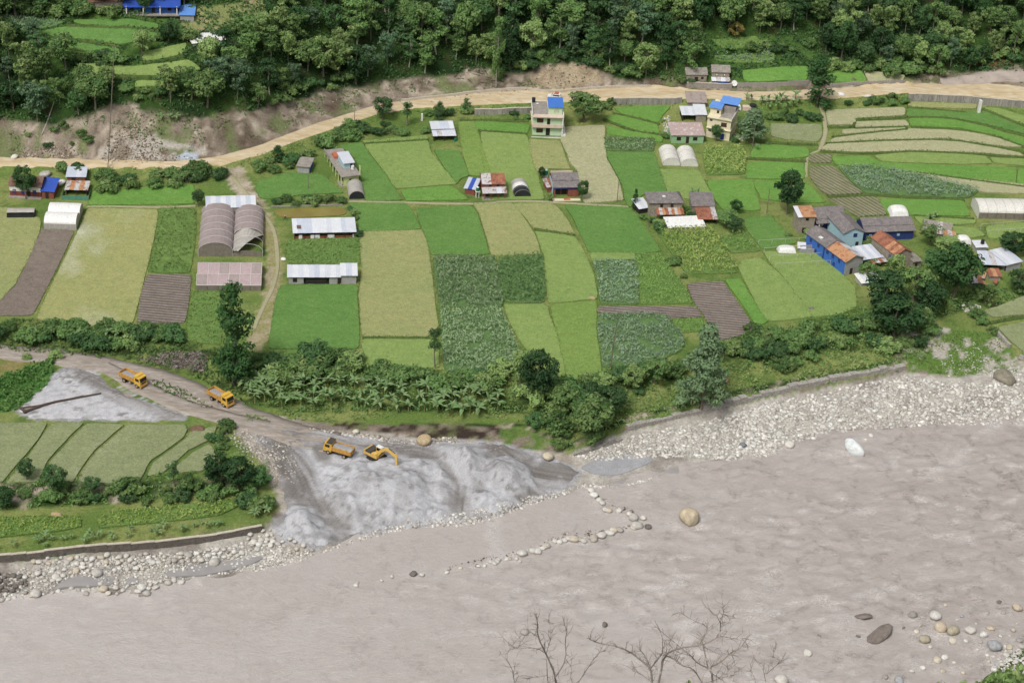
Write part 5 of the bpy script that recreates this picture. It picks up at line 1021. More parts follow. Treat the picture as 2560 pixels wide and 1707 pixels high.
# ------------------------------------------------------------------ building kit
def N(x, y): return (x / KD, y / KD)                       # photo pixel -> D
def crop(x0, y0, s): return lambda x, y: N(x0 + x / s, y0 + y / s)
def tin(name, c, rust=0.0, c2='#8a5a44'):
    if name in MATS: return MATS[name]
    t = NT(name); v = t.objco(); a = t.noise(v, .5, 4, .6, .6); b = t.noise(v, 3.0, 3, .7)
    col = t.mix(t.ramp(a, [(.35, 0.0), (.7, .35)]), A(c), np.array(A(c)) * .72)
    if rust: col = t.mix(t.ramp(t.noise(v, .8, 5, .65, 1.0), [(.62 - rust * .35, 0.0), (.72 - rust * .3, .95)]), col, A(c2))
    col = t.mix(.4, col, t.mix(1.0, col, t.ramp(b, [(.3, .7), (.7, 1.25)]), 'MULTIPLY'))
    return t.done(col, .45, .35)
TIN = tin('tin_pale', '#e2e6ee'); TINB = tin('tin_bluish', '#d6ddea'); TINW = tin('tin_white', '#eef1f6'); TINR = tin('tin_rusty', '#b3765c', .5); TINP = tin('tin_patchy', '#d5d2d2', .35); TINO = tin('tin_orange', '#cf9f78', .35, '#a9683f'); TINBR = tin('tin_brown', '#8e6f60', .4, '#6d4a3c')
BLUE = tin('blue_sheet', '#4f86dc'); BLUE2 = tin('deep_blue_sheet', '#3f62c4'); SKYB = tin('sky_blue_sheet', '#74a6f2')
SLATE = mottled('slate', A('#76706f'), A('#938c8a'), .8, .85, A('#a8a19e'), 5, .5, obj_space=True); THATCH = mottled('old_thatch', A('#8d867c'), A('#aaa398'), .9, .95, A('#bfb8ae'), 5, .4, obj_space=True)
CONC = mottled('concrete', A('#9c958d'), A('#b3aca3'), .6, .9, A('#86807a'), 4, obj_space=True); BLOCK = mottled('block_wall', A('#a6a6a4'), A('#bdbcba'), .8, .9, fine=4, obj_space=True); STONEW = mottled('stone_wall', A('#9c9384'), A('#b8ae9d'), 1.2, .95, A('#6f675c'), 4, .5, obj_space=True)
MINT = flat('mint_wall', A('#d6efc9'), var=.06); CREAM = flat('cream_wall', A('#f6ebca'), var=.06); GREENW = flat('green_wall', A('#a2c79a'), var=.1); YELG = flat('yellow_green_wall', A('#d6e29e'), var=.08); WHITEW = flat('white_wall', A('#f6f4ee'), var=.08); PINK = flat('pink_band', A('#ead2c2'), var=.12)
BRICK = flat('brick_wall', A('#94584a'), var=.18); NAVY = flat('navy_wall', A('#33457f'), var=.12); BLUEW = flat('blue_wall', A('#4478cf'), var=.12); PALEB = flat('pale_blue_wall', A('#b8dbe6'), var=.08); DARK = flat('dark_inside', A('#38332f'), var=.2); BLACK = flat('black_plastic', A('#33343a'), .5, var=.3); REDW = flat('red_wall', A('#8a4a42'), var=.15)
WOOD = flat('window_wood', A('#553a2e'), var=.2); GLASS = flat('window_dark', A('#2c2c2e'), .2, .5, var=.1); WHITEP = flat('white_plastic', A('#faf9f5'), .5, var=.04, scale=.4); CREAMP = flat('cream_plastic', A('#ece9e0'), .5, var=.06, scale=.4); GREYP = flat('grey_plastic', A('#bdb8b0'), .5, var=.12, scale=.6); NETP = flat('shade_net', A('#a89a97'), .7, var=.1, scale=.7); NETD = flat('dark_net', A('#8b8378'), .8, var=.18, scale=1.2)
GREENN = flat('green_net', A('#5f9c82'), .8, var=.15); TARPO = flat('orange_tarp', A('#d0795c'), .6, var=.2); GREENT = flat('green_tank', A('#2f7a5c'), .4, .4, var=.08); METAL = flat('metal_frame', A('#d8d4cf'), .5, var=.05); POLEM = flat('pole_wood', A('#8d8272'), var=.15)
class Bld:
    def __init__(s, name, label, cat, pL, pR, sink=.15, group=None):
        P1, P2 = gp(*pL), gp(*pR); s.W = math.hypot(P2[0] - P1[0], P2[1] - P1[1]); s.a = math.atan2(P2[1] - P1[1], P2[0] - P1[0])
        s.o = empty(name, (P1[0], P1[1], (P1[2] + P2[2]) / 2 - sink), s.a, label, cat, group); s.z0 = 0
    def mesh(s, name, V, F, mat, parent=None): return obj(name, mesh_from(name, np.array(V, float), F), mat, parent or s.o)
    def box(s, name, x0, y0, z0, x1, y1, z1, mat, parent=None):
        V = [(x, y, z) for z in (z0, z1) for y in (y0, y1) for x in (x0, x1)]
        return s.mesh(name, V, [(0, 2, 3, 1), (4, 5, 7, 6), (0, 1, 5, 4), (2, 6, 7, 3), (0, 4, 6, 2), (1, 3, 7, 5)], mat, parent)
    def prism(s, name, pts, y0, y1, mat, parent=None, axis='y'):
        n = len(pts); V = [(x, y0, z) for x, z in pts] + [(x, y1, z) for x, z in pts]
        if axis == 'x': V = [(y, x, z) for x, y, z in V]
        F = [tuple(range(n)), tuple(range(2 * n - 1, n - 1, -1))] + [(i, n + i, n + (i + 1) % n, (i + 1) % n) for i in range(n)]
        return s.mesh(name, V, F, mat, parent)
    def roof(s, a, b, c, d, mats, sheet=1.3, name='roof_sheet', th=.05, corr=3):
        """roof slope a-b (eave) c-d (ridge) laid in overlapping sheets"""
        a, b, c, d = [np.array(q, float) for q in (a, b, c, d)]; n = max(1, int(round(np.linalg.norm(b - a) / sheet))); mats = mats if isinstance(mats, (list, tuple)) else [mats]
        up = unit(np.cross(b - a, d - a)); up = up if up[2] > 0 else -up
        for k in range(n):
            V = []; m = corr * 2
            for j in range(m + 1):
                f = (k + j / m * 1.02) / n; e = a + (b - a) * f; r = d + (c - d) * f; hgt = (.03 if j % 2 else 0) + .012 * (k % 2)
                V += [e + up * (th + hgt), r + up * (th + hgt), e + up * hgt, r + up * hgt]
            F = []
            for j in range(m): i = j * 4; F += [(i, i + 4, i + 5, i + 1), (i + 2, i + 3, i + 7, i + 6), (i, i + 2, i + 6, i + 4), (i + 1, i + 5, i + 7, i + 3)]
            i = m * 4; F += [(0, 1, 3, 2), (i, i + 2, i + 3, i + 1)]
            s.mesh(name, V, F, mats[k % len(mats)] if len(mats) < 3 else random.choice(mats))
    def slab(s, a, b, c, d, mat, th=.16, name='roof'):
        q = [np.array(v, float) for v in (a, b, c, d)]; up = np.array([0, 0, th]); V = q + [v + up for v in q]
        return s.mesh(name, V, [(3, 2, 1, 0), (4, 5, 6, 7), (0, 1, 5, 4), (1, 2, 6, 5), (2, 3, 7, 6), (3, 0, 4, 7)], mat)
    def opening(s, kind, face, u, z, w, h, mat=None, frame=WOOD, W=None, D=None):
        """window or door set on a wall: frame with its pane / leaf"""
        f = .09; W = W or s.W
        def bx(u0, z0, u1, z1, d0, d1):
            if face == 'front': p = [(u0, d0, z0), (u1, d1, z1)]
            elif face == 'left': p = [(d0, u0, z0), (d1, u1, z1)]
            elif face == 'right': p = [(W - d1, u0, z0), (W - d0, u1, z1)]
            elif isinstance(face, float): p = [(u0, face + d0, z0), (u1, face + d1, z1)]
            (x0, y0, zz0), (x1, y1, zz1) = p; x0, x1 = min(x0, x1), max(x0, x1); y0, y1 = min(y0, y1), max(y0, y1)
            V = [(x, y, q) for q in (zz0, zz1) for y in (y0, y1) for x in (x0, x1)]; return V, [(0, 2, 3, 1), (4, 5, 7, 6), (0, 1, 5, 4), (2, 6, 7, 3), (0, 4, 6, 2), (1, 3, 7, 5)]
        V, F = join([bx(u, z, u + f, z + h, -.07, .05), bx(u + w - f, z, u + w, z + h, -.07, .05), bx(u + f, z + h - f, u + w - f, z + h, -.07, .05), bx(u + f, z, u + w - f, z + f, -.07, .05)])
        fr = s.mesh(kind, V, F, frame); V, F = bx(u + f, z + f, u + w - f, z + h - f, -.03, .02)
        s.mesh('pane' if kind == 'window' else 'door_leaf', V, F, mat or GLASS, fr)
    def cyl(s, name, x, y, z0, z1, r, mat, n=12, parent=None, r2=None):
        a = np.arange(n) * 2 * math.pi / n; r2 = r if r2 is None else r2
        V = [(x + r * math.cos(q), y + r * math.sin(q), z0) for q in a] + [(x + r2 * math.cos(q), y + r2 * math.sin(q), z1) for q in a]
        return s.mesh(name, V, [tuple(range(n - 1, -1, -1)), tuple(range(n, 2 * n))] + [(i, (i + 1) % n, n + (i + 1) % n, n + i) for i in range(n)], mat, parent)
    def vault(s, name, x0, x1, y0, y1, z0, rise, mat, n=12, th=.05, axis='y', lump=.0, a0=0.0, a1=1.0):
        """barrel shell; axis y: spans x0..x1 and runs y0..y1"""
        c, r = (x0 + x1) / 2, (x1 - x0) / 2; V = []; ny = 6
        for j in range(ny + 1):
            y = y0 + (y1 - y0) * j / ny
            for i in range(n + 1):
                t_ = math.pi * (a0 + (a1 - a0) * i / n)
                for q in (0, th): V.append((c - (r + q) * math.cos(t_), y, z0 + (rise + q) * math.sin(t_) + (random.uniform(-lump, lump) if q == th else 0)))
        if axis == 'x': V = [(y, x, z) for x, y, z in V]
        w = 2 * (n + 1); F = []
        for j in range(ny):
            for i in range(n): k = j * w + 2 * i; F += [(k + 1, k + 3, k + w + 3, k + w + 1), (k, k + w, k + w + 2, k + 2)]
        for i in range(n): k = 2 * i; F.append((k, k + 2, k + 3, k + 1)); k += ny * w; F.append((k, k + 1, k + 3, k + 2))
        return s.mesh(name, V, F, mat)
    def arch_wall(s, name, x0, x1, y, z0, zb, rise, mat, n=12, th=.04, axis='y'):
        c, r = (x0 + x1) / 2, (x1 - x0) / 2; pts = [(x0, zb), (x1, zb)] + [(c + r * math.cos(math.pi * i / n), z0 + rise * math.sin(math.pi * i / n)) for i in range(n + 1)]
        return s.prism(name, pts, y - th, y + th, mat, axis=axis)
    def hoop(s, x0, x1, y, z0, rise, mat=None, r=.06, n=12, axis='y'):
        c, q = (x0 + x1) / 2, (x1 - x0) / 2 + .07; P = np.array([(c - q * math.cos(math.pi * i / n), y, z0 + (rise + .07) * math.sin(math.pi * i / n)) for i in range(n + 1)])
        if axis == 'x': P = P[:, [1, 0, 2]]
        V, F = tube(P, [r] * len(P), 5); s.mesh('hoop', V, F, mat or METAL)
    def gable(s, x0, x1, y0, y1, zb, eave, ridge, wall, roofmats, over=.35, axis='x', sheet=1.3, tinroof=True):
        """walls and two slopes; axis = direction of the ridge"""
        if axis == 'x':
            ym = (y0 + y1) / 2; s.prism('wall', [(y0, zb), (y1, zb), (y1, eave), (ym, ridge), (y0, eave)], x0, x1, wall, axis='x')
            k = (ridge - eave) / (ym - y0); e = eave - over * k; q = [((x0 - over, y0 - over, e + .03), (x1 + over, y0 - over, e + .03), (x1 + over, ym, ridge + .03), (x0 - over, ym, ridge + .03)), ((x1 + over, y1 + over, e + .03), (x0 - over, y1 + over, e + .03), (x0 - over, ym, ridge + .03), (x1 + over, ym, ridge + .03))]
        else:
            xm = (x0 + x1) / 2; s.prism('wall', [(x0, zb), (x1, zb), (x1, eave), (xm, ridge), (x0, eave)], y0, y1, wall)
            k = (ridge - eave) / (xm - x0); e = eave - over * k; q = [((x0 - over, y1 + over, e + .03), (x0 - over, y0 - over, e + .03), (xm, y0 - over, ridge + .03), (xm, y1 + over, ridge + .03)), ((x1 + over, y0 - over, e + .03), (x1 + over, y1 + over, e + .03), (xm, y1 + over, ridge + .03), (xm, y0 - over, ridge + .03))]
        for i, c in enumerate(q):
            m = roofmats[i] if isinstance(roofmats, tuple) else roofmats
            s.roof(*c, m, sheet) if tinroof else s.slab(*c, m)
def shed(label, pL, pR, depth, hf, hb, wall, roofm, name='shed', over=.35, open_front=False, cat='shed', slabroof=False, sheet=1.3, group=None):
    b = Bld(name, label, cat, pL, pR, group=group); W = b.W; t_ = .12
    if open_front:
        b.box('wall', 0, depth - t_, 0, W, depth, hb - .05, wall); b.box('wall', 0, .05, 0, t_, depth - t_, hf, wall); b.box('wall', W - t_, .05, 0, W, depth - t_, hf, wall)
        for k in range(int(W / 2.6) + 1): x = .05 + (W - .25) * k / max(1, int(W / 2.6)); b.box('post', x, -.02, 0, x + .13, .11, hf, WOOD)
    else: b.prism('wall', [(0, 0), (depth, 0), (depth, hb), (0, hf)], 0, W, wall, axis='x')
    k = (hb - hf) / depth; q = ((-over, -over, hf - over * k + .04), (W + over, -over, hf - over * k + .04), (W + over, depth + over, hb + over * k + .04), (-over, depth + over, hb + over * k + .04))
    b.slab(*q, roofm) if slabroof else b.roof(*q, roofm, sheet)
    return b
def ZZ(n, x, y): return Z(n, x, y)
# ------------------------------------------------------------------ upper slope
b = shed('long blue-walled house with white posts at the upper edge of the slope', Z(1, 1050, 92), Z(1, 1500, 135), 6.5, 2.7, 4.2, BLUEW, BLUE2, 'farm_house', .6, cat='house')
for k in range(4): b.box('post', .3 + k * (b.W - .9) / 3, -1.3, 0, .6 + k * (b.W - .9) / 3, -1.0, 2.6, WHITEW)
b.slab((-.3, -1.5, 2.45), (b.W + .3, -1.5, 2.45), (b.W + .3, .1, 2.75), (-.3, .1, 2.75), BLUE2, .06, 'porch_roof')
b.box('floor', -.5, -1.8, -.1, b.W + .5, -.01, .25, CONC)
for x in (1.5, 4.5, 7.6): b.opening('door', 'front', x, .3, 1.0, 2.0, DARK)
for x in (12.2, 14.2): b.opening('window', 'front', x, .9, 1.1, 1.2)
shed('brown weathered shed left of the upper blue house', Z(1, 705, 80), Z(1, 1030, 72), 6, 2.3, 3.6, STONEW, TINBR)
shed('small shed with a bright blue sheet roof on the upper slope', Z(1, 1512, 172), Z(1, 1628, 186), 6, 2.0, 2.9, BLOCK, SKYB)
shed('low shelter under a white sheet above the olive terraces', Z(1, 1620, 392), Z(1, 1885, 362), 5, 1.1, 1.9, WHITEW, WHITEP, 'shelter', cat='shelter')
# ------------------------------------------------------------------ left farm
b = Bld('farm_house', 'old farmhouse with rusty brown roof behind the dark tree', 'house', Z(5, 85, 300), Z(5, 345, 318)); b.gable(0, b.W, 0, 6, 0, 3.4, 4.8, REDW, TINBR)
b.box('plinth', -.3, -1.2, -.1, b.W + .3, -.02, .35, CONC); b.box('wall_band', -.02, -.03, 1.7, b.W + .02, -.005, 3.3, WHITEW)
for x in (.8, 3.2, 6.2): b.opening('window', 'front', x, 1.0, .9, 1.2, flat('blue_shutter', A('#3d4fa0')))
b.opening('door', 'front', 4.6, .35, 1.0, 2.0, DARK)
b = shed('brick lean-to with a vivid blue sheet roof beside the old farmhouse', Z(5, 352, 322), Z(5, 452, 330), 5.5, 2.4, 3.6, BRICK, BLUE2); b.opening('door', 'front', 1.0, .1, .9, 1.9, DARK)
b = shed('tin-roofed back shed behind the green net fence', Z(5, 566, 200), Z(5, 716, 202), 4.5, 2.3, 2.9, BRICK, [TIN, TINP, TINB]); b.opening('door', 'front', 1.2, .1, 1, 1.8, DARK)
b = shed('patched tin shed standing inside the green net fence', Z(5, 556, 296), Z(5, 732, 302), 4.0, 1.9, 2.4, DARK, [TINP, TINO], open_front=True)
b = Bld('net_fence', 'green net fence around the patched tin shed', 'fence', Z(5, 522, 336), Z(5, 745, 342))
for k in range(5): x = k * b.W / 4; b.box('post', x - .05, -.05, 0, x + .05, .05, 1.6, POLEM)
for k in range(4): b.box('net_panel', k * b.W / 4 + .06, -.015, .05, (k + 1) * b.W / 4 - .06, .015, 1.5, GREENN)
for s_ in (0, 1): b.box('net_panel', s_ * b.W - .015, .06, .05, s_ * b.W + .015, 4.2, 1.5, GREENN)
b = Bld('polytunnel', 'low grey-topped shelter with black sides at the edge of the yellow field', 'polytunnel', Z(5, 58, 492), Z(5, 288, 490)); b.vault('cover', 0, 4.2, 0, b.W, .45, 1.35, GREYP, axis='x', lump=.05, a0=.28, a1=1)
b.box('side_wall', .02, .1, 0, b.W - .02, .22, 1.35, BLACK); b.box('side_wall', 0, 3.9, 0, b.W, 4.15, .5, BLACK)
for y in (.02, b.W - .02): b.arch_wall('end_wall', .1, 4.1, y, .45, 0, 1.3, BLACK, axis='x')
b = Bld('greenhouse', 'white twin-span greenhouse at the top of the bare soil strip', 'greenhouse', Z(5, 372, 582), Z(5, 640, 592)); W = b.W
for k in range(2):
    y = k * 5.6; b.vault('cover', y + .03, y + 5.57, 0, W, 1.9, 1.5, WHITEP, axis='x', lump=.015)
    for x in (.03, W - .03): b.arch_wall('end_wall', y + .08, y + 5.5, x, 1.9, 0, 1.42, GREYP, axis='x')
for k in range(6): b.box('side_panel', k * W / 6 + .04, .0, 0, (k + 1) * W / 6 - .04, .05, 1.9, GREYP)
for k in range(7): b.box('post', k * W / 6 - .035, -.02, 0, k * W / 6 + .035, .06, 1.9, METAL)
# ------------------------------------------------------------------ arched greenhouses
b = Bld('greenhouse', 'large arched greenhouse of two long brown net tunnels, one torn open', 'greenhouse', Z(5, 1665, 810), Z(5, 2205, 812)); W = b.W; w1 = W * .535; LEN = 23
b.vault('cover', .03, w1 - .03, 0, LEN, 1.7, 2.5, NETP, lump=.02); b.vault('cover', w1 + .03, W - .03, 9, LEN, 1.7, 2.1, NETP, lump=.02)
for k in range(7): b.hoop(.03, w1 - .03, k * LEN / 6, 1.7, 2.5)
for k in range(5): b.hoop(w1 + .03, W - .03, 9 + k * (LEN - 9) / 4, 1.7, 2.1)
b.hoop(w1 + .03, W - .03, 0, 1.7, 2.1); b.hoop(w1 + .03, W - .03, 4.5, 1.7, 2.1)
b.arch_wall('end_wall', .1, w1 - .1, .02, 1.7, 0, 2.4, NETD); b.arch_wall('end_wall', w1 + .1, W - .1, .02, 1.0, 0, .9, NETD); b.arch_wall('end_wall', w1 + .1, W - .1, 9.1, 1.7, 0, 2.0, NETD); b.arch_wall('end_wall', .1, W - .1, LEN - .05, 1.7, 0, .3, NETD)
for x in (.02, w1, W - .02):
    for k in range(7): b.box('post', x - .05, k * (LEN - .1) / 6 - .0, 0, x + .05, k * (LEN - .1) / 6 + .1, 1.72, METAL)
b.box('side_wall', -.03, .1, 0, .0, LEN, 1.65, NETP); b.box('side_wall', W, .1, 0, W + .03, LEN, 1.65, NETD); b.box('side_wall', w1 - .015, .12, 0, w1 + .015, LEN - .1, 1.6, NETD)
u_ = np.linspace(0, 1, 9); Vt = []
for j, yy in enumerate((9.0, 6.2, 3.0, .2)):
    for q in u_: xx = w1 + .1 + (W - w1 - .2) * q * (1 - .28 * j); Vt.append((xx, yy - 1.2 * q * (j > 0), 1.75 + 2.1 * math.sin(math.pi * min(1, q * (1 - .28 * j) + .02)) * (1 - .2 * j) + .12 * math.sin(7 * q + j)))
b.mesh('torn_cover', Vt, [(j * 9 + i, j * 9 + i + 1, j * 9 + i + 10, j * 9 + i + 9) for j in range(3) for i in range(8)], GREYP)
b = Bld('greenhouse', 'low ridged greenhouse of pinkish net in front of the large arched one', 'greenhouse', Z(5, 1650, 1095), Z(5, 2192, 1098)); W = b.W
PNET = flat('pink_net', A('#b9a5a6'), .7, var=.08, scale=.6)
for k in range(2):
    y = k * 6.0
    b.prism('end_wall', [(y, 0), (y + 6, 0), (y + 6, 1.6), (y + 3, 3.2), (y, 1.6)], .0, .06, NETD, axis='x'); b.prism('end_wall', [(y, 0), (y + 6, 0), (y + 6, 1.6), (y + 3, 3.2), (y, 1.6)], W - .06, W, NETD, axis='x')
    for i in range(6):
        x0, x1 = i * W / 6 + .03, (i + 1) * W / 6 - .03
        for (ya, za, yb, zb) in ((y, 1.6, y + 3, 3.2), (y + 6, 1.6, y + 3, 3.2)):
            b.mesh('net_panel', [(x0, ya, za), (x1, ya, za), (x1, yb, zb), (x0, yb, zb), (x0, ya, za + .05), (x1, ya, za + .05), (x1, yb, zb + .05), (x0, yb, zb + .05)], [(3, 2, 1, 0), (4, 5, 6, 7), (0, 1, 5, 4), (1, 2, 6, 5), (2, 3, 7, 6), (3, 0, 4, 7)], PNET if (i + k) % 3 else NETP)
    for i in range(7): V, F = tube([(i * W / 6, y, 1.68), (i * W / 6, y + 3, 3.3), (i * W / 6, y + 6, 1.68)], [.07] * 3, 5); b.mesh('rafter', V, F, METAL)
    V, F = tube([(0, y, 1.68), (W, y, 1.68)], [.1] * 2, 5); b.mesh('gutter', V, F, METAL); V, F = tube([(0, y + 3, 3.3), (W, y + 3, 3.3)], [.07] * 2, 5); b.mesh('ridge_bar', V, F, METAL)
for i in range(6): b.box('side_panel', i * W / 6 + .05, -.01, 0, (i + 1) * W / 6 - .05, .03, 1.6, NETD)
shed('pale blue-roofed shed behind the large arched greenhouse', Z(5, 1740, 470), Z(5, 2140, 462), 5, 2.6, 3.3, BLOCK, [TINB, TINW])
# ------------------------------------------------------------------ long sheds by the pond
b = shed('long tin-roofed animal shed beside the fish pond', Z(6, 388, 664), Z(6, 898, 654), 6, 2.0, 2.9, BRICK, [TINW, TIN, TINB], 'animal_shed', .35, True)
for x, w in ((1.2, .9), (4.3, 2.4), (8.8, 1.8), (15.4, .4)): b.box('sheet_panel', x, .12, .1, x + w, .16, 1.2, WHITEP)
b.box('low_wall', .2, .18, 0, b.W - .2, .3, .8, BRICK); b.box('roof_patch', .8, 1.5, 2.45, 1.9, 3.2, 2.62, TINBR)
b = Bld('animal_shed', 'long tin-roofed shed with grey block walls above the bright rice', 'shed', Z(6, 342, 1040), Z(6, 908, 1040)); W = b.W; k1 = W * .78
for (x0, x1) in ((0, W * .22), (W * .6, W * .735)): b.box('wall', x0, 0, 0, x1, .18, 2.2, BLOCK)
b.box('wall', k1, 0, 0, W, 4.8, 2.7, BLOCK); b.box('wall', 0, 4.6, 0, k1 - .01, 4.78, 2.6, BLOCK); b.box('wall', 0, .2, 0, .18, 4.58, 2.2, BLOCK); b.box('low_wall', W * .22 + .01, .03, 0, W * .6 - .01, .15, .5, BLACK); b.box('dark_opening', W * .25, .1, .55, W * .56, .14, 1.5, DARK)  # dark sheet in the open front: shade of the interior put in as colour
b.opening('window', 'front', W * .06, .7, 1.1, 1.1); b.opening('door', 'front', k1 + .01 - 1.0, 0, .85, 1.9, DARK)
b.roof((-.4, -.4, 2.2), (k1 - .05, -.4, 2.2), (k1 - .05, 5.2, 2.85), (-.4, 5.2, 2.85), [TINW, TIN, TINB], 1.4); b.roof((k1 - .3, -.45, 2.68), (W + .35, -.45, 2.68), (W + .35, 5.3, 3.3), (k1 - .3, 5.3, 3.3), [TINW, TINB], 1.4)
b = Bld('pond_wall', 'grey concrete wall round the fish pond', 'wall', Z(6, 195, 398), Z(6, 795, 384)); b.box('wall', 0, 0, -.3, b.W, .25, .55, CONC)
# ------------------------------------------------------------------ yellow-green long house
c = crop(740, 350, 9.8)
b = Bld('long_house', 'long flat-roofed yellow-green house with tin rooms on its roof', 'house', c(1178, 1135), c(1532, 1095)); W, L = b.W, 17.5
b.box('wall', 0, 0, 0, W, L, 3.1, YELG); b.box('roof_slab', -1.0, -.6, 3.12, W + .5, L + .3, 3.34, CONC); b.box('plinth', -1.2, -.5, -.1, -.02, L, .3, CONC)
for k in range(7): y = .2 + k * (L - .6) / 6; b.box('column', -.85, y, .3, -.6, y + .25, 3.1, YELG)
for k in range(6): b.opening('door' if k % 2 else 'window', 'left', 1.2 + k * 2.7, .35 if k % 2 else 1.0, 1.0, 2.1 if k % 2 else 1.2, DARK)
b.opening('window', 'front', 1.5, 1.6, .6, .6); b.opening('window', 'front', 2.9, .9, .9, .9)
b.box('roof_room', 1.2, 4.4, 3.35, W - .2, 10.4, 5.0, PALEB); b.box('opening_shade', 3.0, 4.36, 3.4, W - .5, 4.4, 4.7, DARK); b.roof((.9, 3.9, 5.05), (W + .1, 3.9, 5.05), (W + .1, 10.8, 5.5), (.9, 10.8, 5.5), [TINW, TIN, TINB], 1.2)
b.cyl('water_tank', W - .7, 3.6, 3.35, 4.3, .45, WHITEP); b.box('tarp_heap', .4, 11.2, 3.36, W - .4, 14, 4.1, TARPO); b.box('sheet_heap', W * .4, 10.9, 3.4, W + .1, 11.9, 4.8, TINR); b.box('parapet', W + .25, -.3, 3.35, W + .45, .4, 5.9, YELG); b.box('parapet', -.95, 12, 3.36, -.75, L, 3.9, CONC)
c2 = lambda x, y: c(x, y)
b = shed('small grey stone shed with a blue tarp on its side', c(35, 800), c(322, 842), 5.5, 2.2, 2.3, BLOCK, CONC, slabroof=True); b.box('tarp', b.W + .01, .3, .3, b.W + .06, 4.6, 2.15, BLUE2)
def polytunnel(label, pL, pR, L, rise, bands, end=BLACK, wall=.5):
    b = Bld('polytunnel', label, 'polytunnel', pL, pR); W = b.W
    for (y0, y1, m) in bands: b.vault('cover', .02, W - .02, y0 * L, y1 * L, wall, rise, m, lump=.02)
    b.arch_wall('end_wall', .06, W - .06, .03, wall, 0, rise - .04, end); b.arch_wall('end_wall', .06, W - .06, L - .03, wall, 0, rise - .04, end)
    b.box('side_wall', -.02, .0, 0, .04, L, wall, BLACK if end is BLACK else GREYP); b.box('side_wall', W - .04, .0, 0, W + .02, L, wall, BLACK if end is BLACK else GREYP)
    for k in range(4): b.hoop(.02, W - .02, k * L / 3, wall, rise, GREYP, .04)
    return b
b = polytunnel('white tunnel with black end beside the long yellow-green house', c(1300, 1452), c(1682, 1445), 7.5, 2.0, [(0, 1, GREYP)])
b.opening('door', 'front', b.W * .4, .05, 1.0, 1.5, BLACK, BLACK)
c = crop(1140, 420, 6.918)
b = polytunnel('black tunnel with a white middle band beside the red brick house', c(1010, 512), c(1292, 507), 7.5, 1.9, [(0, .42, BLACK), (.42, .72, WHITEP), (.72, 1, GREYP)])
# ------------------------------------------------------------------ red brick house and slate house
b = Bld('brick_house', 'red brick house with a rusty tin roof and pale porch roof', 'house', c(478, 552), c(845, 545)); W = b.W
b.gable(0, W, 2.3, 8.5, 0, 4.0, 5.6, BRICK, [TINR, TINO, TINR, TINP]); b.roof((-.4, -.3, 2.15), (W + .5, -.3, 2.15), (W + .5, 2.3, 2.85), (-.4, 2.3, 2.85), [TINP, TIN, TINP])
for x in (.05, W * .33, W * .66, W - .2): b.box('post', x, 0, 0, x + .15, .15, 2.15, BRICK)
for x in (1.6, 3.8): b.opening('window', 2.3, x, 3.05, .8, .7)
for x in (.9, 3.2): b.opening('door', 2.3, x, .1, 1.0, 1.9, DARK)
b.box('floor', -.3, -.4, -.1, W + .3, 2.28, .2, CONC)
b = shed('brick lean-to under blue and white sheets beside the red house', c(150, 452), c(320, 478), 5.5, 2.0, 2.6, BRICK, [BLUE, TINB, BLUE2])
b = Bld('water_tower', 'green water tank on a white stand between the red house and lean-to', 'water tank', c(340, 520), c(410, 520))
for x in (.1, .9): 
    for y in (.1, .9): b.box('leg', x - .07, y - .07, 0, x + .07, y + .07, 1.9, WHITEW)
b.box('platform', -.1, -.1, 1.9, 1.1, 1.1, 2.05, WHITEW); b.cyl('tank', .5, .5, 2.06, 3.2, .48, GREENT); b.cyl('lid', .5, .5, 3.21, 3.35, .4, WHITEP, r2=.2)
b = Bld('slate_house', 'slate-roofed house with a blue eave band and brick porch', 'house', c(1690, 505), c(2112, 497)); W = b.W
b.prism('wall', [(1.6, 0), (7.6, 0), (7.6, 3.6), (4.6, 5.2), (1.6, 3.4)], 0, W, REDW, axis='x'); b.box('side_wall', -.06, 1.55, 0, -.01, 7.6, 3.4, PALEB); b.box('beam', -.2, -.2, 2.75, W + .2, -.05, 3.15, BLUE2)
b.slab((-.35, -.4, 3.15), (W + .35, -.4, 3.15), (W + .35, 2.3, 4.0), (-.35, 2.3, 4.0), SLATE, .14); b.slab((-.35, 2.1, 4.15), (W + .35, 2.1, 4.15), (W + .35, 4.7, 5.3), (-.35, 4.7, 5.3), SLATE, .14); b.slab((W + .35, 8.0, 3.5), (-.35, 8.0, 3.5), (-.35, 4.7, 5.3), (W + .35, 4.7, 5.3), SLATE, .14)
b.box('wall_cap', .3, 8.2, 0, W - .4, 8.45, 4.2, PINK)
for x in (.0, W - .25): b.box('post', x, -.1, 0, x + .25, .15, 2.75, BRICK)
b.box('wall', 3.9, .0, .1, W - .26, .12, 2.3, BRICK); b.opening('door', 1.6, .7, .1, 1.3, 2.2, DARK); b.opening('door', 1.6, 2.4, .1, 1.3, 2.2, DARK); b.box('floor', -.6, -2.4, -.1, W + .3, 1.58, .12, CREAM); b.box('orange_mat', 2.6, -2.1, .13, 4.4, -1.0, .16, TARPO)
b = shed('patched tin lean-to at the side of the slate-roofed house', c(1580, 420), c(1680, 412), 4, 1.7, 2.2, BRICK, [TINP, TINR])
b = Bld('water_tank', 'green water tank behind the slate-roofed house', 'water tank', c(1515, 190), c(1590, 190)); b.box('stand', 0, 0, 0, 1.3, 1.3, 1.2, CONC); b.cyl('tank', .65, .65, 1.21, 2.6, .62, GREENT); b.cyl('lid', .65, .65, 2.61, 2.8, .5, PALEB, r2=.25)
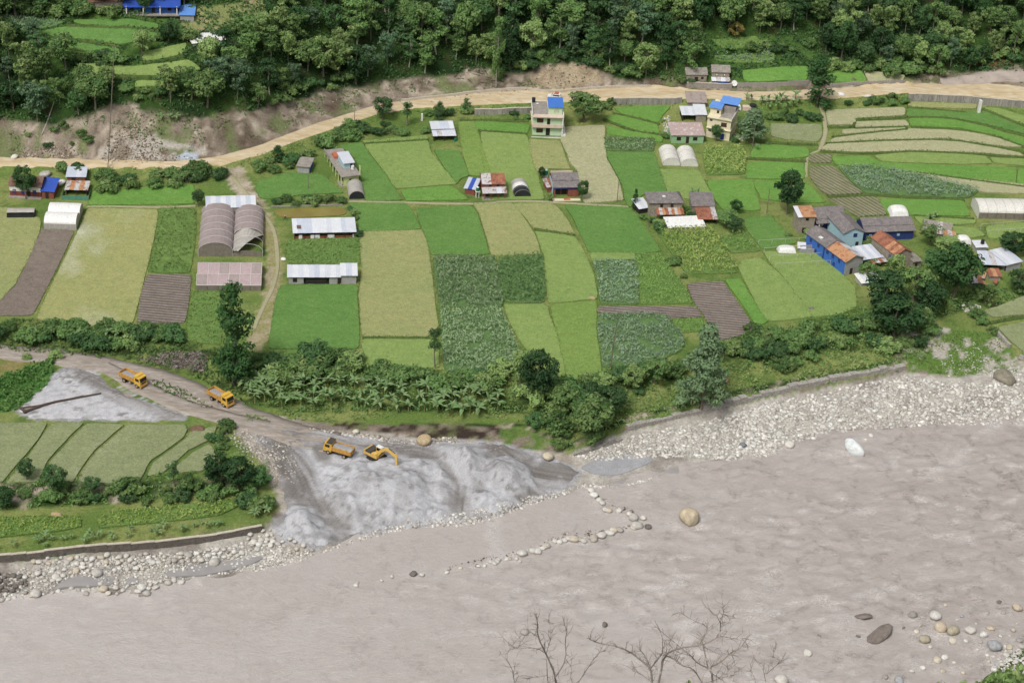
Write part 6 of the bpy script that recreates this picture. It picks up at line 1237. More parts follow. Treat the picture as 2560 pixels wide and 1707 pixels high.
# ------------------------------------------------------------------ small tin shed by the road
b = shed('small open shed with two tin roofs at the top of the lime strip', Z(2, 1560, 1188), Z(2, 1736, 1184), 3, 1.9, 2.4, DARK, [TINP, TINR, TIN], open_front=True); W = b.W
b.box('wall', .1, 3.4, 0, W - .1, 6.4, 2.7, STONEW); b.roof((-.5, 2.7, 2.75), (W + .2, 2.7, 2.75), (W + .2, 6.8, 3.5), (-.5, 6.8, 3.5), [TIN, TINB, TINW]); b.cyl('green_drum', W + .1, -.2, 0, 1.0, .45, GREENT)
# ------------------------------------------------------------------ mint green house
c = crop(1300, 220, 11.2)
b = Bld('mint_house', 'two storey mint green house with a blue-roofed room on top', 'house', c(345, 1310), c(1150, 1345)); W, L = b.W, 10.5
b.box('wall', 0, 0, 0, W, L, 3.0, MINT); b.box('wall', 0, 0, 3.2, W, L, 6.1, MINT); b.box('floor_slab', -.3, -1.1, 3.0, W + .3, L + .1, 3.2, PINK); b.box('balcony_wall', -.3, -1.1, 3.21, W + .05, -.95, 4.0, PINK); b.box('balcony_wall', -.3, -.94, 3.21, -.15, 0, 4.0, PINK)
b.box('roof_slab', -.35, -1.0, 6.1, W + .35, L + .3, 6.3, PINK); b.box('parapet', -.35, -.2, 6.31, -.15, L + .3, 7.0, WHITEW); b.box('parapet', W + .15, -1.0, 6.31, W + .4, L + .3, 7.1, WHITEW); b.box('terrace_floor', -.14, 1.2, 6.31, W - 4.1, L + .2, 6.36, CONC)
b.box('roof_room', W - 4.0, 1.2, 6.31, W, 6.5, 8.7, MINT); b.slab((W - 4.3, .7, 8.72), (W + .3, .7, 8.72), (W + .3, 7, 9.3), (W - 4.3, 7, 9.3), BLUE, .1)
b.prism('arch_window', [(W - 2.6, 7.0), (W - 1.0, 7.0)] + [(W - 1.8 + .8 * math.cos(q), 7.1 + .8 * math.sin(q)) for q in np.linspace(0, math.pi, 9)], 1.15, 1.19, GREENW)
b.prism('arch_pane', [(W - 2.4, 7.02), (W - 1.2, 7.02)] + [(W - 1.8 + .6 * math.cos(q), 7.1 + .6 * math.sin(q)) for q in np.linspace(0, math.pi, 9)], 1.11, 1.148, PINK)
b.opening('window', 'front', 1.1, .95, 1.9, 1.3, WOOD); b.opening('window', 'front', 1.1, 4.15, 1.9, 1.3, WOOD); b.opening('door', 'front', 3.9, .05, 1.2, 2.4, GLASS, GLASS); b.opening('door', 'front', 4.1, 3.25, .9, 2.2, GLASS, WOOD)
b.box('side_pier', W + .01, -.9, 0, W + .35, 1.2, 6.08, WHITEW); b.box('side_pier', W + .01, 3.2, 0, W + .5, 3.6, 6.08, WHITEW); b.box('stair', W + .36, -.8, 0, W + 1.3, 8, .8, WHITEW); b.box('plinth', -.4, -1.6, -.3, W + .4, -.02, .1, CONC); b.box('plinth_edge', -.4, -1.75, -.3, W + .4, -1.61, .3, WHITEW)
b.cyl('water_tank', .4, L - .6, 6.38, 7.7, .55, BLACK); b.cyl('dish', 1.5, L - 2.2, 6.6, 6.75, .4, WHITEP, r2=.1)
# ------------------------------------------------------------------ cream house group
c = crop(1640, 200, 7.13)
b = Bld('cream_house', 'tall cream concrete house with sky-blue roof sheets', 'house', c(885, 1010), c(1300, 1095)); W, L = b.W, 9
b.box('wall', 0, 0, 0, W, L, 3.3, CREAM); b.box('wall', 0, 0, 3.5, W, L, 6.6, CREAM); b.box('floor_slab', -.05, -.5, 3.3, W + .2, L + .05, 3.5, CREAM); b.box('roof_slab', -.1, -.55, 6.6, W + .25, L + .1, 6.8, CREAM)
b.box('roof_room', .1, 2.2, 6.81, 3.3, L - .1, 8.9, CREAM); b.box('back_room', 3.4, 5.0, 6.81, W, L - .1, 8.6, CONC); b.box('parapet', 3.4, -.5, 6.81, W + .2, -.35, 7.3, CREAM); b.box('parapet', W + .05, -.34, 6.81, W + .2, L, 7.3, WHITEW); b.box('terrace_floor', 3.45, -.3, 6.81, W, 4.95, 6.86, CONC)
b.roof((-.4, 1.6, 8.95), (3.5, 1.6, 8.95), (3.5, 6.2, 9.3), (-.4, 6.2, 9.3), SKYB, 1.3); b.roof((1.9, 5.4, 9.35), (W + .5, 5.4, 9.35), (W + .5, 10.6, 9.7), (1.9, 10.6, 9.7), SKYB, 1.3)
b.opening('window', 'front', 4.2, 4.3, 1.7, 1.3, WOOD); b.opening('window', 'front', .7, 5.5, .8, .5); b.opening('window', 'front', .6, 2.2, .8, .5); b.opening('window', 2.2, 2.1, 7.3, .7, .9); b.opening('door', 'front', 4.3, .1, 1.3, 2.1, flat('blue_door', A('#3f57a8')), WHITEW)
b = shed('low green-walled house with a rust-streaked roof behind the twin tunnels', c(272, 1125), c(840, 1130), 6, 2.7, 3.9, GREENW, tin('tin_streaked', '#c3aca6', .25, '#e6dfdd'), 'green_house', cat='house')
for x in (1.5, 6.4): b.opening('window', 'front', x, 1.0, 1.3, 1.1)
b.opening('door', 'front', 4.3, .1, .9, 2.1, DARK)
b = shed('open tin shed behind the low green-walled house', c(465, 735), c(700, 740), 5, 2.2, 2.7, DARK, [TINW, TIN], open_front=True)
b = shed('tin shed with a pinkish patch beside the cream house', c(705, 740), c(880, 745), 6, 2.4, 3.0, STONEW, [TINW, TINP, TINW])
b = shed('stone shed with a grey-brown roof next to the road wall', c(560, 500), c(885, 505), 5, 2.0, 3.2, STONEW, tin('tin_dusty', '#b3a69e', .3, '#8c7468'))
b = polytunnel('left tunnel of the twin white polytunnels', Z(3, 1400, 1388), Z(3, 1546, 1392), 9.5, 2.1, [(0, 1, CREAMP)], CREAMP, .4); b = polytunnel('right tunnel of the twin white polytunnels', Z(3, 1551, 1396), Z(3, 1696, 1400), 9.5, 2.1, [(0, 1, CREAMP)], CREAMP, .4)
b = Bld('parked_van', 'white van parked by the road behind the cream house', 'van', c(1320, 560), c(1470, 560)); b.box('body', 0, 0, .35, 3.4, 1.6, 1.1, WHITEP); b.box('cabin', .3, .1, 1.1, 3.2, 1.5, 1.75, WHITEP); b.box('window', .5, .07, 1.2, 2.9, .1, 1.6, GLASS)
for x in (.7, 2.7):
    for y in (.0, 1.5): w = b.cyl('wheel', 0, 0, 0, .2, .32, BLACK); w.rotation_euler = (math.pi / 2, 0, 0); w.location = (x, y + .15, .32)
b = Bld('water_tank', 'black water tank on a pinkish block by the road', 'water tank', Z(4, -10, 930), Z(4, 60, 932)); b.box('stand', 0, 0, 0, 2.6, 1.8, 1.3, PINK); b.cyl('tank', 3.2, .9, 0, 1.9, 1.1, BLACK)
# ------------------------------------------------------------------ huts above the road
b = Bld('stone_hut', 'low grey stone hut with an old slate roof above the road', 'hut', Z(3, 1595, 688), Z(3, 1765, 690)); b.gable(0, b.W, 0, 5, 0, 2.6, 3.8, STONEW, THATCH, tinroof=False, over=.3); b.opening('door', 'front', 2.6, .1, 1.1, 1.7, DARK); b.opening('window', 'front', 4.6, 1.1, .8, .7)
b = Bld('stone_hut', 'two storey hut with tin porch roof and blue front above the road', 'hut', Z(3, 1810, 724), Z(3, 1955, 730)); W = b.W; b.gable(0, W, 1.6, 6, 0, 4.3, 5.6, STONEW, THATCH, tinroof=False, over=.3); b.roof((-.2, -.3, 1.9), (W + .2, -.3, 1.9), (W + .2, 1.6, 2.5), (-.2, 1.6, 2.5), [TINW, TINP]); b.box('wall', 0, .1, 0, W, .22, 1.6, BLUEW)
for x in (.05, W - .2): b.box('post', x, -.1, 0, x + .15, .05, 1.9, WOOD)
for x in (1.2, 3.6): b.opening('window', 1.6, x, 3.0, .6, .8, WHITEW)
b = Bld('satellite_dish', 'big white dish beside the two storey hut', 'dish', Z(3, 1990, 735), Z(3, 2010, 735)); b.cyl('post', .3, .3, 0, 1.2, .06, METAL); d = b.cyl('bowl', 0, 0, 0, .25, .25, WHITEP, 16, r2=.95); d.location = (.3, .2, 1.4); d.rotation_euler = (math.radians(60), 0, 0)
# ------------------------------------------------------------------ slate farmhouse
c = crop(1580, 470, 9.8)
b = Bld('slate_farmhouse', 'grey stone farmhouse with a slate roof and rusty porch roof', 'house', c(450, 800), c(1240, 795)); W = b.W
b.box('wall', 0, 2.4, 0, W, 8.4, 4.5, STONEW)
b.slab((-.5, 1.9, 4.4), (W + .5, 1.9, 4.4), (W - 1.4, 5.4, 6.2), (2.4, 5.4, 6.2), SLATE); b.slab((W + .5, 8.9, 4.4), (-.5, 8.9, 4.4), (2.4, 5.4, 6.2), (W - 1.4, 5.4, 6.2), SLATE)
b.mesh('roof', [(-.5, 1.9, 4.4), (-.5, 8.9, 4.4), (2.4, 5.4, 6.2), (-.5, 1.9, 4.56), (-.5, 8.9, 4.56), (2.4, 5.4, 6.36)], [(0, 2, 1), (3, 4, 5), (0, 1, 4, 3), (1, 2, 5, 4), (2, 0, 3, 5)], SLATE); b.mesh('roof', [(W + .5, 8.9, 4.4), (W + .5, 1.9, 4.4), (W - 1.4, 5.4, 6.2), (W + .5, 8.9, 4.56), (W + .5, 1.9, 4.56), (W - 1.4, 5.4, 6.36)], [(0, 2, 1), (3, 4, 5), (0, 1, 4, 3), (1, 2, 5, 4), (2, 0, 3, 5)], SLATE)
b.box('roof_patch', 3.6, 3.6, 5.45, 4.4, 4.2, 5.75, WHITEP); b.roof((1.6, -.3, 2.0), (W + .3, -.3, 2.0), (W + .3, 2.4, 2.8), (1.6, 2.4, 2.8), [TINR, TINP, TINO, TINP], .9)
for x in (1.7, W * .45, W * .72, W): b.box('post', x, -.15, 0, x + .13, 0, 2.0, WOOD)
for x in (2.9, 5.8): b.opening('window', 2.4, x, 3.0, .8, 1.2)
b.box('awning', 4.0, -1.2, 1.3, 6.2, -.4, 1.5, THATCH)
b = shed('white tin lean-to at the end of the slate farmhouse', c(170, 640), c(400, 600), 4, 1.8, 2.6, DARK, [TINW, TIN]); 
b = shed('slate-roofed store beside the slate farmhouse', c(1470, 640), c(1985, 640), 5, 2.7, 4.0, STONEW, SLATE, slabroof=True)
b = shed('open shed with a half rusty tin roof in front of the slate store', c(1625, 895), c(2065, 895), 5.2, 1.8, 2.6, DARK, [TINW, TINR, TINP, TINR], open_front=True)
b = shed('low shelter with a clean white sheet roof above the bean trellis', c(900, 1085), c(1770, 1045), 5, 1.5, 2.0, GREYP, WHITEP, 'shelter', cat='shelter')
# ------------------------------------------------------------------ village on the right
c = crop(1960, 490, 6.533)
b = shed('narrow two storey grey hut with half rusty, half white roof', c(213, 605), c(475, 598), 5, 5.0, 5.6, STONEW, [TINR, TINO, TINW, TINW], 'tower_hut', cat='hut', sheet=1.2); b.opening('window', 'front', 1.9, 3.9, .9, .7); b.opening('door', 'front', 1.3, .1, .9, 1.6, DARK)
b = Bld('slate_cottage', 'slate-roofed back wing with a navy wall beside the grey hut', 'house', c(520, 600), c(1000, 560)); W = b.W; b.gable(0, W, 1.5, 8, 0, 3.6, 5.2, NAVY, SLATE, tinroof=False); b.slab((-.2, -.2, 2.8), (W + .2, -.2, 2.8), (W + .2, 1.5, 3.5), (-.2, 1.5, 3.5), SLATE, .12, 'porch_roof'); b.box('post', .6, -.05, 0, .9, .2, 2.8, WHITEW); b.box('wall', 1.2, .0, 0, 1.35, 1.49, 2.7, REDW); b.opening('window', 1.5, 1.8, 1.3, .9, .9, WHITEW)
b = Bld('slate_cottage', 'light blue gabled cottage with slate roof in the village', 'house', c(945, 835), c(1268, 805)); W = b.W; b.gable(0, W, 0, 10, 0, 4.3, 5.6, PALEB, SLATE, tinroof=False, axis='y'); b.opening('window', 'front', W * .5, 2.9, 1.1, 1.1, NAVY, NAVY); b.opening('door', 'front', W * .66, .1, .9, 1.3, DARK)
b = Bld('slate_cottage', 'long slate-roofed cottage with a navy blue wall', 'house', c(1300, 735), c(2095, 705)); W = b.W; b.prism('wall', [(0, 0), (7, 0), (7, 3.0), (4.4, 4.6), (0, 3.0)], 0, W, NAVY, axis='x')
b.slab((-.3, -.5, 2.9), (W + .4, -.5, 2.9), (W + .4, 1.6, 3.75), (-.3, 1.6, 3.75), SLATE, .12); b.slab((-.3, 1.4, 3.85), (W + .4, 1.4, 3.85), (W + .4, 4.5, 4.85), (-.3, 4.5, 4.85), SLATE, .12); b.slab((W + .4, 7.4, 3.1), (-.3, 7.4, 3.1), (-.3, 4.5, 4.85), (W + .4, 4.5, 4.85), SLATE, .12)
for x in (1.2, 5.0, 9.2): b.opening('window', 'front', x, 1.3, 1.0, .9, PALEB, NAVY)
b.opening('door', 'front', 3.2, .1, .9, 2.0, DARK)
b = Bld('blue_house', 'long vivid blue two storey house with slate and orange tin roof', 'house', c(972, 1300), c(1262, 1235)); W, L = max(b.W, 5.4), 17.5
xm = W / 2; b.prism('wall', [(0, 0), (W, 0), (W, 4.4), (xm, 5.7), (0, 4.4)], 0.06, L, BLUEW); b.prism('gable_wall', [(0, 0), (W, 0), (W, 4.4), (xm, 5.7), (0, 4.4)], -.02, .05, BLOCK)
b.roof((-.4, 8.2, 4.28), (-.4, -.5, 4.28), (xm, -.5, 5.78), (xm, 8.2, 5.78), [TINO, TINO, TINR, TINO], 1.2); b.roof((W + .4, -.5, 4.28), (W + .4, 8.2, 4.28), (xm, 8.2, 5.78), (xm, -.5, 5.78), [TINW, TIN, TINP], 1.2)
b.slab((-.4, L + .4, 4.3), (-.4, 8.3, 4.3), (xm, 8.3, 5.85), (xm, L + .4, 5.85), SLATE); b.slab((W + .4, 8.3, 4.3), (W + .4, L + .4, 4.3), (xm, L + .4, 5.85), (xm, 8.3, 5.85), SLATE); b.box('roof_patch', .6, 12, 4.9, 1.4, 13.2, 5.3, WHITEP)
for y, z in ((2.2, 2.7), (5.0, 2.7), (7.4, 2.7), (11.5, 2.7), (15, 2.7), (12.5, .7), (4.2, .8)): b.opening('window', 'left', y, z, .9, 1.0, NAVY, NAVY)
b.box('pier', -.12, 9.2, 0, -.01, 9.6, 4.2, NAVY); b.opening('door', 'front', 1.8, .1, .9, 1.8, DARK)
b = Bld('rusty_house', 'stone house with a long rusty gable roof among the trees', 'house', c(1790, 1200), c(2045, 1150)); W = max(b.W, 4.8); b.gable(0, W, 0, 11, 0, 4.5, 5.9, STONEW, ([TINR, TINR, TINO, TINR], [TINR, TINR]), axis='y'); b.opening('window', 'front', 1.9, 2.4, .7, .9, BLUEW); b.opening('window', 'left', 2.0, 2.4, .8, 1.0, BLUEW); b.box('annex', W + .02, -1.2, 0, W + 2.8, 2.4, 2.2, STONEW); b.slab((W - .2, -1.6, 2.2), (W + 3.1, -1.6, 1.9), (W + 3.1, 2.8, 2.3), (W - .2, 2.8, 2.7), THATCH, .14); b.opening('window', -1.2, W + .8, .7, .8, .8)
b = shed('white tin lean-to in the yard beside the blue house', c(1290, 1150), c(1575, 1105), 6, 2.2, 2.8, DARK, [TINW, TIN, TINB], open_front=True)
b = shed('small rusty sheet roof shelter in the village yard', c(1450, 1180), c(1660, 1150), 2.5, 1.7, 2.0, DARK, [TINR, TINP], open_front=True)
def dome(label, pL, pR, L, h, mat=WHITEP):
    b = Bld('dome_shelter', label, 'shelter', pL, pR); W = b.W; V = []; nx, ny = 10, 8
    for j in range(ny + 1):
        for i in range(nx + 1):
            u, v = i / nx * 2 - 1, j / ny * 2 - 1; z = h * max(0, (1 - abs(u) ** 3.2)) ** .45 * max(0, (1 - abs(v) ** 3.2)) ** .45; V.append(((u + 1) * W / 2, (v + 1) * L / 2, z))
    b.mesh('cover', V, [(j * 11 + i, j * 11 + i + 1, j * 11 + i + 12, j * 11 + i + 11) for j in range(ny) for i in range(nx)], mat); b.box('base_band', .15, .12, -.1, W - .15, .2, .35, GREYP); return b
dome('bright white dome shelter behind the long slate cottage', c(1742, 370), c(2060, 372), 5.5, 2.6); dome('white sheet dome beside the pole frame field', Z(8, 285, 790), Z(8, 448, 794), 3.5, 1.7); dome('white dome shelter right of the village trees', Z(8, 1792, 718), Z(8, 1918, 716), 4, 2.0)
b = shed('tiny white-roofed hut beside the white sheet dome', Z(8, 455, 770), Z(8, 505, 775), 2.2, 1.3, 1.7, BLOCK, TINW); b = Bld('yard_wall', 'grey block wall at the foot of the blue house', 'wall', Z(8, 470, 785), Z(8, 600, 780)); b.box('wall', 0, 0, 0, b.W, .2, 1.4, BLOCK); b.box('wall', .3, 1.2, 0, b.W + .6, 1.4, 1.9, BLOCK)
b = shed('tin barn with bluish roof sheets by the terrace edge', Z(8, 1992, 925), Z(8, 2192, 936), 6, 2.0, 2.7, DARK, [TINB, TIN, TINP], open_front=True); b = shed('second tin barn joined to the bluish roofed one', Z(8, 2200, 936), Z(8, 2318, 906), 7, 2.2, 2.9, BLOCK, [TINB, TIN, TINW])
b = shed('ruined block shed with heaped rusty sheets', Z(8, 1880, 1062), Z(8, 1992, 1066), 4, 1.4, 1.9, BLOCK, [TINR, TINP, TINO]); W = b.W
for k in range(9): q = b.box('loose_sheet', 0, 0, 0, 2.0, .9, .05, random.choice([TINR, TINO, TINP])); q.location = (W + random.uniform(-.5, 4.5), random.uniform(-.5, 4), .3 + .12 * k); q.rotation_euler = (random.uniform(-.4, .4), random.uniform(-.4, .4), random.uniform(0, 3))
b = shed('collapsed shed of grey and white sheets behind the village', Z(8, 1500, 612), Z(8, 1720, 650), 4.5, .8, 2.0, STONEW, [TINP, THATCH, TINW, THATCH])
b = Bld('greenhouse', 'long white greenhouse below the pale tan field', 'greenhouse', Z(8, 1965, 492), Z(8, 2640, 506)); W = b.W; b.vault('cover', .05, 8.0, 0, W, 2.0, 1.7, CREAMP, axis='x', lump=.015); b.arch_wall('end_wall', .1, 7.9, .04, 2.0, 0, 1.6, CREAMP, axis='x')
for k in range(9): b.box('side_panel', k * W / 9 + .05, .0, 0, (k + 1) * W / 9 - .05, .05, 2.0, NETD); b.hoop(.05, 8.0, k * W / 9, 2.0, 1.7, GREYP, .05, axis='x')
b = shed('white sheet shelter half hidden by trees below the blue house', Z(8, 985, 1062), Z(8, 1140, 1040), 3.5, 1.2, 1.9, GREYP, [WHITEP, TINW]); b = shed('small grey store with a dark tank behind the tin barn', Z(8, 1945, 778), Z(8, 2030, 776), 3, 1.8, 2.1, BLOCK, TINW); b.cyl('tank', b.W * .7, 1.4, 2.2, 3.3, .5, BLACK)
b = shed('pinkish block shed by the white dome shelter', Z(8, 1690, 690), Z(8, 1770, 695), 3, 1.6, 2.0, PINK, [TINO, TINP]); b = shed('low rusty roofed shed in front of the tin barn', Z(8, 2060, 1010), Z(8, 2150, 1010), 3, 1.4, 1.9, BLOCK, [TINR, TINO])
# ------------------------------------------------------------------ pillar, poles, frames, mast
b = Bld('white_pillar', 'tall white concrete pillar standing on the green terrace', 'pillar', Z(4, 1960, 958), Z(4, 1985, 958)); b.box('shaft', 0, 0, 0, .85, .85, 4.6, WHITEW); b.box('footing', -.25, -.25, -.2, 1.1, 1.1, .3, WHITEW)
b = Bld('white_pillar', 'short white post among the bushes by the small tin shed', 'post', Z(2, 1452, 1018), Z(2, 1472, 1018)); b.box('shaft', 0, 0, 0, .55, .55, 2.4, WHITEW)
def pole(n, x, y, top, label, r=.12):
    P = gpz(n, x, y); h = (y - top) * .29787 / (px_m(P) * .88); V, F = tube([(0, 0, -.3), (.02, 0, h * .5), (0, .02, h)], [r, r * .85, r * .7], 6); o = obj('utility_pole', mesh_from('utility_pole', V, F), POLEM, None, label, 'pole'); o.location = P; return o, h
pole(7, 1015, 352, 170, 'thin wooden pole at the edge of the pale field'); pole(6, 505, 245, 105, 'thin wooden pole in the deep green rice field'); pole(3, 2150, 1255, 1060, 'grey pole beside the pale grey-green tree'); pole(2, 893, 1040, 935, 'wooden pole at the bend of the tan road'); pole(8, 190, 445, 245, 'thin pole left of the round dark tree'); pole(7, 1280, 560, 430, 'pole in the garden below the slate farmhouse')
o, h = pole(1, 905, 1412, 430, 'very tall slender mast rising from the road across the landslip', .14); o.name = 'tall_mast'; o.rotation_euler = (0, .1, 0)
fr = Bld('trellis_frame', 'bare pole trellis standing in the field below the blue house', 'trellis', Z(8, 260, 920), Z(8, 720, 890))
for i in range(5):
    for j in range(4): fr.box('pole', i * fr.W / 4 - .04, j * 4.5 - .04, 0, i * fr.W / 4 + .04, j * 4.5 + .04, 1.9, METAL)
for j in range(4): fr.box('rail', 0, j * 4.5 - .025, 1.9, fr.W, j * 4.5 + .025, 1.96, METAL)
fr = Bld('trellis_frame', 'bare trellis poles below the long white greenhouse', 'trellis', Z(8, 2040, 640), Z(8, 2500, 600))
for i in range(6):
    for j in range(2): fr.box('pole', i * fr.W / 5 - .04, j * 4 - .04, 0, i * fr.W / 5 + .04, j * 4 + .04, 1.8, METAL)
for j in range(2): fr.box('rail', 0, j * 4 - .025, 1.8, fr.W, j * 4 + .025, 1.86, METAL)
# ------------------------------------------------------------------ retaining walls
def wall_run(label, D, h, th, mat, name='retaining_wall', panel=2.6, cap=None, dz=0.0, mats=None):
    rough = name != 'retaining_wall'
    P = dense(smooth_line(gps(D), 1), panel, False); root = empty(name, P[0], 0, label, 'wall'); root['kind'] = 'thing'
    for i in range(len(P) - 1):
        a, b_ = P[i] - P[0], P[i + 1] - P[0]; L_ = math.hypot(b_[0] - a[0], b_[1] - a[1]); ang = math.atan2(b_[1] - a[1], b_[0] - a[0]); hh = h * (random.uniform(.55, 1.15) if rough else random.uniform(.94, 1.05))
        if rough and random.random() < .1: continue
        V = [(x, y, z) for z in (-.6, hh) for y in (0, th) for x in (.015, L_ - .015)]
        o = obj('panel', mesh_from('panel', np.array(V), [(0, 2, 3, 1), (4, 5, 7, 6), (0, 1, 5, 4), (2, 6, 7, 3), (0, 4, 6, 2), (1, 3, 7, 5)]), mats[i % len(mats)] if mats else mat, root); o.location = (a[0], a[1], a[2] + dz); o.rotation_euler = (random.uniform(-.06, .06) * rough, random.uniform(-.05, .05) * rough, ang + random.uniform(-.06, .06) * rough)
        if cap: c_ = obj('cap', mesh_from('cap', np.array([(x, y, z) for z in (hh + .004, hh + .14) for y in (-.08, th + .08) for x in (.0, L_)]), [(0, 2, 3, 1), (4, 5, 7, 6), (0, 1, 5, 4), (2, 6, 7, 3), (0, 4, 6, 2), (1, 3, 7, 5)]), cap, root); c_.location = o.location; c_.rotation_euler = o.rotation_euler
STAIN = mottled('stained_concrete', A('#8f8a83'), A('#bdb8af'), .5, .9, A('#6c675f'), 3, stretch=(2.2, 2.2, .25)); PALEC = mottled('pale_concrete', A('#c9beac'), A('#ddd3c2'), .5, .9, fine=4)
wall_run('stained concrete wall under the road behind the green terraces', ZP(3, [(985, 880), (1200, 880), (1500, 878), (1560, 870)]), 2.0, .5, STAIN, cap=PALEC); wall_run('concrete wall under the road left of the mint green house', ZP(2, [(1900, 965), (2100, 965), (2230, 955), (2400, 950)]), 1.7, .5, STAIN, cap=PALEC)
wall_run('panelled concrete wall under the road above the terraces', ZP(4, [(1375, 850), (1600, 855), (1850, 868), (2100, 890), (2350, 912), (2600, 940)]), 2.4, .5, STAIN, cap=PALEC)
wall_run('low concrete edge along the upper side of the road', ZP(2, [(1290, 860), (1450, 840), (1700, 815), (1840, 795), (2100, 770), (2350, 755)]) + ZP(3, [(300, 770), (500, 790), (700, 765), (1000, 742), (1300, 738)]), .9, .45, PALEC, dz=.0)
wall_run('stone wall above the road below the two huts', ZP(3, [(1600, 735), (1750, 740), (1900, 748), (1980, 745)]), 1.5, .5, CONC, cap=PALEC); wall_run('grey stone wall above the road by the bright field', ZP(4, [(-60, 740), (200, 738), (420, 725), (540, 715)]), 1.6, .5, CONC); wall_run('rough stone kerb wall above the road near the fork', ZP(4, [(720, 735), (950, 715), (1200, 705), (1350, 700)]), 1.0, .5, CONC)
GAB = mottled('gabion_stone', A('#a29d96'), A('#c9c3ba'), 1.6, .95, A('#716c65'), 3, .9)
wall_run('long grey gabion wall between slope and gravel bar', [(1442, 990), (1500, 975), (1590, 955), (1690, 930), (1790, 905), (1880, 885), (1980, 865), (2080, 850)], 1.5, 1.4, GAB, 'gabion_wall', 2.0); wall_run('broken lower piece of the gabion wall by the sand heaps', [(1318, 1048), (1370, 1032), (1430, 1012)], 1.0, 1.1, GAB, 'gabion_wall', 2.0)
wall_run('dark river wall below the vegetable beds', ZP(13, [(-80, 560), (150, 545), (450, 505), (800, 470), (1200, 450), (1600, 405), (1900, 360), (2200, 300)]), 1.6, .5, mottled('dark_wall', A('#6d675f'), A('#87807a'), 1.0, .95, A('#565048'), 3), cap=PALEC); wall_run('broken dry stone wall below the olive paddy', ZP(12, [(2110, 110), (2200, 220), (2280, 300), (2380, 370)]), .9, .7, GAB, 'stone_wall', 1.6)

# ------------------------------------------------------------------ terrace risers and field-border grass
def border_mask(): pass
RISERS = [ZP(4, p) for p in ([(930, 1012), (1355, 992)], [(700, 1072), (915, 1078), (930, 1040)], [(740, 1160), (1000, 1128), (1370, 1092)], [(930, 1087), (1370, 1072)], [(1400, 1075), (1800, 1097), (2080, 1142), (2380, 1250)], [(690, 1212), (1200, 1187), (1700, 1177), (2150, 1243), (2380, 1290)], [(640, 1276), (1000, 1297), (1400, 1277), (1800, 1292), (2380, 1330)], [(1370, 992), (1700, 997), (1950, 1047), (2380, 1150)], [(1370, 910), (1860, 950)], [(2000, 930), (2380, 1070)], [(1450, 1458), (2000, 1530), (2380, 1580)], [(90, 1198), (620, 1222)], [(20, 1338), (520, 1360)])] \
    + [ZP(3, p) for p in ([(985, 958), (1180, 1005), (1370, 1052)], [(900, 1008), (1150, 1108), (1400, 1146)], [(-150, 1105), (260, 1132)], [(905, 1170), (1330, 1180)])] + [ZP(8, p) for p in ([(1020, 297), (1500, 325), (1850, 345)], [(1430, 475), (1930, 505)], [(700, 312), (1110, 305)])] \
    + [ZP(1, p) for p in ([(560, 218), (1000, 245), (1330, 272)], [(300, 318), (700, 352), (1000, 398)], [(1200, 530), (1330, 518), (1540, 472)], [(720, 655), (1380, 650)], [(400, 410), (1000, 490)])] + [ZP(2, p) for p in ([(970, 1214), (1510, 1181)], [(1780, 1020), (2350, 1020)])] + [ZP(12, [(2060, 30), (2350, -20)]), ZP(10, [(960, 155), (1520, 158)]), ZP(7, [(320, 585), (660, 640)])]
RIS = mottled('riser_grass', A('#4a6332'), A('#66793f'), .8, .95, A('#6b5c44'), 4)
for k, D in enumerate(RISERS):
    V, F = ribbon(smooth_line(gps(D), 1), 1.15, .12, 1.0, .5, 5, .5); obj('terrace_bank', mesh_from('terrace_bank', V, F, True), RIS, kind='structure')
def tufts(lines, per, h, size, mat, name, label, seed, spread=.3):
    rs_ = np.random.default_rng(seed); Q = []
    for L in lines:
        q = dense(L, 1.0 / per, False)[:, :2]; Q.append(q + rs_.normal(0, spread, q.shape))
    Q = np.concatenate(Q); z = hfun(Q[:, 0], Q[:, 1]) + rs_.uniform(.1, h, len(Q)); V, F, T = leaf_cloud(np.column_stack([Q, z]), size, rs_, .6, fbm(Q[:, 0] / 7, Q[:, 1] / 7, 3, seed), .4)
    obj(name, leaf_mesh(name, V, F, T), mat, kind='stuff', label=label)
tufts([gps(D) for D in RISERS], 9, .8, .22, leafy('riser_leaf', '#4d6b35', '#7d9450'), 'bank_grass', 'rough dark grass on the terrace banks', 3, .35)
tufts([np.vstack([P, P[:1]]) for P in FIELDS], 2.6, .45, .2, leafy('border_leaf', '#6f8a48', '#a3ad6c'), 'border_grass', 'thin grass along the field borders', 4, .22)
# ------------------------------------------------------------------ stones
def ico(sub):
    import bmesh
    bm = bmesh.new(); bmesh.ops.create_icosphere(bm, subdivisions=sub, radius=1.0); V = np.array([v.co[:] for v in bm.verts]); F = np.array([[v.index for v in f.verts] for f in bm.faces]); bm.free(); return V, F
def boulder(seed, sub=2, rough=.28):
    rs_ = np.random.default_rng(seed); V, F = ico(sub); d = np.zeros(len(V))
    for k in range(7): n = unit(rs_.normal(size=3)); o = rs_.uniform(.62, .95); d = np.maximum(d, np.maximum(0, V @ n - o))
    V = V * (1 - .75 * d)[:, None]; V *= (1 + rough * (fbm(V[:, 0] * 1.3 + seed, V[:, 1] * 1.3 + V[:, 2], 3, seed % 7) - .5))[:, None]; V *= rs_.uniform([.85, .7, .55], [1.2, 1.0, .85]); return V, F
t = NT('river_stone'); v = t.objco(); oi = t.n('ObjectInfo').outputs['Random']
sc = t.ramp(oi, [(0, A('#e6e1d8')), (.22, A('#d3cec6')), (.42, A('#f2efe8')), (.6, A('#bcb6ae')), (.75, A('#dccfb8')), (.88, A('#ece8e0')), (1, A('#9c968f'))]); t.n('ValToRGB')
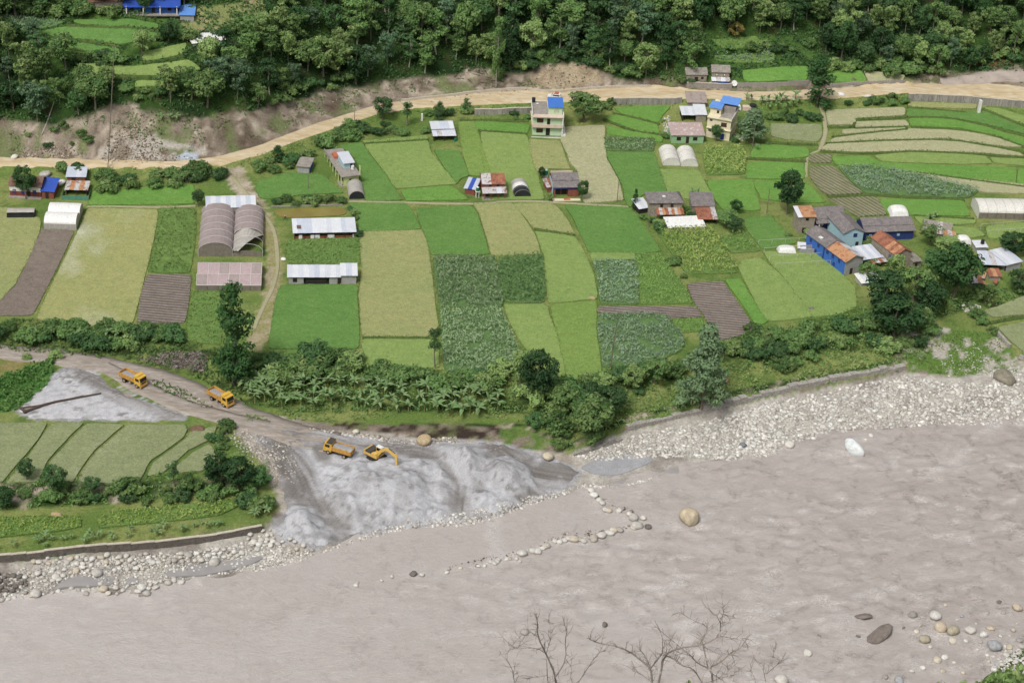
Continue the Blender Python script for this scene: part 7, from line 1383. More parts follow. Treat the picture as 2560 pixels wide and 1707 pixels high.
nz = t.noise(v, 2.0, 5, .7); sc = t.mix(.8, sc, t.mix(1.0, sc, t.ramp(nz, [(.28, .62), (.72, 1.28)]), 'MULTIPLY')); t.bump(nz, .5, .1); STONE = t.done(sc, .85, .2)
def stone_mat(name, c1, c2): return mottled(name, A(c1), A(c2), 1.4, .85, fine=4, bump=.5, obj_space=True)
BM = []
for s_ in range(8):
    V, F = boulder(100 + s_); me = mesh_from('river_stone', V, F, True); me.materials.append(STONE); BM.append(me)
def stone(P, r, label, group=None, name='river_stone', mat=None, sx=(1, 1, 1), rz=None, cat='stone', me=None, sink=.3):
    m = me or random.choice(BM)
    if mat is not None: m = m.copy(); m.materials.clear(); m.materials.append(mat)
    o = obj(name, m, None, None, label, cat, group); o.location = (P[0], P[1], P[2] + r * (1 - sink) * sx[2] * .6); o.scale = (r * sx[0], r * sx[1], r * sx[2]); o.rotation_euler = (random.uniform(-.25, .25), random.uniform(-.25, .25), random.uniform(0, 6.28) if rz is None else rz); return o
def wp(n, x, y, z=WATER_Z): 
    P = gpz(n, x, y); return P if P[2] > z else at(*Z(n, x, y), z)
def zs(n, x, y, w): P = wp(n, x, y); return P, w * .29787 / px_m(P) / 2
NST = 0
def heap(n, poly, count, r, gap, label, group, seed, mat=None):
    global NST
    for P in scatter(ZP(n, poly), count, gap, seed=seed): P = P if P[2] > WATER_Z else np.array([P[0], P[1], WATER_Z - .1]); rr = random.uniform(*r) * random.uniform(.8, 1.2); stone(P, rr, label, group, mat=mat); NST += 1
heap(13, [(180, 600), (330, 525), (700, 500), (1200, 490), (1700, 460), (2050, 410), (2240, 330), (2340, 300), (2340, 430), (2100, 480), (1900, 540), (1500, 560), (1100, 640), (700, 640), (560, 670), (480, 730), (200, 690)], 110, (.45, .8), .95, 'one of the rounded stones heaped below the dark river wall', 'stones heaped below the river wall', 1)
DSTONE = stone_mat('dark_stone', '#6f6862', '#8f8880')
heap(13, [(-40, 640), (250, 690), (200, 800), (-40, 810)], 22, (.4, .7), .9, 'one of the dark wet stones at the end of the heap', 'dark stones at the end of the heap', 2, DSTONE)
heap(13, [(0, 885), (200, 865), (450, 850), (580, 805), (700, 860), (1000, 835), (1300, 780), (1540, 760), (1500, 700), (1100, 735), (600, 745), (400, 785), (0, 825)], 34, (.4, .75), 1.1, 'one of the stones along the water edge below the heap', 'stones along the water edge', 3)
heap(14, [(-20, 340), (180, 280), (330, 330), (520, 400), (600, 470), (400, 500), (200, 430), (0, 470)], 26, (.4, .75), 1.0, 'one of the pale stones beside the small sand heap', 'stones beside the small sand heap', 4)
for x, y, w in ((815, 665, 115), (300, 830, 105), (1235, 825, 80), (470, 690, 85), (970, 775, 62), (870, 790, 92), (1190, 780, 92), (1410, 735, 70), (1800, 575, 110), (2130, 400, 80), (1690, 545, 70), (1580, 505, 80)): P, r = zs(13, x, y, w); stone(P, r, 'one of the larger boulders among the heaped stones', 'larger boulders among the heap'); NST += 1
def line_stones(n, pts, label, group, r, step):
    global NST
    L = dense(np.array([np.append(wp(n, x, y)[:2], 0) for x, y in pts]), step, False)
    for q in L: q = q + np.append(np.random.default_rng(int(abs(q[0] * 100)) % 9999).normal(0, .45, 2), 0); stone((q[0], q[1], WATER_Z - .05), r[0] + (r[1] - r[0]) * random.random() ** 1.6 * 1.25, label, group, sink=.25); NST += 1
line_stones(15, [(230, 490), (400, 430), (480, 385), (560, 368), (650, 372), (740, 370), (880, 345)], 'one of the stones in the row damming the river', 'row of stones damming the river', (.7, 1.15), 1.0)
line_stones(15, [(930, 310), (970, 298), (1060, 298), (1150, 292), (1185, 240)], 'one of the large stones at the bend of the stone dam', 'large stones at the bend of the dam', (.85, 1.35), 1.25)
line_stones(15, [(800, -20), (850, 45), (880, 75), (915, 112), (1020, 130), (1130, 165), (1150, 205), (1220, 208)], 'one of the pale stones of the short arm of the dam', 'short arm of the stone dam', (.7, 1.15), 1.15)
line_stones(14, [(900, 752), (960, 742)], 'one of the low stones at the far end of the dam', 'low end of the stone dam', (.4, .6), 1.0); line_stones(14, [(1690, 632), (1760, 605), (1830, 597), (1900, 590), (1980, 572), (2060, 545), (2140, 548), (2250, 545), (2300, 500)], 'one of the small wet stones along the broken dam', 'wet stones of the broken dam', (.45, .8), .9)
for n, x, y, w, m, lb in ((14, 1385, 662, 70, DSTONE, 'dark boulder alone in the dam line'), (14, 1462, 668, 55, None, 'yellowish stone beside the dark boulder of the dam'), (14, 1120, 712, 35, None, 'small white stone at the broken dam'), (14, 1210, 680, 45, None, 'pair-like pale stone left of the dark boulder'), (15, 1280, 268, 65, DSTONE, 'dark stone just outside the bend of the dam'),
        (11, 435, 1165, 115, stone_mat('cream_stone', '#cfc3a8', '#e6dcc4'), 'big cream boulder at the foot of the bank'), (10, 1480, 1030, 145, stone_mat('tan_stone', '#b5a07e', '#d2be9a'), 'big tan boulder by the dug bank'), (10, 905, 945, 65, None, 'grey boulder stuck in the dug bank'), (1, 122, 1330, 70, stone_mat('white_stone', '#e3ddd2', '#efe9df'), 'white boulder at the roadside under the landslip'),
        (15, 240, 1150, 80, None, 'pale rock awash behind the dead tree'), (15, 912, 1085, 65, DSTONE, 'small dark rock breaking the water'), (12, 1065, 978, 52, None, 'small white stone near the long pale boulder'), (12, 1020, 1010, 45, None, 'flat white stone near the long pale boulder'), (11, 2070, 1060, 70, stone_mat('slate_stone', '#7d8488', '#969c9e'), 'blue-grey boulder on the gravel bar'), (12, 380, 1060, 100, None, 'rounded pale boulder at the water edge of the gravel bar')):
    P, r = zs(n, x, y, w); stone(P, r, lb, mat=m, cat='boulder', name='boulder')
V, F = boulder(7, 3, .35); ROUND = mesh_from('boulder', V / np.abs(V).max(0) * np.array([1, .95, 1.0]), F, True)
P, r = zs(15, 1615, 215, 178); stone(P, r, 'large round tan boulder standing in the river', mat=stone_mat('round_stone', '#c2b298', '#e0d2b8'), cat='boulder', name='boulder', me=ROUND, rz=.4, sink=.1)
P, r = zs(12, 915, 1110, 205); stone(P, r, 'long pale blue-white boulder lying in the river', mat=stone_mat('bluewhite_stone', '#e0e8e8', '#fafcfb'), cat='boulder', name='boulder', me=ROUND, sx=(1.1, .5, .62), rz=-.75, sink=-.15)
P, r = zs(12, 2190, 500, 210); stone(P, r, 'big dark mossy boulder on the gravel bar', mat=stone_mat('mossy_stone', '#827c6c', '#a39b8a'), cat='boulder', name='boulder', me=ROUND, sx=(1, .8, .6), sink=.7)
for x, y, w, m in ((530, 1330, 95, 0), (310, 1560, 145, 0), (1415, 1010, 92, 0), (1605, 1020, 122, 0), (1645, 1115, 120, 1), (1755, 1150, 140, 2), (1895, 1140, 112, 0), (2010, 1175, 90, 0), (2100, 1275, 150, 3), (1750, 1225, 80, 0), (1510, 1220, 110, 2), (1445, 1145, 60, 0), (2225, 1275, 70, 0), (2310, 1220, 72, 0), (1130, 1180, 200, 4), (1000, 1020, 130, 4), (1620, 1390, 82, 0), (1685, 1360, 60, 0), (1405, 1475, 60, 0), (1500, 1448, 60, 0), (1300, 1555, 90, 3), (1185, 1525, 60, 0), (1665, 1475, 60, 0), (1840, 1490, 55, 0), (2040, 985, 40, 0), (2140, 890, 52, 4), (2290, 950, 105, 1), (1690, 918, 42, 0), (2300, 1325, 50, 0), (2280, 1395, 52, 0), (2100, 1465, 62, 0), (2180, 985, 52, 0), (1830, 1012, 42, 3), (630, 1180, 42, 0), (2070, 1118, 62, 1), (1960, 1290, 32, 0), (2160, 1420, 50, 0), (2240, 1460, 48, 0), (2330, 1270, 60, 0), (1980, 1230, 50, 0), (2150, 1180, 45, 0), (2260, 1130, 52, 0), (1560, 1270, 45, 0), (1860, 1220, 48, 0), (2200, 1340, 66, 0), (2050, 1390, 44, 0), (1760, 1400, 40, 0), (1900, 1420, 36, 0), (1480, 1090, 40, 0), (1340, 1110, 36, 4), (960, 1180, 45, 4), (930, 1060, 42, 4)):
    P, r = zs(16, x, y, w); stone(P, r, {0: 'one of the pale stones in the shallows of the near shore', 1: 'one of the orange-brown stones in the near shallows', 2: 'one of the khaki stones in the near shallows', 3: 'one of the grey stones in the near shallows', 4: 'one of the dark rocks awash near the shore'}[m], {0: 'pale stones in the near shallows', 1: 'orange-brown stones in the near shallows', 2: 'khaki stones in the near shallows', 3: 'grey stones in the near shallows', 4: 'dark rocks awash'}[m], mat=[None, stone_mat('orange_stone', '#c9b79f', '#e0d2bc'), stone_mat('khaki_stone', '#aea48e', '#c9c0aa'), stone_mat('grey_stone', '#a3a5a7', '#c6c7c8'), stone_mat('wet_rock', '#7a7069', '#968c84')][m], sx=(1.25, .8, .55) if (m == 4) else (1, 1, 1)); NST += 1
# the rest of the gravel: too many to count
I0V, I0F = ico(1)
def gravel(name, label, zones, seed, cols=('#d3cdc4', '#f8f5ee', '#e3ddd3', '#efeae1')):
    rs_ = np.random.default_rng(seed); VV, FF, CC, o = [], [], [], 0; C4 = [A(c_) for c_ in cols]
    for n, poly, cnt, (r0, r1) in zones:
        W_ = gps(ZP(n, poly))[:, :2]; a, b_ = W_.min(0), W_.max(0); x = rs_.uniform(a[0], b_[0], cnt * 3); y = rs_.uniform(a[1], b_[1], cnt * 3); k = inpoly(x, y, W_); x, y = x[k][:cnt], y[k][:cnt]; z = np.maximum(hfun(x, y), WATER_Z - .05)
        for i in range(len(x)):
            r = r0 * (r1 / r0) ** (rs_.random() ** 1.8); v_ = I0V[:12] if r < .33 else I0V; f_ = ICO0F if r < .33 else I0F
            s3 = rs_.uniform([.8, .7, .45], [1.25, 1.0, .8]) * r; a_ = rs_.uniform(0, 6.28); ca, sa = math.cos(a_), math.sin(a_); q = v_ * (1 + rs_.uniform(-.18, .18, (len(v_), 1))) * s3; q = np.stack([q[:, 0] * ca - q[:, 1] * sa, q[:, 0] * sa + q[:, 1] * ca, q[:, 2]], 1) + (x[i], y[i], z[i] + r * .18)
            VV.append(q); FF.append(f_ + o); o += len(v_); c_ = C4[rs_.integers(4)] * rs_.uniform(.66, 1.1); CC.append(np.tile(c_, (len(v_), 1)))
    me = mesh_from(name, np.concatenate(VV), np.concatenate(FF)); setcol(me, np.concatenate(CC)); obj(name, me, EARTHST, kind='stuff', label=label)
_v0, ICO0F = ico(1); import bmesh as _b
_bm = _b.new(); _b.ops.create_icosphere(_bm, subdivisions=1, radius=1.0); _bm.free()
def ico0():
    p = (1 + 5 ** .5) / 2; V = np.array([(-1, p, 0), (1, p, 0), (-1, -p, 0), (1, -p, 0), (0, -1, p), (0, 1, p), (0, -1, -p), (0, 1, -p), (p, 0, -1), (p, 0, 1), (-p, 0, -1), (-p, 0, 1)]) / math.hypot(1, p)
    F = np.array([(0, 11, 5), (0, 5, 1), (0, 1, 7), (0, 7, 10), (0, 10, 11), (1, 5, 9), (5, 11, 4), (11, 10, 2), (10, 7, 6), (7, 1, 8), (3, 9, 4), (3, 4, 2), (3, 2, 6), (3, 6, 8), (3, 8, 9), (4, 9, 5), (2, 4, 11), (6, 2, 10), (8, 6, 7), (9, 8, 1)]); return V, F
_iv, ICO0F = ico0(); I0V = np.vstack([_iv]); _sv, _sf = ico(1)
I0V, I0F = _iv, ICO0F
t = NT('gravel_stone'); ca_ = t.n('VertexColor', layer_name='Col').outputs[0]; nz = t.noise(t.geo(), 3.0, 3, .7); EARTHST = t.done(t.mix(1.0, ca_, t.ramp(nz, [(.3, .8), (.7, 1.15)]), 'MULTIPLY'), .9, .15)
gravel('gravel', 'countless pale stones of the gravel bar below the gabion wall', [(11, [(650, 1150), (950, 1060), (1250, 950), (1700, 860), (2350, 690), (2350, 1160), (2000, 1200), (1650, 1150), (1300, 1150), (900, 1180)], 4200, (.12, .62)), (12, [(0, 740), (600, 620), (1380, 460), (1700, 520), (2100, 540), (2400, 480), (2400, 900), (1500, 890), (1000, 920), (700, 960), (300, 1110), (0, 1160)], 6500, (.12, .7)), (12, [(1600, 250), (1950, 180), (2080, 420), (1700, 490)], 220, (.1, .3)), (12, [(2000, 420), (2400, 380), (2400, 500), (2100, 540)], 320, (.15, .5)), (11, [(640, 1400), (780, 1370), (1000, 1420), (1330, 1330), (1300, 1380), (960, 1440), (700, 1420)], 260, (.15, .5))], 1)
gravel('gravel', 'stones of the near shore at the foot of the bushes', [(16, [(2020, 1330), (2200, 1250), (2400, 1200), (2400, 1500), (2150, 1480), (2050, 1440)], 420, (.12, .5)), (16, [(1400, 950), (2350, 900), (2400, 1250), (1900, 1300), (1500, 1250)], 40, (.12, .35))], 11)
gravel('gravel', 'small stones filling the shore below the dark river wall', [(13, [(-60, 690), (200, 600), (700, 500), (1500, 480), (2200, 380), (2380, 420), (2350, 560), (2100, 620), (1600, 720), (1100, 760), (600, 850), (0, 890)], 3400, (.1, .45)), (14, [(-20, 450), (300, 430), (560, 480), (450, 560), (250, 620), (0, 640)], 900, (.1, .42))], 2)
gravel('gravel', 'strip of washed stones between the sand heaps and the river', [(14, [(600, 460), (800, 400), (930, 345), (1200, 250), (1500, 190), (1700, 150), (1900, 120), (2350, 40), (2350, 110), (2000, 230), (1850, 270), (1500, 270), (1250, 310), (1100, 370), (800, 440), (640, 490)], 2400, (.12, .5)), (11, [(200, 1490), (640, 1420), (640, 1450), (280, 1560)], 260, (.12, .45))], 3)
gravel('rubble', 'pale rubble strewn over the landslip and the cut bank', [(1, [(860, 1330), (900, 1150), (1080, 1050), (1200, 1060), (1450, 1300), (1650, 1330), (1400, 1370), (900, 1370)], 900, (.1, .5)), (1, [(100, 1250), (650, 1230), (800, 1320), (150, 1330)], 260, (.1, .5)), (2, [(1200, 850), (1900, 780), (2350, 740), (2350, 790), (1300, 880)], 320, (.1, .45)), (2, [(150, 1000), (700, 820), (1300, 660), (1700, 640), (1700, 740), (1000, 830), (600, 950), (200, 1120)], 380, (.1, .45)), (3, [(50, 760), (400, 600), (700, 540), (880, 690), (600, 760), (100, 790)], 320, (.1, .4))], 4, ('#a3937f', '#cfc4b2', '#8d7c6a', '#bdae9a'))
gravel('rubble', 'broken white stones along the dug bank behind the trucks', [(10, [(350, 880), (700, 930), (1000, 960), (1400, 1010), (1750, 980), (1750, 1040), (1300, 1050), (900, 990), (500, 910)], 420, (.12, .6)), (10, [(0, 900), (400, 1050), (420, 1400), (200, 1250), (0, 1020)], 520, (.08, .35)), (9, [(1860, 870), (2050, 900), (2350, 1100), (2350, 1400), (2100, 1180), (1900, 980)], 620, (.08, .38)), (9, [(1250, 500), (1560, 560), (1800, 740), (1500, 700), (1300, 600)], 120, (.1, .4))], 5, ('#c9c0b4', '#e9e4da', '#b4aa9d', '#d9d2c6'))
gravel('rubble', 'white rubble and junk beside the tin sheds of the cream house', [(3, [(1400, 1000), (1460, 960), (1480, 1160), (1410, 1160)], 90, (.15, .5)), (3, [(1960, 1090), (2150, 1180), (2100, 1200), (1960, 1140)], 60, (.12, .4)), (8, [(1270, 1330), (1560, 1250), (1500, 1400), (1290, 1420)], 160, (.12, .6)), (8, [(1820, 1170), (2000, 1230), (1960, 1300), (1830, 1260)], 70, (.15, .6))], 8)
gravel('rubble', 'dark broken stones of the spoil heap by the track', [(9, [(1130, 320), (1300, 300), (1680, 265), (1740, 330), (1720, 440), (1400, 390)], 700, (.1, .4))], 6, ('#6f675f', '#8c847b', '#5c554e', '#a09890'))
gravel('rubble', 'small wet stones between the boulders of the dam', [(15, [(180, 510), (400, 420), (560, 350), (900, 320), (1150, 270), (1220, 230), (1240, 260), (1100, 320), (760, 400), (560, 400), (380, 480), (220, 540)], 330, (.12, .4)), (15, [(780, -20), (900, 60), (1040, 130), (1180, 170), (1160, 210), (1000, 150), (860, 90), (760, 0)], 120, (.12, .36)), (14, [(1680, 640), (1980, 560), (2300, 500), (2320, 520), (2000, 590), (1720, 650)], 160, (.12, .34))], 21, ('#8f8579', '#cfc6b8', '#a59a8c', '#6f665d'))
# ------------------------------------------------------------------ trucks and excavator
YEL = flat('truck_yellow', A('#f0c052'), .45, .4, var=.1); YELD = flat('bed_orange', A('#d8a454'), .6, .3, var=.18); RUB = flat('rubber', A('#3d3a38'), .9, .1, var=.15); RIM = flat('dusty_rim', A('#b3a994'), .8, .2); STEEL = flat('dark_steel', A('#55504a'), .6, .3); LOADM = mottled('sand_load', A('#9d9c9e'), A('#b9b8ba'), 1.2, .95, fine=6, obj_space=True); EXY = flat('excavator_yellow', A('#f0c66c'), .45, .4, var=.1)
class Veh(Bld):
    def __init__(s, name, label, cat, loc, ang): s.o = empty(name, loc, ang, label, cat); s.W = 1
    def wheel(s, x, y, r, w):
        o = s.cyl('wheel', 0, 0, -w / 2, w / 2, r, RUB, 16); o.rotation_euler = (math.pi / 2, 0, 0); o.location = (x, y, r)
        k = s.cyl('rim', 0, 0, -w / 2 - .02, w / 2 + .02, r * .58, RIM, 12, o); return o
def truck(label, rear, front, side, load):
    A1, A2 = gp(*rear), gp(*front); d = A2 - A1; ang = math.atan2(d[1], d[0]); mid = (A1 + A2) / 2; nrm = np.array([-math.sin(ang), math.cos(ang)]) * (1.05 if side == 'right' else -1.05)
    wb = 3.9; c_ = mid[:2] + nrm; z = float(hfun(c_[0], c_[1])) + .12
    t = Veh('dump_truck', label, 'truck', (c_[0], c_[1], z), ang)
    pit = math.atan2(float(hfun(c_[0] + 2 * math.cos(ang), c_[1] + 2 * math.sin(ang)) - hfun(c_[0] - 2 * math.cos(ang), c_[1] - 2 * math.sin(ang))), 4.0); t.o.rotation_euler = (0, -pit, ang)
    f, r = wb / 2, -wb / 2
    t.box('chassis', r - 1.2, -.45, .75, f + 1.0, .45, 1.0, STEEL)
    for y in (-1.0, 1.0): t.wheel(f, y, .52, .32)
    for y in (-.95, .95): t.wheel(r, y, .52, .55)
    cab = t.prism('cab', [(f - .75, .75), (f + 1.15, .75), (f + 1.2, 1.75), (f + .95, 2.75), (f + .8, 2.85), (f - .75, 2.85)], -1.15, 1.15, YEL)
    t.mesh('windscreen', [(f + 1.215, -1.0, 1.8), (f + 1.215, 1.0, 1.8), (f + .985, 1.0, 2.66), (f + .985, -1.0, 2.66), (f + 1.18, -1.0, 1.8), (f + 1.18, 1.0, 1.8), (f + .95, 1.0, 2.66), (f + .95, -1.0, 2.66)], [(0, 1, 2, 3), (7, 6, 5, 4), (0, 4, 5, 1), (1, 5, 6, 2), (2, 6, 7, 3), (3, 7, 4, 0)], GLASS, cab)
    for s_ in (-1, 1): t.box('side_window', f - .35, min(s_ * 1.14, s_ * 1.17), 1.85, f + .75, max(s_ * 1.14, s_ * 1.17), 2.55, GLASS, cab); t.box('headlight', f + 1.14, s_ * .85 - .14, .95, f + 1.2, s_ * .85 + .14, 1.15, WHITEP, cab); t.box('mudguard', f - .62, s_ * .95 - .22, 1.06, f + .62, s_ * .95 + .22, 1.16, YEL, cab)
    t.box('grille', f + 1.17, -.7, 1.2, f + 1.22, .7, 1.6, STEEL, cab); t.box('bumper', f + 1.1, -1.2, .5, f + 1.35, 1.2, .8, YELD)
    x0, x1 = r - 1.55, f - .85; bed = t.box('bed_floor', x0, -1.2, 1.15, x1, 1.2, 1.28, STEEL)
    for s_ in (-1, 1):
        t.box('bed_side', x0, s_ * 1.2 - .05, 1.28, x1, s_ * 1.2 + .05, 2.35, YELD)
        for k in range(6): xx = x0 + .1 + k * (x1 - x0 - .3) / 5; t.box('rib', xx, min(s_ * 1.25, s_ * 1.32), 1.28, xx + .1, max(s_ * 1.25, s_ * 1.32), 2.3, YELD)
    t.box('tailgate', x0 - .08, -1.2, 1.28, x0, 1.2, 2.3, YELD); t.box('headboard', x1, -1.24, 1.28, x1 + .08, 1.24, 2.95, YEL); t.box('cab_guard', x1, -1.24, 2.95, x1 + 1.0 * (1 if load < .9 else 1.35), 1.24, 3.03, YEL if load < .9 else STEEL)
    nx, ny = 10, 6; V = [(x0 + .05 + (x1 - x0 - .1) * i / nx, -1.12 + 2.24 * j / ny, 1.3 + load * (.75 + .25 * math.sin(math.pi * j / ny)) + .06 * random.random()) for j in range(ny + 1) for i in range(nx + 1)]
    t.mesh('sand_load', V, [(j * 11 + i, j * 11 + i + 1, j * 11 + i + 12, j * 11 + i + 11) for j in range(ny) for i in range(nx)], LOADM)
    t.cyl('fuel_tank', -.2, -1.0, .6, 1.05, .28, RIM, 10)
c = crop(270, 890, 6.533); truck('yellow dump truck with a low load on the side branch of the track', c(262, 432), c(480, 532), 'right', .45); truck('yellow dump truck driving close under the banana plants', c(1692, 728), c(1895, 842), 'right', .45)
c = crop(800, 1040, 9.8); truck('yellow dump truck heaped with sand beside the excavator', c(595, 1055), c(182, 935), 'left', .95)
Pc = gp(*c(1380, 1060)); hd = math.radians(-36); z = float(hfun(Pc[0], Pc[1])) + .1
e = Veh('excavator', 'yellow tracked excavator digging into the grey sand heap', 'excavator', (Pc[0], Pc[1], z), hd)
for y in (-1.25, 1.25):
    V, F = [], []; pr = [(-1.9, .45), (-1.75, .12), (-1.4, 0), (1.4, 0), (1.75, .12), (1.9, .45), (1.75, .78), (1.4, .9), (-1.4, .9), (-1.75, .78)]
    tr = e.prism('track', pr, y - .28, y + .28, RUB); tr.rotation_euler = (0, 0, .18)
    for k in range(4): w = e.cyl('roller', 0, 0, -.3, .3, .26, STEEL, 10, tr); w.rotation_euler = (math.pi / 2, 0, 0); w.location = (-1.2 + .8 * k, y, .42)
e.cyl('turntable', 0, 0, .7, 1.05, .8, STEEL, 16); e.box('house', -2.2, -1.3, 1.06, 1.1, 1.3, 1.75, EXY); e.prism('engine_cover', [(-2.2, 1.76), (-.5, 1.76), (-.5, 2.35), (-2.0, 2.35)], -1.28, 1.28, STEEL); e.prism('counterweight', [(-2.75, 1.1), (-2.21, 1.06), (-2.21, 2.2), (-2.6, 2.1)], -1.3, 1.3, EXY); e.box('side_box', -.4, -1.28, 1.76, .9, -.5, 2.1, EXY)
cab = e.box('cab', -.45, .35, 1.76, 1.05, 1.28, 3.0, EXY); e.box('cab_window', -.3, 1.281, 2.1, .9, 1.3, 2.85, GLASS, cab); e.box('cab_window', 1.051, .45, 2.0, 1.07, 1.2, 2.85, GLASS, cab); e.box('cab_roof', -.5, .3, 3.0, 1.1, 1.33, 3.08, WHITEP, cab); e.box('cab_window', -.3, .33, 2.1, .9, .349, 2.85, GLASS, cab)
def arm(name, pts, w, mat): return e.prism(name, pts, -w / 2 - .1, w / 2 - .1, mat)
bm_ = arm('boom', [(.3, 1.4), (.9, 1.3), (1.7, 2.7), (3.3, 3.75), (5.7, 3.1), (5.85, 3.4), (3.3, 4.35), (2.4, 4.15), (1.0, 2.9)], .5, EXY); arm('stick', [(5.25, 3.7), (5.75, 3.95), (6.25, 3.3), (6.3, .9), (6.0, .75), (5.6, 2.9)], .4, EXY)
e.mesh('boom_cylinder', *tube([(1.1, -.45, 1.5), (2.9, -.45, 3.6)], [.11, .09], 8), STEEL); e.mesh('stick_cylinder', *tube([(3.6, -.1, 4.5), (5.5, -.1, 4.0)], [.1, .08], 8), STEEL)
e.prism('bucket', [(5.75, .95), (6.45, 1.0), (6.75, .3), (6.5, -.45), (5.9, -.75), (5.35, -.6), (5.95, -.35), (6.2, .0), (6.1, .4)], -.75, .55, STEEL)
# white car on the road behind the mint house
c = crop(1300, 220, 11.2); P = gp(*c(960, 330)); e = Veh('white_car', 'white off-road car with an orange bundle on its roof on the tan road', 'car', (P[0], P[1], P[2] + .25), math.radians(168))
e.prism('body', [(-2.0, .45), (2.05, .45), (2.1, .95), (1.1, 1.1), (-2.0, 1.15)], -.85, .85, WHITEP); e.prism('cabin', [(-1.9, 1.16), (.95, 1.11), (.45, 1.75), (-1.8, 1.8)], -.8, .8, WHITEP); e.prism('roof_bundle', [(-1.2, 1.81), (.2, 1.81), (0, 2.2), (-1.0, 2.3)], -.6, .6, TARPO)
for s_ in (-1, 1): e.box('window', -1.6, min(s_ * .8, s_ * .83), 1.25, .4, max(s_ * .8, s_ * .83), 1.65, GLASS)
e.mesh('windscreen', [(.99, -.7, 1.15), (.99, .7, 1.15), (.5, .7, 1.72), (.5, -.7, 1.72)], [(0, 1, 2, 3)], GLASS)
for x in (-1.25, 1.3):
    for y in (-.75, .75): e.wheel(x, y, .36, .22)
# ------------------------------------------------------------------ small things lying about
def lump(n, x, y, w, h, name, label, cat, mat, sx=(1, .7, .5), rz=0): P, r = zs(n, x, y, w); o = stone(P, r, label, name=name, mat=mat, sx=sx, rz=rz, cat=cat, sink=.5); return o
lump(9, 1655, 920, 150, 0, 'earth_heap', 'round brown earth heap at the corner of the lower paddies', 'earth heap', stone_mat('earth_clods', '#6d5443', '#8d7462'), (1, .8, .45)); lump(10, 905, 275, 80, 0, 'yellow_sack', 'pale yellow sheet lying at the lower end of the bright rice field', 'sack', flat('pale_yellow_sheet', A('#e8d49a')), (1, .4, .3), .9)
lump(9, 185, 975, 50, 0, 'white_sack', 'white sack lying in the first lower paddy', 'sack', WHITEP, (1, .6, .4)); lump(9, 927, 1160, 36, 0, 'white_sack', 'white sack lying in the widest lower paddy', 'sack', WHITEP, (1, .6, .4)); lump(5, 380, 130, 130, 0, 'tarp_heap', 'heap of dirty white tarpaulin behind the old farmhouse', 'tarpaulin', GREYP, (1, .8, .7)); lump(5, 515, 200, 110, 0, 'tarp_heap', 'crumpled white tarpaulin beside the vivid blue roof', 'tarpaulin', WHITEP, (.8, 1.2, .7)); lump(6, 298, 835, 50, 0, 'white_sack', 'white bundle at the corner of the weedy yard', 'sack', WHITEP, (1, .9, .7))
lump(12, 800, 180, 70, 0, 'boulder', 'yellowish white boulder among the bushes on the bank', 'boulder', stone_mat('cream_stone', '#cfc3a8', '#e6dcc4'), (.8, .8, 1.1)); lump(8, 560, 1255, 70, 0, 'rock_pile', 'small grey rock in the pole frame field', 'rock', DSTONE, (1, .7, .6)); lump(7, 805, 1165, 70, 0, 'straw_heap', 'small straw-coloured heap at the field corner', 'straw heap', stone_mat('straw', '#b79f78', '#cdb792'), (1, .7, .5)); lump(4, 815, 800, 60, 0, 'white_block', 'white concrete block at the roadside by the dark tree', 'block', WHITEP, (.9, .9, .9)); lump(4, 1035, 812, 75, 0, 'stone_slab', 'long pale slab at the roadside', 'slab', stone_mat('white_stone', '#e3ddd2', '#efe9df'), (1, .5, .5))
lump(13, 480, 165, 100, 0, 'straw_heap', 'straw roof of a small shelter in the fenced vegetable bed', 'straw heap', stone_mat('straw', '#b79f78', '#cdb792'), (1, .8, .6)); lump(11, 1925, 500, 110, 0, 'earth_scar', 'patch of bare orange earth on the grassy slope', 'earth patch', stone_mat('orange_earth', '#a8876c', '#c2a488'), (.55, 1.3, .25))
def log(name, pts, r, label, mat=BARK, n=1, group=None):
    P = smooth_line(np.array([gpz(n, *p) for p in pts]), 1); P[:, 2] += r[0]; V, F = tube(P - P[0], np.linspace(r[0], r[1], len(P)), 6); o = obj(name, mesh_from(name, V, F), mat, None, label, 'log', group); o.location = P[0]
DRIFT = flat('driftwood', A('#5f5148'), var=.25)
log('fallen_tree', [(350, 1140), (400, 1020), (455, 860)], (.22, .12), 'bare fallen trunk leaning on the landslip', PALEBARK); log('driftwood_log', [(200, 785), (420, 705), (640, 665), (850, 625)], (.4, .15), 'long dark log lying across the white sand', DRIFT, 9); log('driftwood_log', [(180, 745), (330, 725), (480, 690), (700, 640)], (.25, .1), 'thinner dark log beside the long one on the white sand', DRIFT, 9); log('driftwood_log', [(220, 780), (160, 740)], (.35, .3), 'short dark stump at the end of the long log', DRIFT, 9)
for k in range(7): x, y = random.uniform(1800, 2050), random.uniform(560, 700); log('fallen_branch', [(x, y), (x + random.uniform(-150, 150), y + random.uniform(-40, 40))], (.14, .06), 'one of the dead branches lying above the road in the forest edge', DRIFT, 2, 'dead branches at the forest edge')
# thin dead tree in the crop
P = gpz(11, 962, 405); hgt = 480 * .29787 / (px_m(P) * .88); dt = empty('dead_tree', P, 0, 'thin leafless tree standing in the blue-green crop', 'tree'); V, F = join([tube([(0, 0, -.2), (.2, 0, hgt * .5), (.7, .1, hgt)], [.16, .11, .03], 6)] + [tube([(.2 + .4 * q, 0, hgt * (.45 + .5 * q)), (.2 + .4 * q + random.uniform(-1.3, 1.3), random.uniform(-1, 1), hgt * (.5 + .5 * q) + .9)], [.05, .015], 4) for q in np.linspace(0, .8, 9)]); obj('trunk', mesh_from('trunk', V, F), BARK, dt)
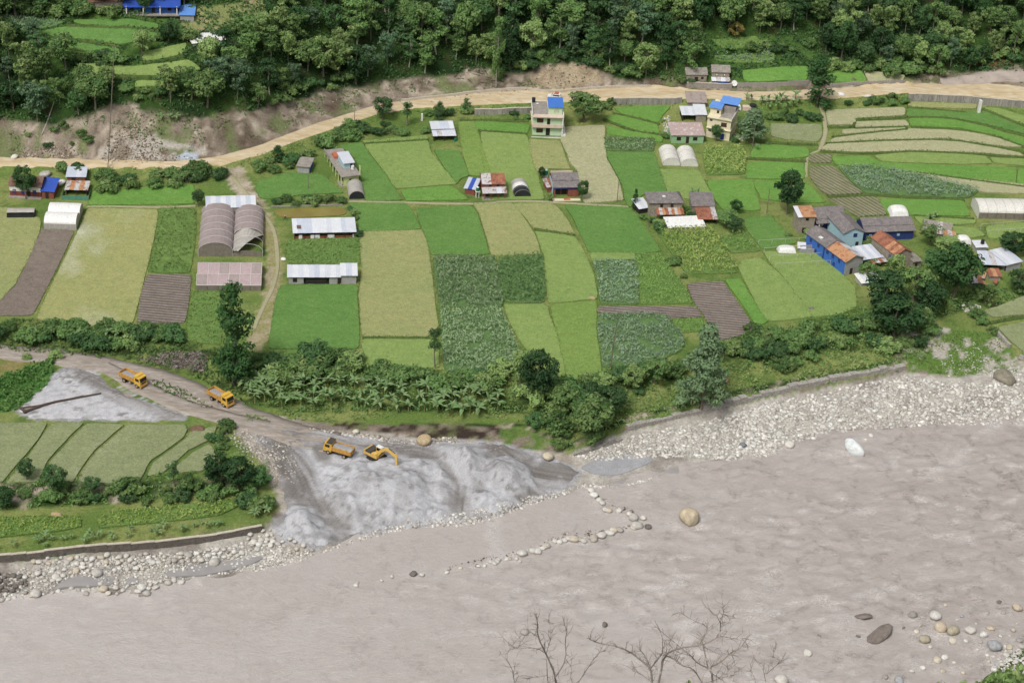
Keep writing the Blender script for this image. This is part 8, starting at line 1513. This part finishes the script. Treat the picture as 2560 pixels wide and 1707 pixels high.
# ------------------------------------------------------------------ bare trees on the near slope
DEADB = mottled('dead_bark', A('#6a6057'), A('#b3a99e'), 1.0, .9, A('#d6cec4'), 6, obj_space=True)
def near_tree(label, ydist, base, branches, seed, rt=.16):
    rs_ = np.random.default_rng(seed)
    def pt(x, y, dy): d = ray(*Z(15, x, y)); return CAM + d * ((ydist + dy) / d[1])
    B = pt(*base, 0); foot = np.array([B[0], B[1] + 1, float(NEAR(0, B[1])) - 5]); root = empty('bare_tree', foot, 0, label, 'tree'); tw = []
    V, F = tube(np.array([foot, (foot * .5 + B * .5) + (.3, 0, 0), B]) - foot, [rt * 1.6, rt * 1.1, rt * .7], 8); obj('trunk', mesh_from('trunk', V, F), DEADB, root)
    dep = {}
    for br, r0 in branches:
        o = rs_.uniform(-1.6, 1.6); st_ = dep.get(br[0], 0.0); Q = []
        for i, p in enumerate(br): q_ = st_ + (o - st_) * i / max(1, len(br) - 1); dep.setdefault(p, q_); Q.append(pt(*p, dep[p]))
        Q = smooth_line(np.array(Q), 1); n_ = len(Q); V, F = tube(Q - foot, np.linspace(r0 * .58, r0 * .16, n_), 6); obj('branch', mesh_from('branch', V, F), DEADB, root)
        for i in range(1, n_):
            for _ in range(3):
              if rs_.random() < .75:
                d_ = unit(rs_.normal(size=3) + unit(Q[i] - Q[i - 1]) * .8 + np.array([0, 0, .5])); L_ = rs_.uniform(.4, 1.1); m_ = Q[i] + d_ * L_ * .5 + rs_.normal(0, .08, 3); tw.append(tube(np.array([Q[i], m_, Q[i] + d_ * L_ + rs_.normal(0, .12, 3)]) - foot, [max(.016, r0 * .2), .012, .005], 4))
                if rs_.random() < .6: e_ = unit(d_ + rs_.normal(size=3) * .8); tw.append(tube(np.array([m_, m_ + e_ * .45]) - foot, [.014, .005], 4))
    V, F = join(tw); obj('twigs', mesh_from('twigs', V, F), DEADB, root, kind='stuff')
near_tree('bare grey tree with forked stem below the stone dam', 92, (500, 1720), [([(500, 1720), (505, 1510), (420, 1320), (350, 1180), (348, 1050), (330, 975)], .13), ([(505, 1510), (590, 1370), (580, 1200), (595, 1130), (570, 1070)], .07), ([(420, 1320), (345, 1270), (180, 1275), (110, 1240), (40, 1160)], .05), ([(420, 1320), (450, 1230), (465, 1120), (440, 1050)], .035), ([(500, 1720), (440, 1600), (430, 1500), (425, 1350)], .08), ([(500, 1720), (690, 1560), (750, 1470), (850, 1320), (920, 1290)], .06), ([(500, 1720), (200, 1640), (145, 1540), (145, 1460), (75, 1350), (150, 1230)], .05), ([(180, 1275), (210, 1230), (195, 1180)], .03), ([(430, 1500), (340, 1520), (230, 1500)], .04), ([(590, 1370), (640, 1440), (620, 1540)], .035), ([(350, 1180), (270, 1120)], .025)], 3)
near_tree('bare pale-branched tree in front of the churning water', 86, (1330, 1720), [([(1330, 1720), (1310, 1560), (1300, 1440), (1200, 1360), (1120, 1300), (990, 1250), (850, 1230), (770, 1190)], .14), ([(1300, 1440), (1380, 1340), (1400, 1310), (1395, 1180)], .07), ([(1300, 1440), (1250, 1330), (1205, 1290)], .05), ([(1330, 1720), (1380, 1500), (1410, 1330), (1540, 1270), (1740, 1250), (1880, 1170), (1885, 1030), (1760, 925)], .12), ([(1885, 1030), (1910, 990), (1905, 910)], .035), ([(1910, 990), (2010, 1020)], .03), ([(1880, 1170), (1990, 1195), (2090, 1190)], .035), ([(1410, 1330), (1500, 1370), (1520, 1400)], .04), ([(1310, 1560), (1200, 1480), (1150, 1465)], .04)], 5)
near_tree('bare dark tree with wide crooked branches near the shore stones', 98, (1815, 1720), [([(1815, 1720), (1820, 1490), (1780, 1440), (1890, 1390), (1970, 1310), (2050, 1280), (2090, 1215)], .14), ([(1780, 1440), (1740, 1260), (1725, 1200), (1775, 1130), (1760, 1080), (1660, 1045), (1545, 975)], .08), ([(1780, 1440), (1690, 1400), (1640, 1340), (1590, 1300), (1430, 1170), (1350, 1100)], .08), ([(1815, 1720), (1700, 1510), (1650, 1440), (1550, 1420), (1520, 1370), (1415, 1330)], .09), ([(1820, 1490), (1930, 1560), (1960, 1640)], .06), ([(1890, 1390), (1950, 1440), (1940, 1510)], .05), ([(1740, 1260), (1860, 1320), (1910, 1320)], .04), ([(1970, 1310), (2010, 1400), (2000, 1500)], .04), ([(1640, 1340), (1500, 1300), (1450, 1240)], .04)], 7)
near_tree('small bare tree at the lower edge beside the near shore', 104, (2240, 1720), [([(2240, 1720), (2270, 1490), (2160, 1350)], .06), ([(2270, 1490), (2350, 1420), (2400, 1380)], .05), ([(2240, 1720), (2180, 1560), (2140, 1450)], .05), ([(2270, 1490), (2320, 1380), (2340, 1280)], .03)], 9)
def near_shrub(n, x, top, yd, w, label):
    d = ray(*Z(n, x, top)); T = CAM + d * (yd / d[1]); g = float(NEAR(0, T[1])) - 4; h = T[2] - g; P = (T[0], T[1], g if h < 9 else T[2] - 7); put('shrub', P, min(h, 7), w, label, 'leafy bush tops on the near slope', var=1)
for a in ((16, 2330, 1400, 150, 6), (16, 2130, 1470, 160, 5), (16, 1900, 1530, 170, 4.5), (16, 1700, 1500, 165, 3.5), (16, 1430, 1545, 160, 3.5), (15, 1640, 1500, 120, 2.2), (15, 1480, 1555, 125, 1.4)): near_shrub(*a, 'one of the leafy bush tops at the foot of the near slope')

# foam and broken water round what stands in the river
fo = RIV_FOAM.copy()
for o in list(bpy.data.objects):
    if o.name.startswith(('river_stone', 'boulder')) and abs(o.location.z - WATER_Z) < 1.6:
        dx, dy = RIV_XY[:, 0] - o.location.x, RIV_XY[:, 1] - o.location.y; m = (np.abs(dx) < 12) & (np.abs(dy) < 12)
        if not m.any(): continue
        s1, n1_ = dx[m] * ux + dy[m] * uy, -dx[m] * uy + dy[m] * ux; r = o.scale.x; s1 = s1 - r * .6; fo[m] += .8 * np.exp(-(n1_ / (r * 1.1)) ** 2 - np.where(s1 > 0, s1 / (r * 3.2), -s1 / (r * .9)) ** 2)
d_, _s, _g = along(RIV_XY[:, 0], RIV_XY[:, 1], np.array([wp(14, *p) for p in [(2060, 200), (2040, 330), (2090, 430), (2070, 560)]])); fo += .9 * np.exp(-(d_ / 1.6) ** 2)
d_, _s, _g = along(RIV_XY[:, 0], RIV_XY[:, 1], np.array([wp(16, *p) for p in [(60, 860), (180, 740), (240, 620), (140, 960), (100, 1040)]])); fo += .6 * np.exp(-(d_ / 2.5) ** 2)
fo = np.clip(fo, 0, 1); setcol(RIV_ME, np.stack([fo] * 3, 1), 'Foam')

# ------------------------------------------------------------------ a person by the fish pond
def skinned(name, verts, edges, mat, parent, root=0):
    me = bpy.data.meshes.new(name); me.from_pydata([v[:3] for v in verts], edges, []); me.update(); o = obj(name, me, mat, parent)
    m = o.modifiers.new('skin', 'SKIN'); me.skin_vertices[0].data[root].use_root = True
    for i, v in enumerate(verts): me.skin_vertices[0].data[i].radius = (v[3], v[3])
    o.modifiers.new('sub', 'SUBSURF').levels = 1; o.modifiers['sub'].render_levels = 1; return o
P = gpz(6, 312, 500); pr = empty('person', P, .5, 'person in a cream shirt and dark trousers standing by the fish pond', 'person')
SKINM = flat('skin', A('#9a6e54'), var=.05)
bv = [(0, 0, .95, .13), (0, 0, 1.2, .13), (0, 0, 1.4, .12), (0, 0, 1.5, .055), (0, -.02, 1.6, .085), (0, -.02, 1.7, .075), (.19, 0, 1.38, .055), (.25, -.03, 1.12, .042), (.27, -.1, .88, .034), (-.19, 0, 1.38, .055), (-.25, -.03, 1.12, .042), (-.22, -.14, .9, .034), (.1, 0, .88, .085), (.11, -.02, .5, .06), (.11, .02, .1, .045), (.12, -.12, .04, .04), (-.1, 0, .88, .085), (-.12, .03, .5, .06), (-.12, .05, .1, .045), (-.13, -.09, .04, .04)]
be = [(0, 1), (1, 2), (2, 3), (3, 4), (4, 5), (2, 6), (6, 7), (7, 8), (2, 9), (9, 10), (10, 11), (0, 12), (12, 13), (13, 14), (14, 15), (0, 16), (16, 17), (17, 18), (18, 19)]
skinned('body', bv, be, SKINM, pr); skinned('shirt', [(0, 0, .98, .15), (0, 0, 1.2, .15), (0, 0, 1.41, .135), (.19, 0, 1.39, .07), (.25, -.03, 1.15, .055), (-.19, 0, 1.39, .07), (-.25, -.03, 1.15, .055)], [(0, 1), (1, 2), (2, 3), (3, 4), (2, 5), (5, 6)], flat('cream_cloth', A('#f0ead6'), var=.05), pr)
skinned('trousers', [(0, 0, .97, .145), (.1, 0, .88, .1), (.11, -.02, .5, .075), (.11, .02, .12, .06), (-.1, 0, .88, .1), (-.12, .03, .5, .075), (-.12, .05, .12, .06)], [(0, 1), (1, 2), (2, 3), (0, 4), (4, 5), (5, 6)], flat('dark_cloth', A('#4a443e'), var=.1), pr); skinned('hair', [(0, .02, 1.68, .09), (0, .01, 1.75, .07)], [(0, 1)], flat('dark_hair', A('#26211d'), var=.1), pr)
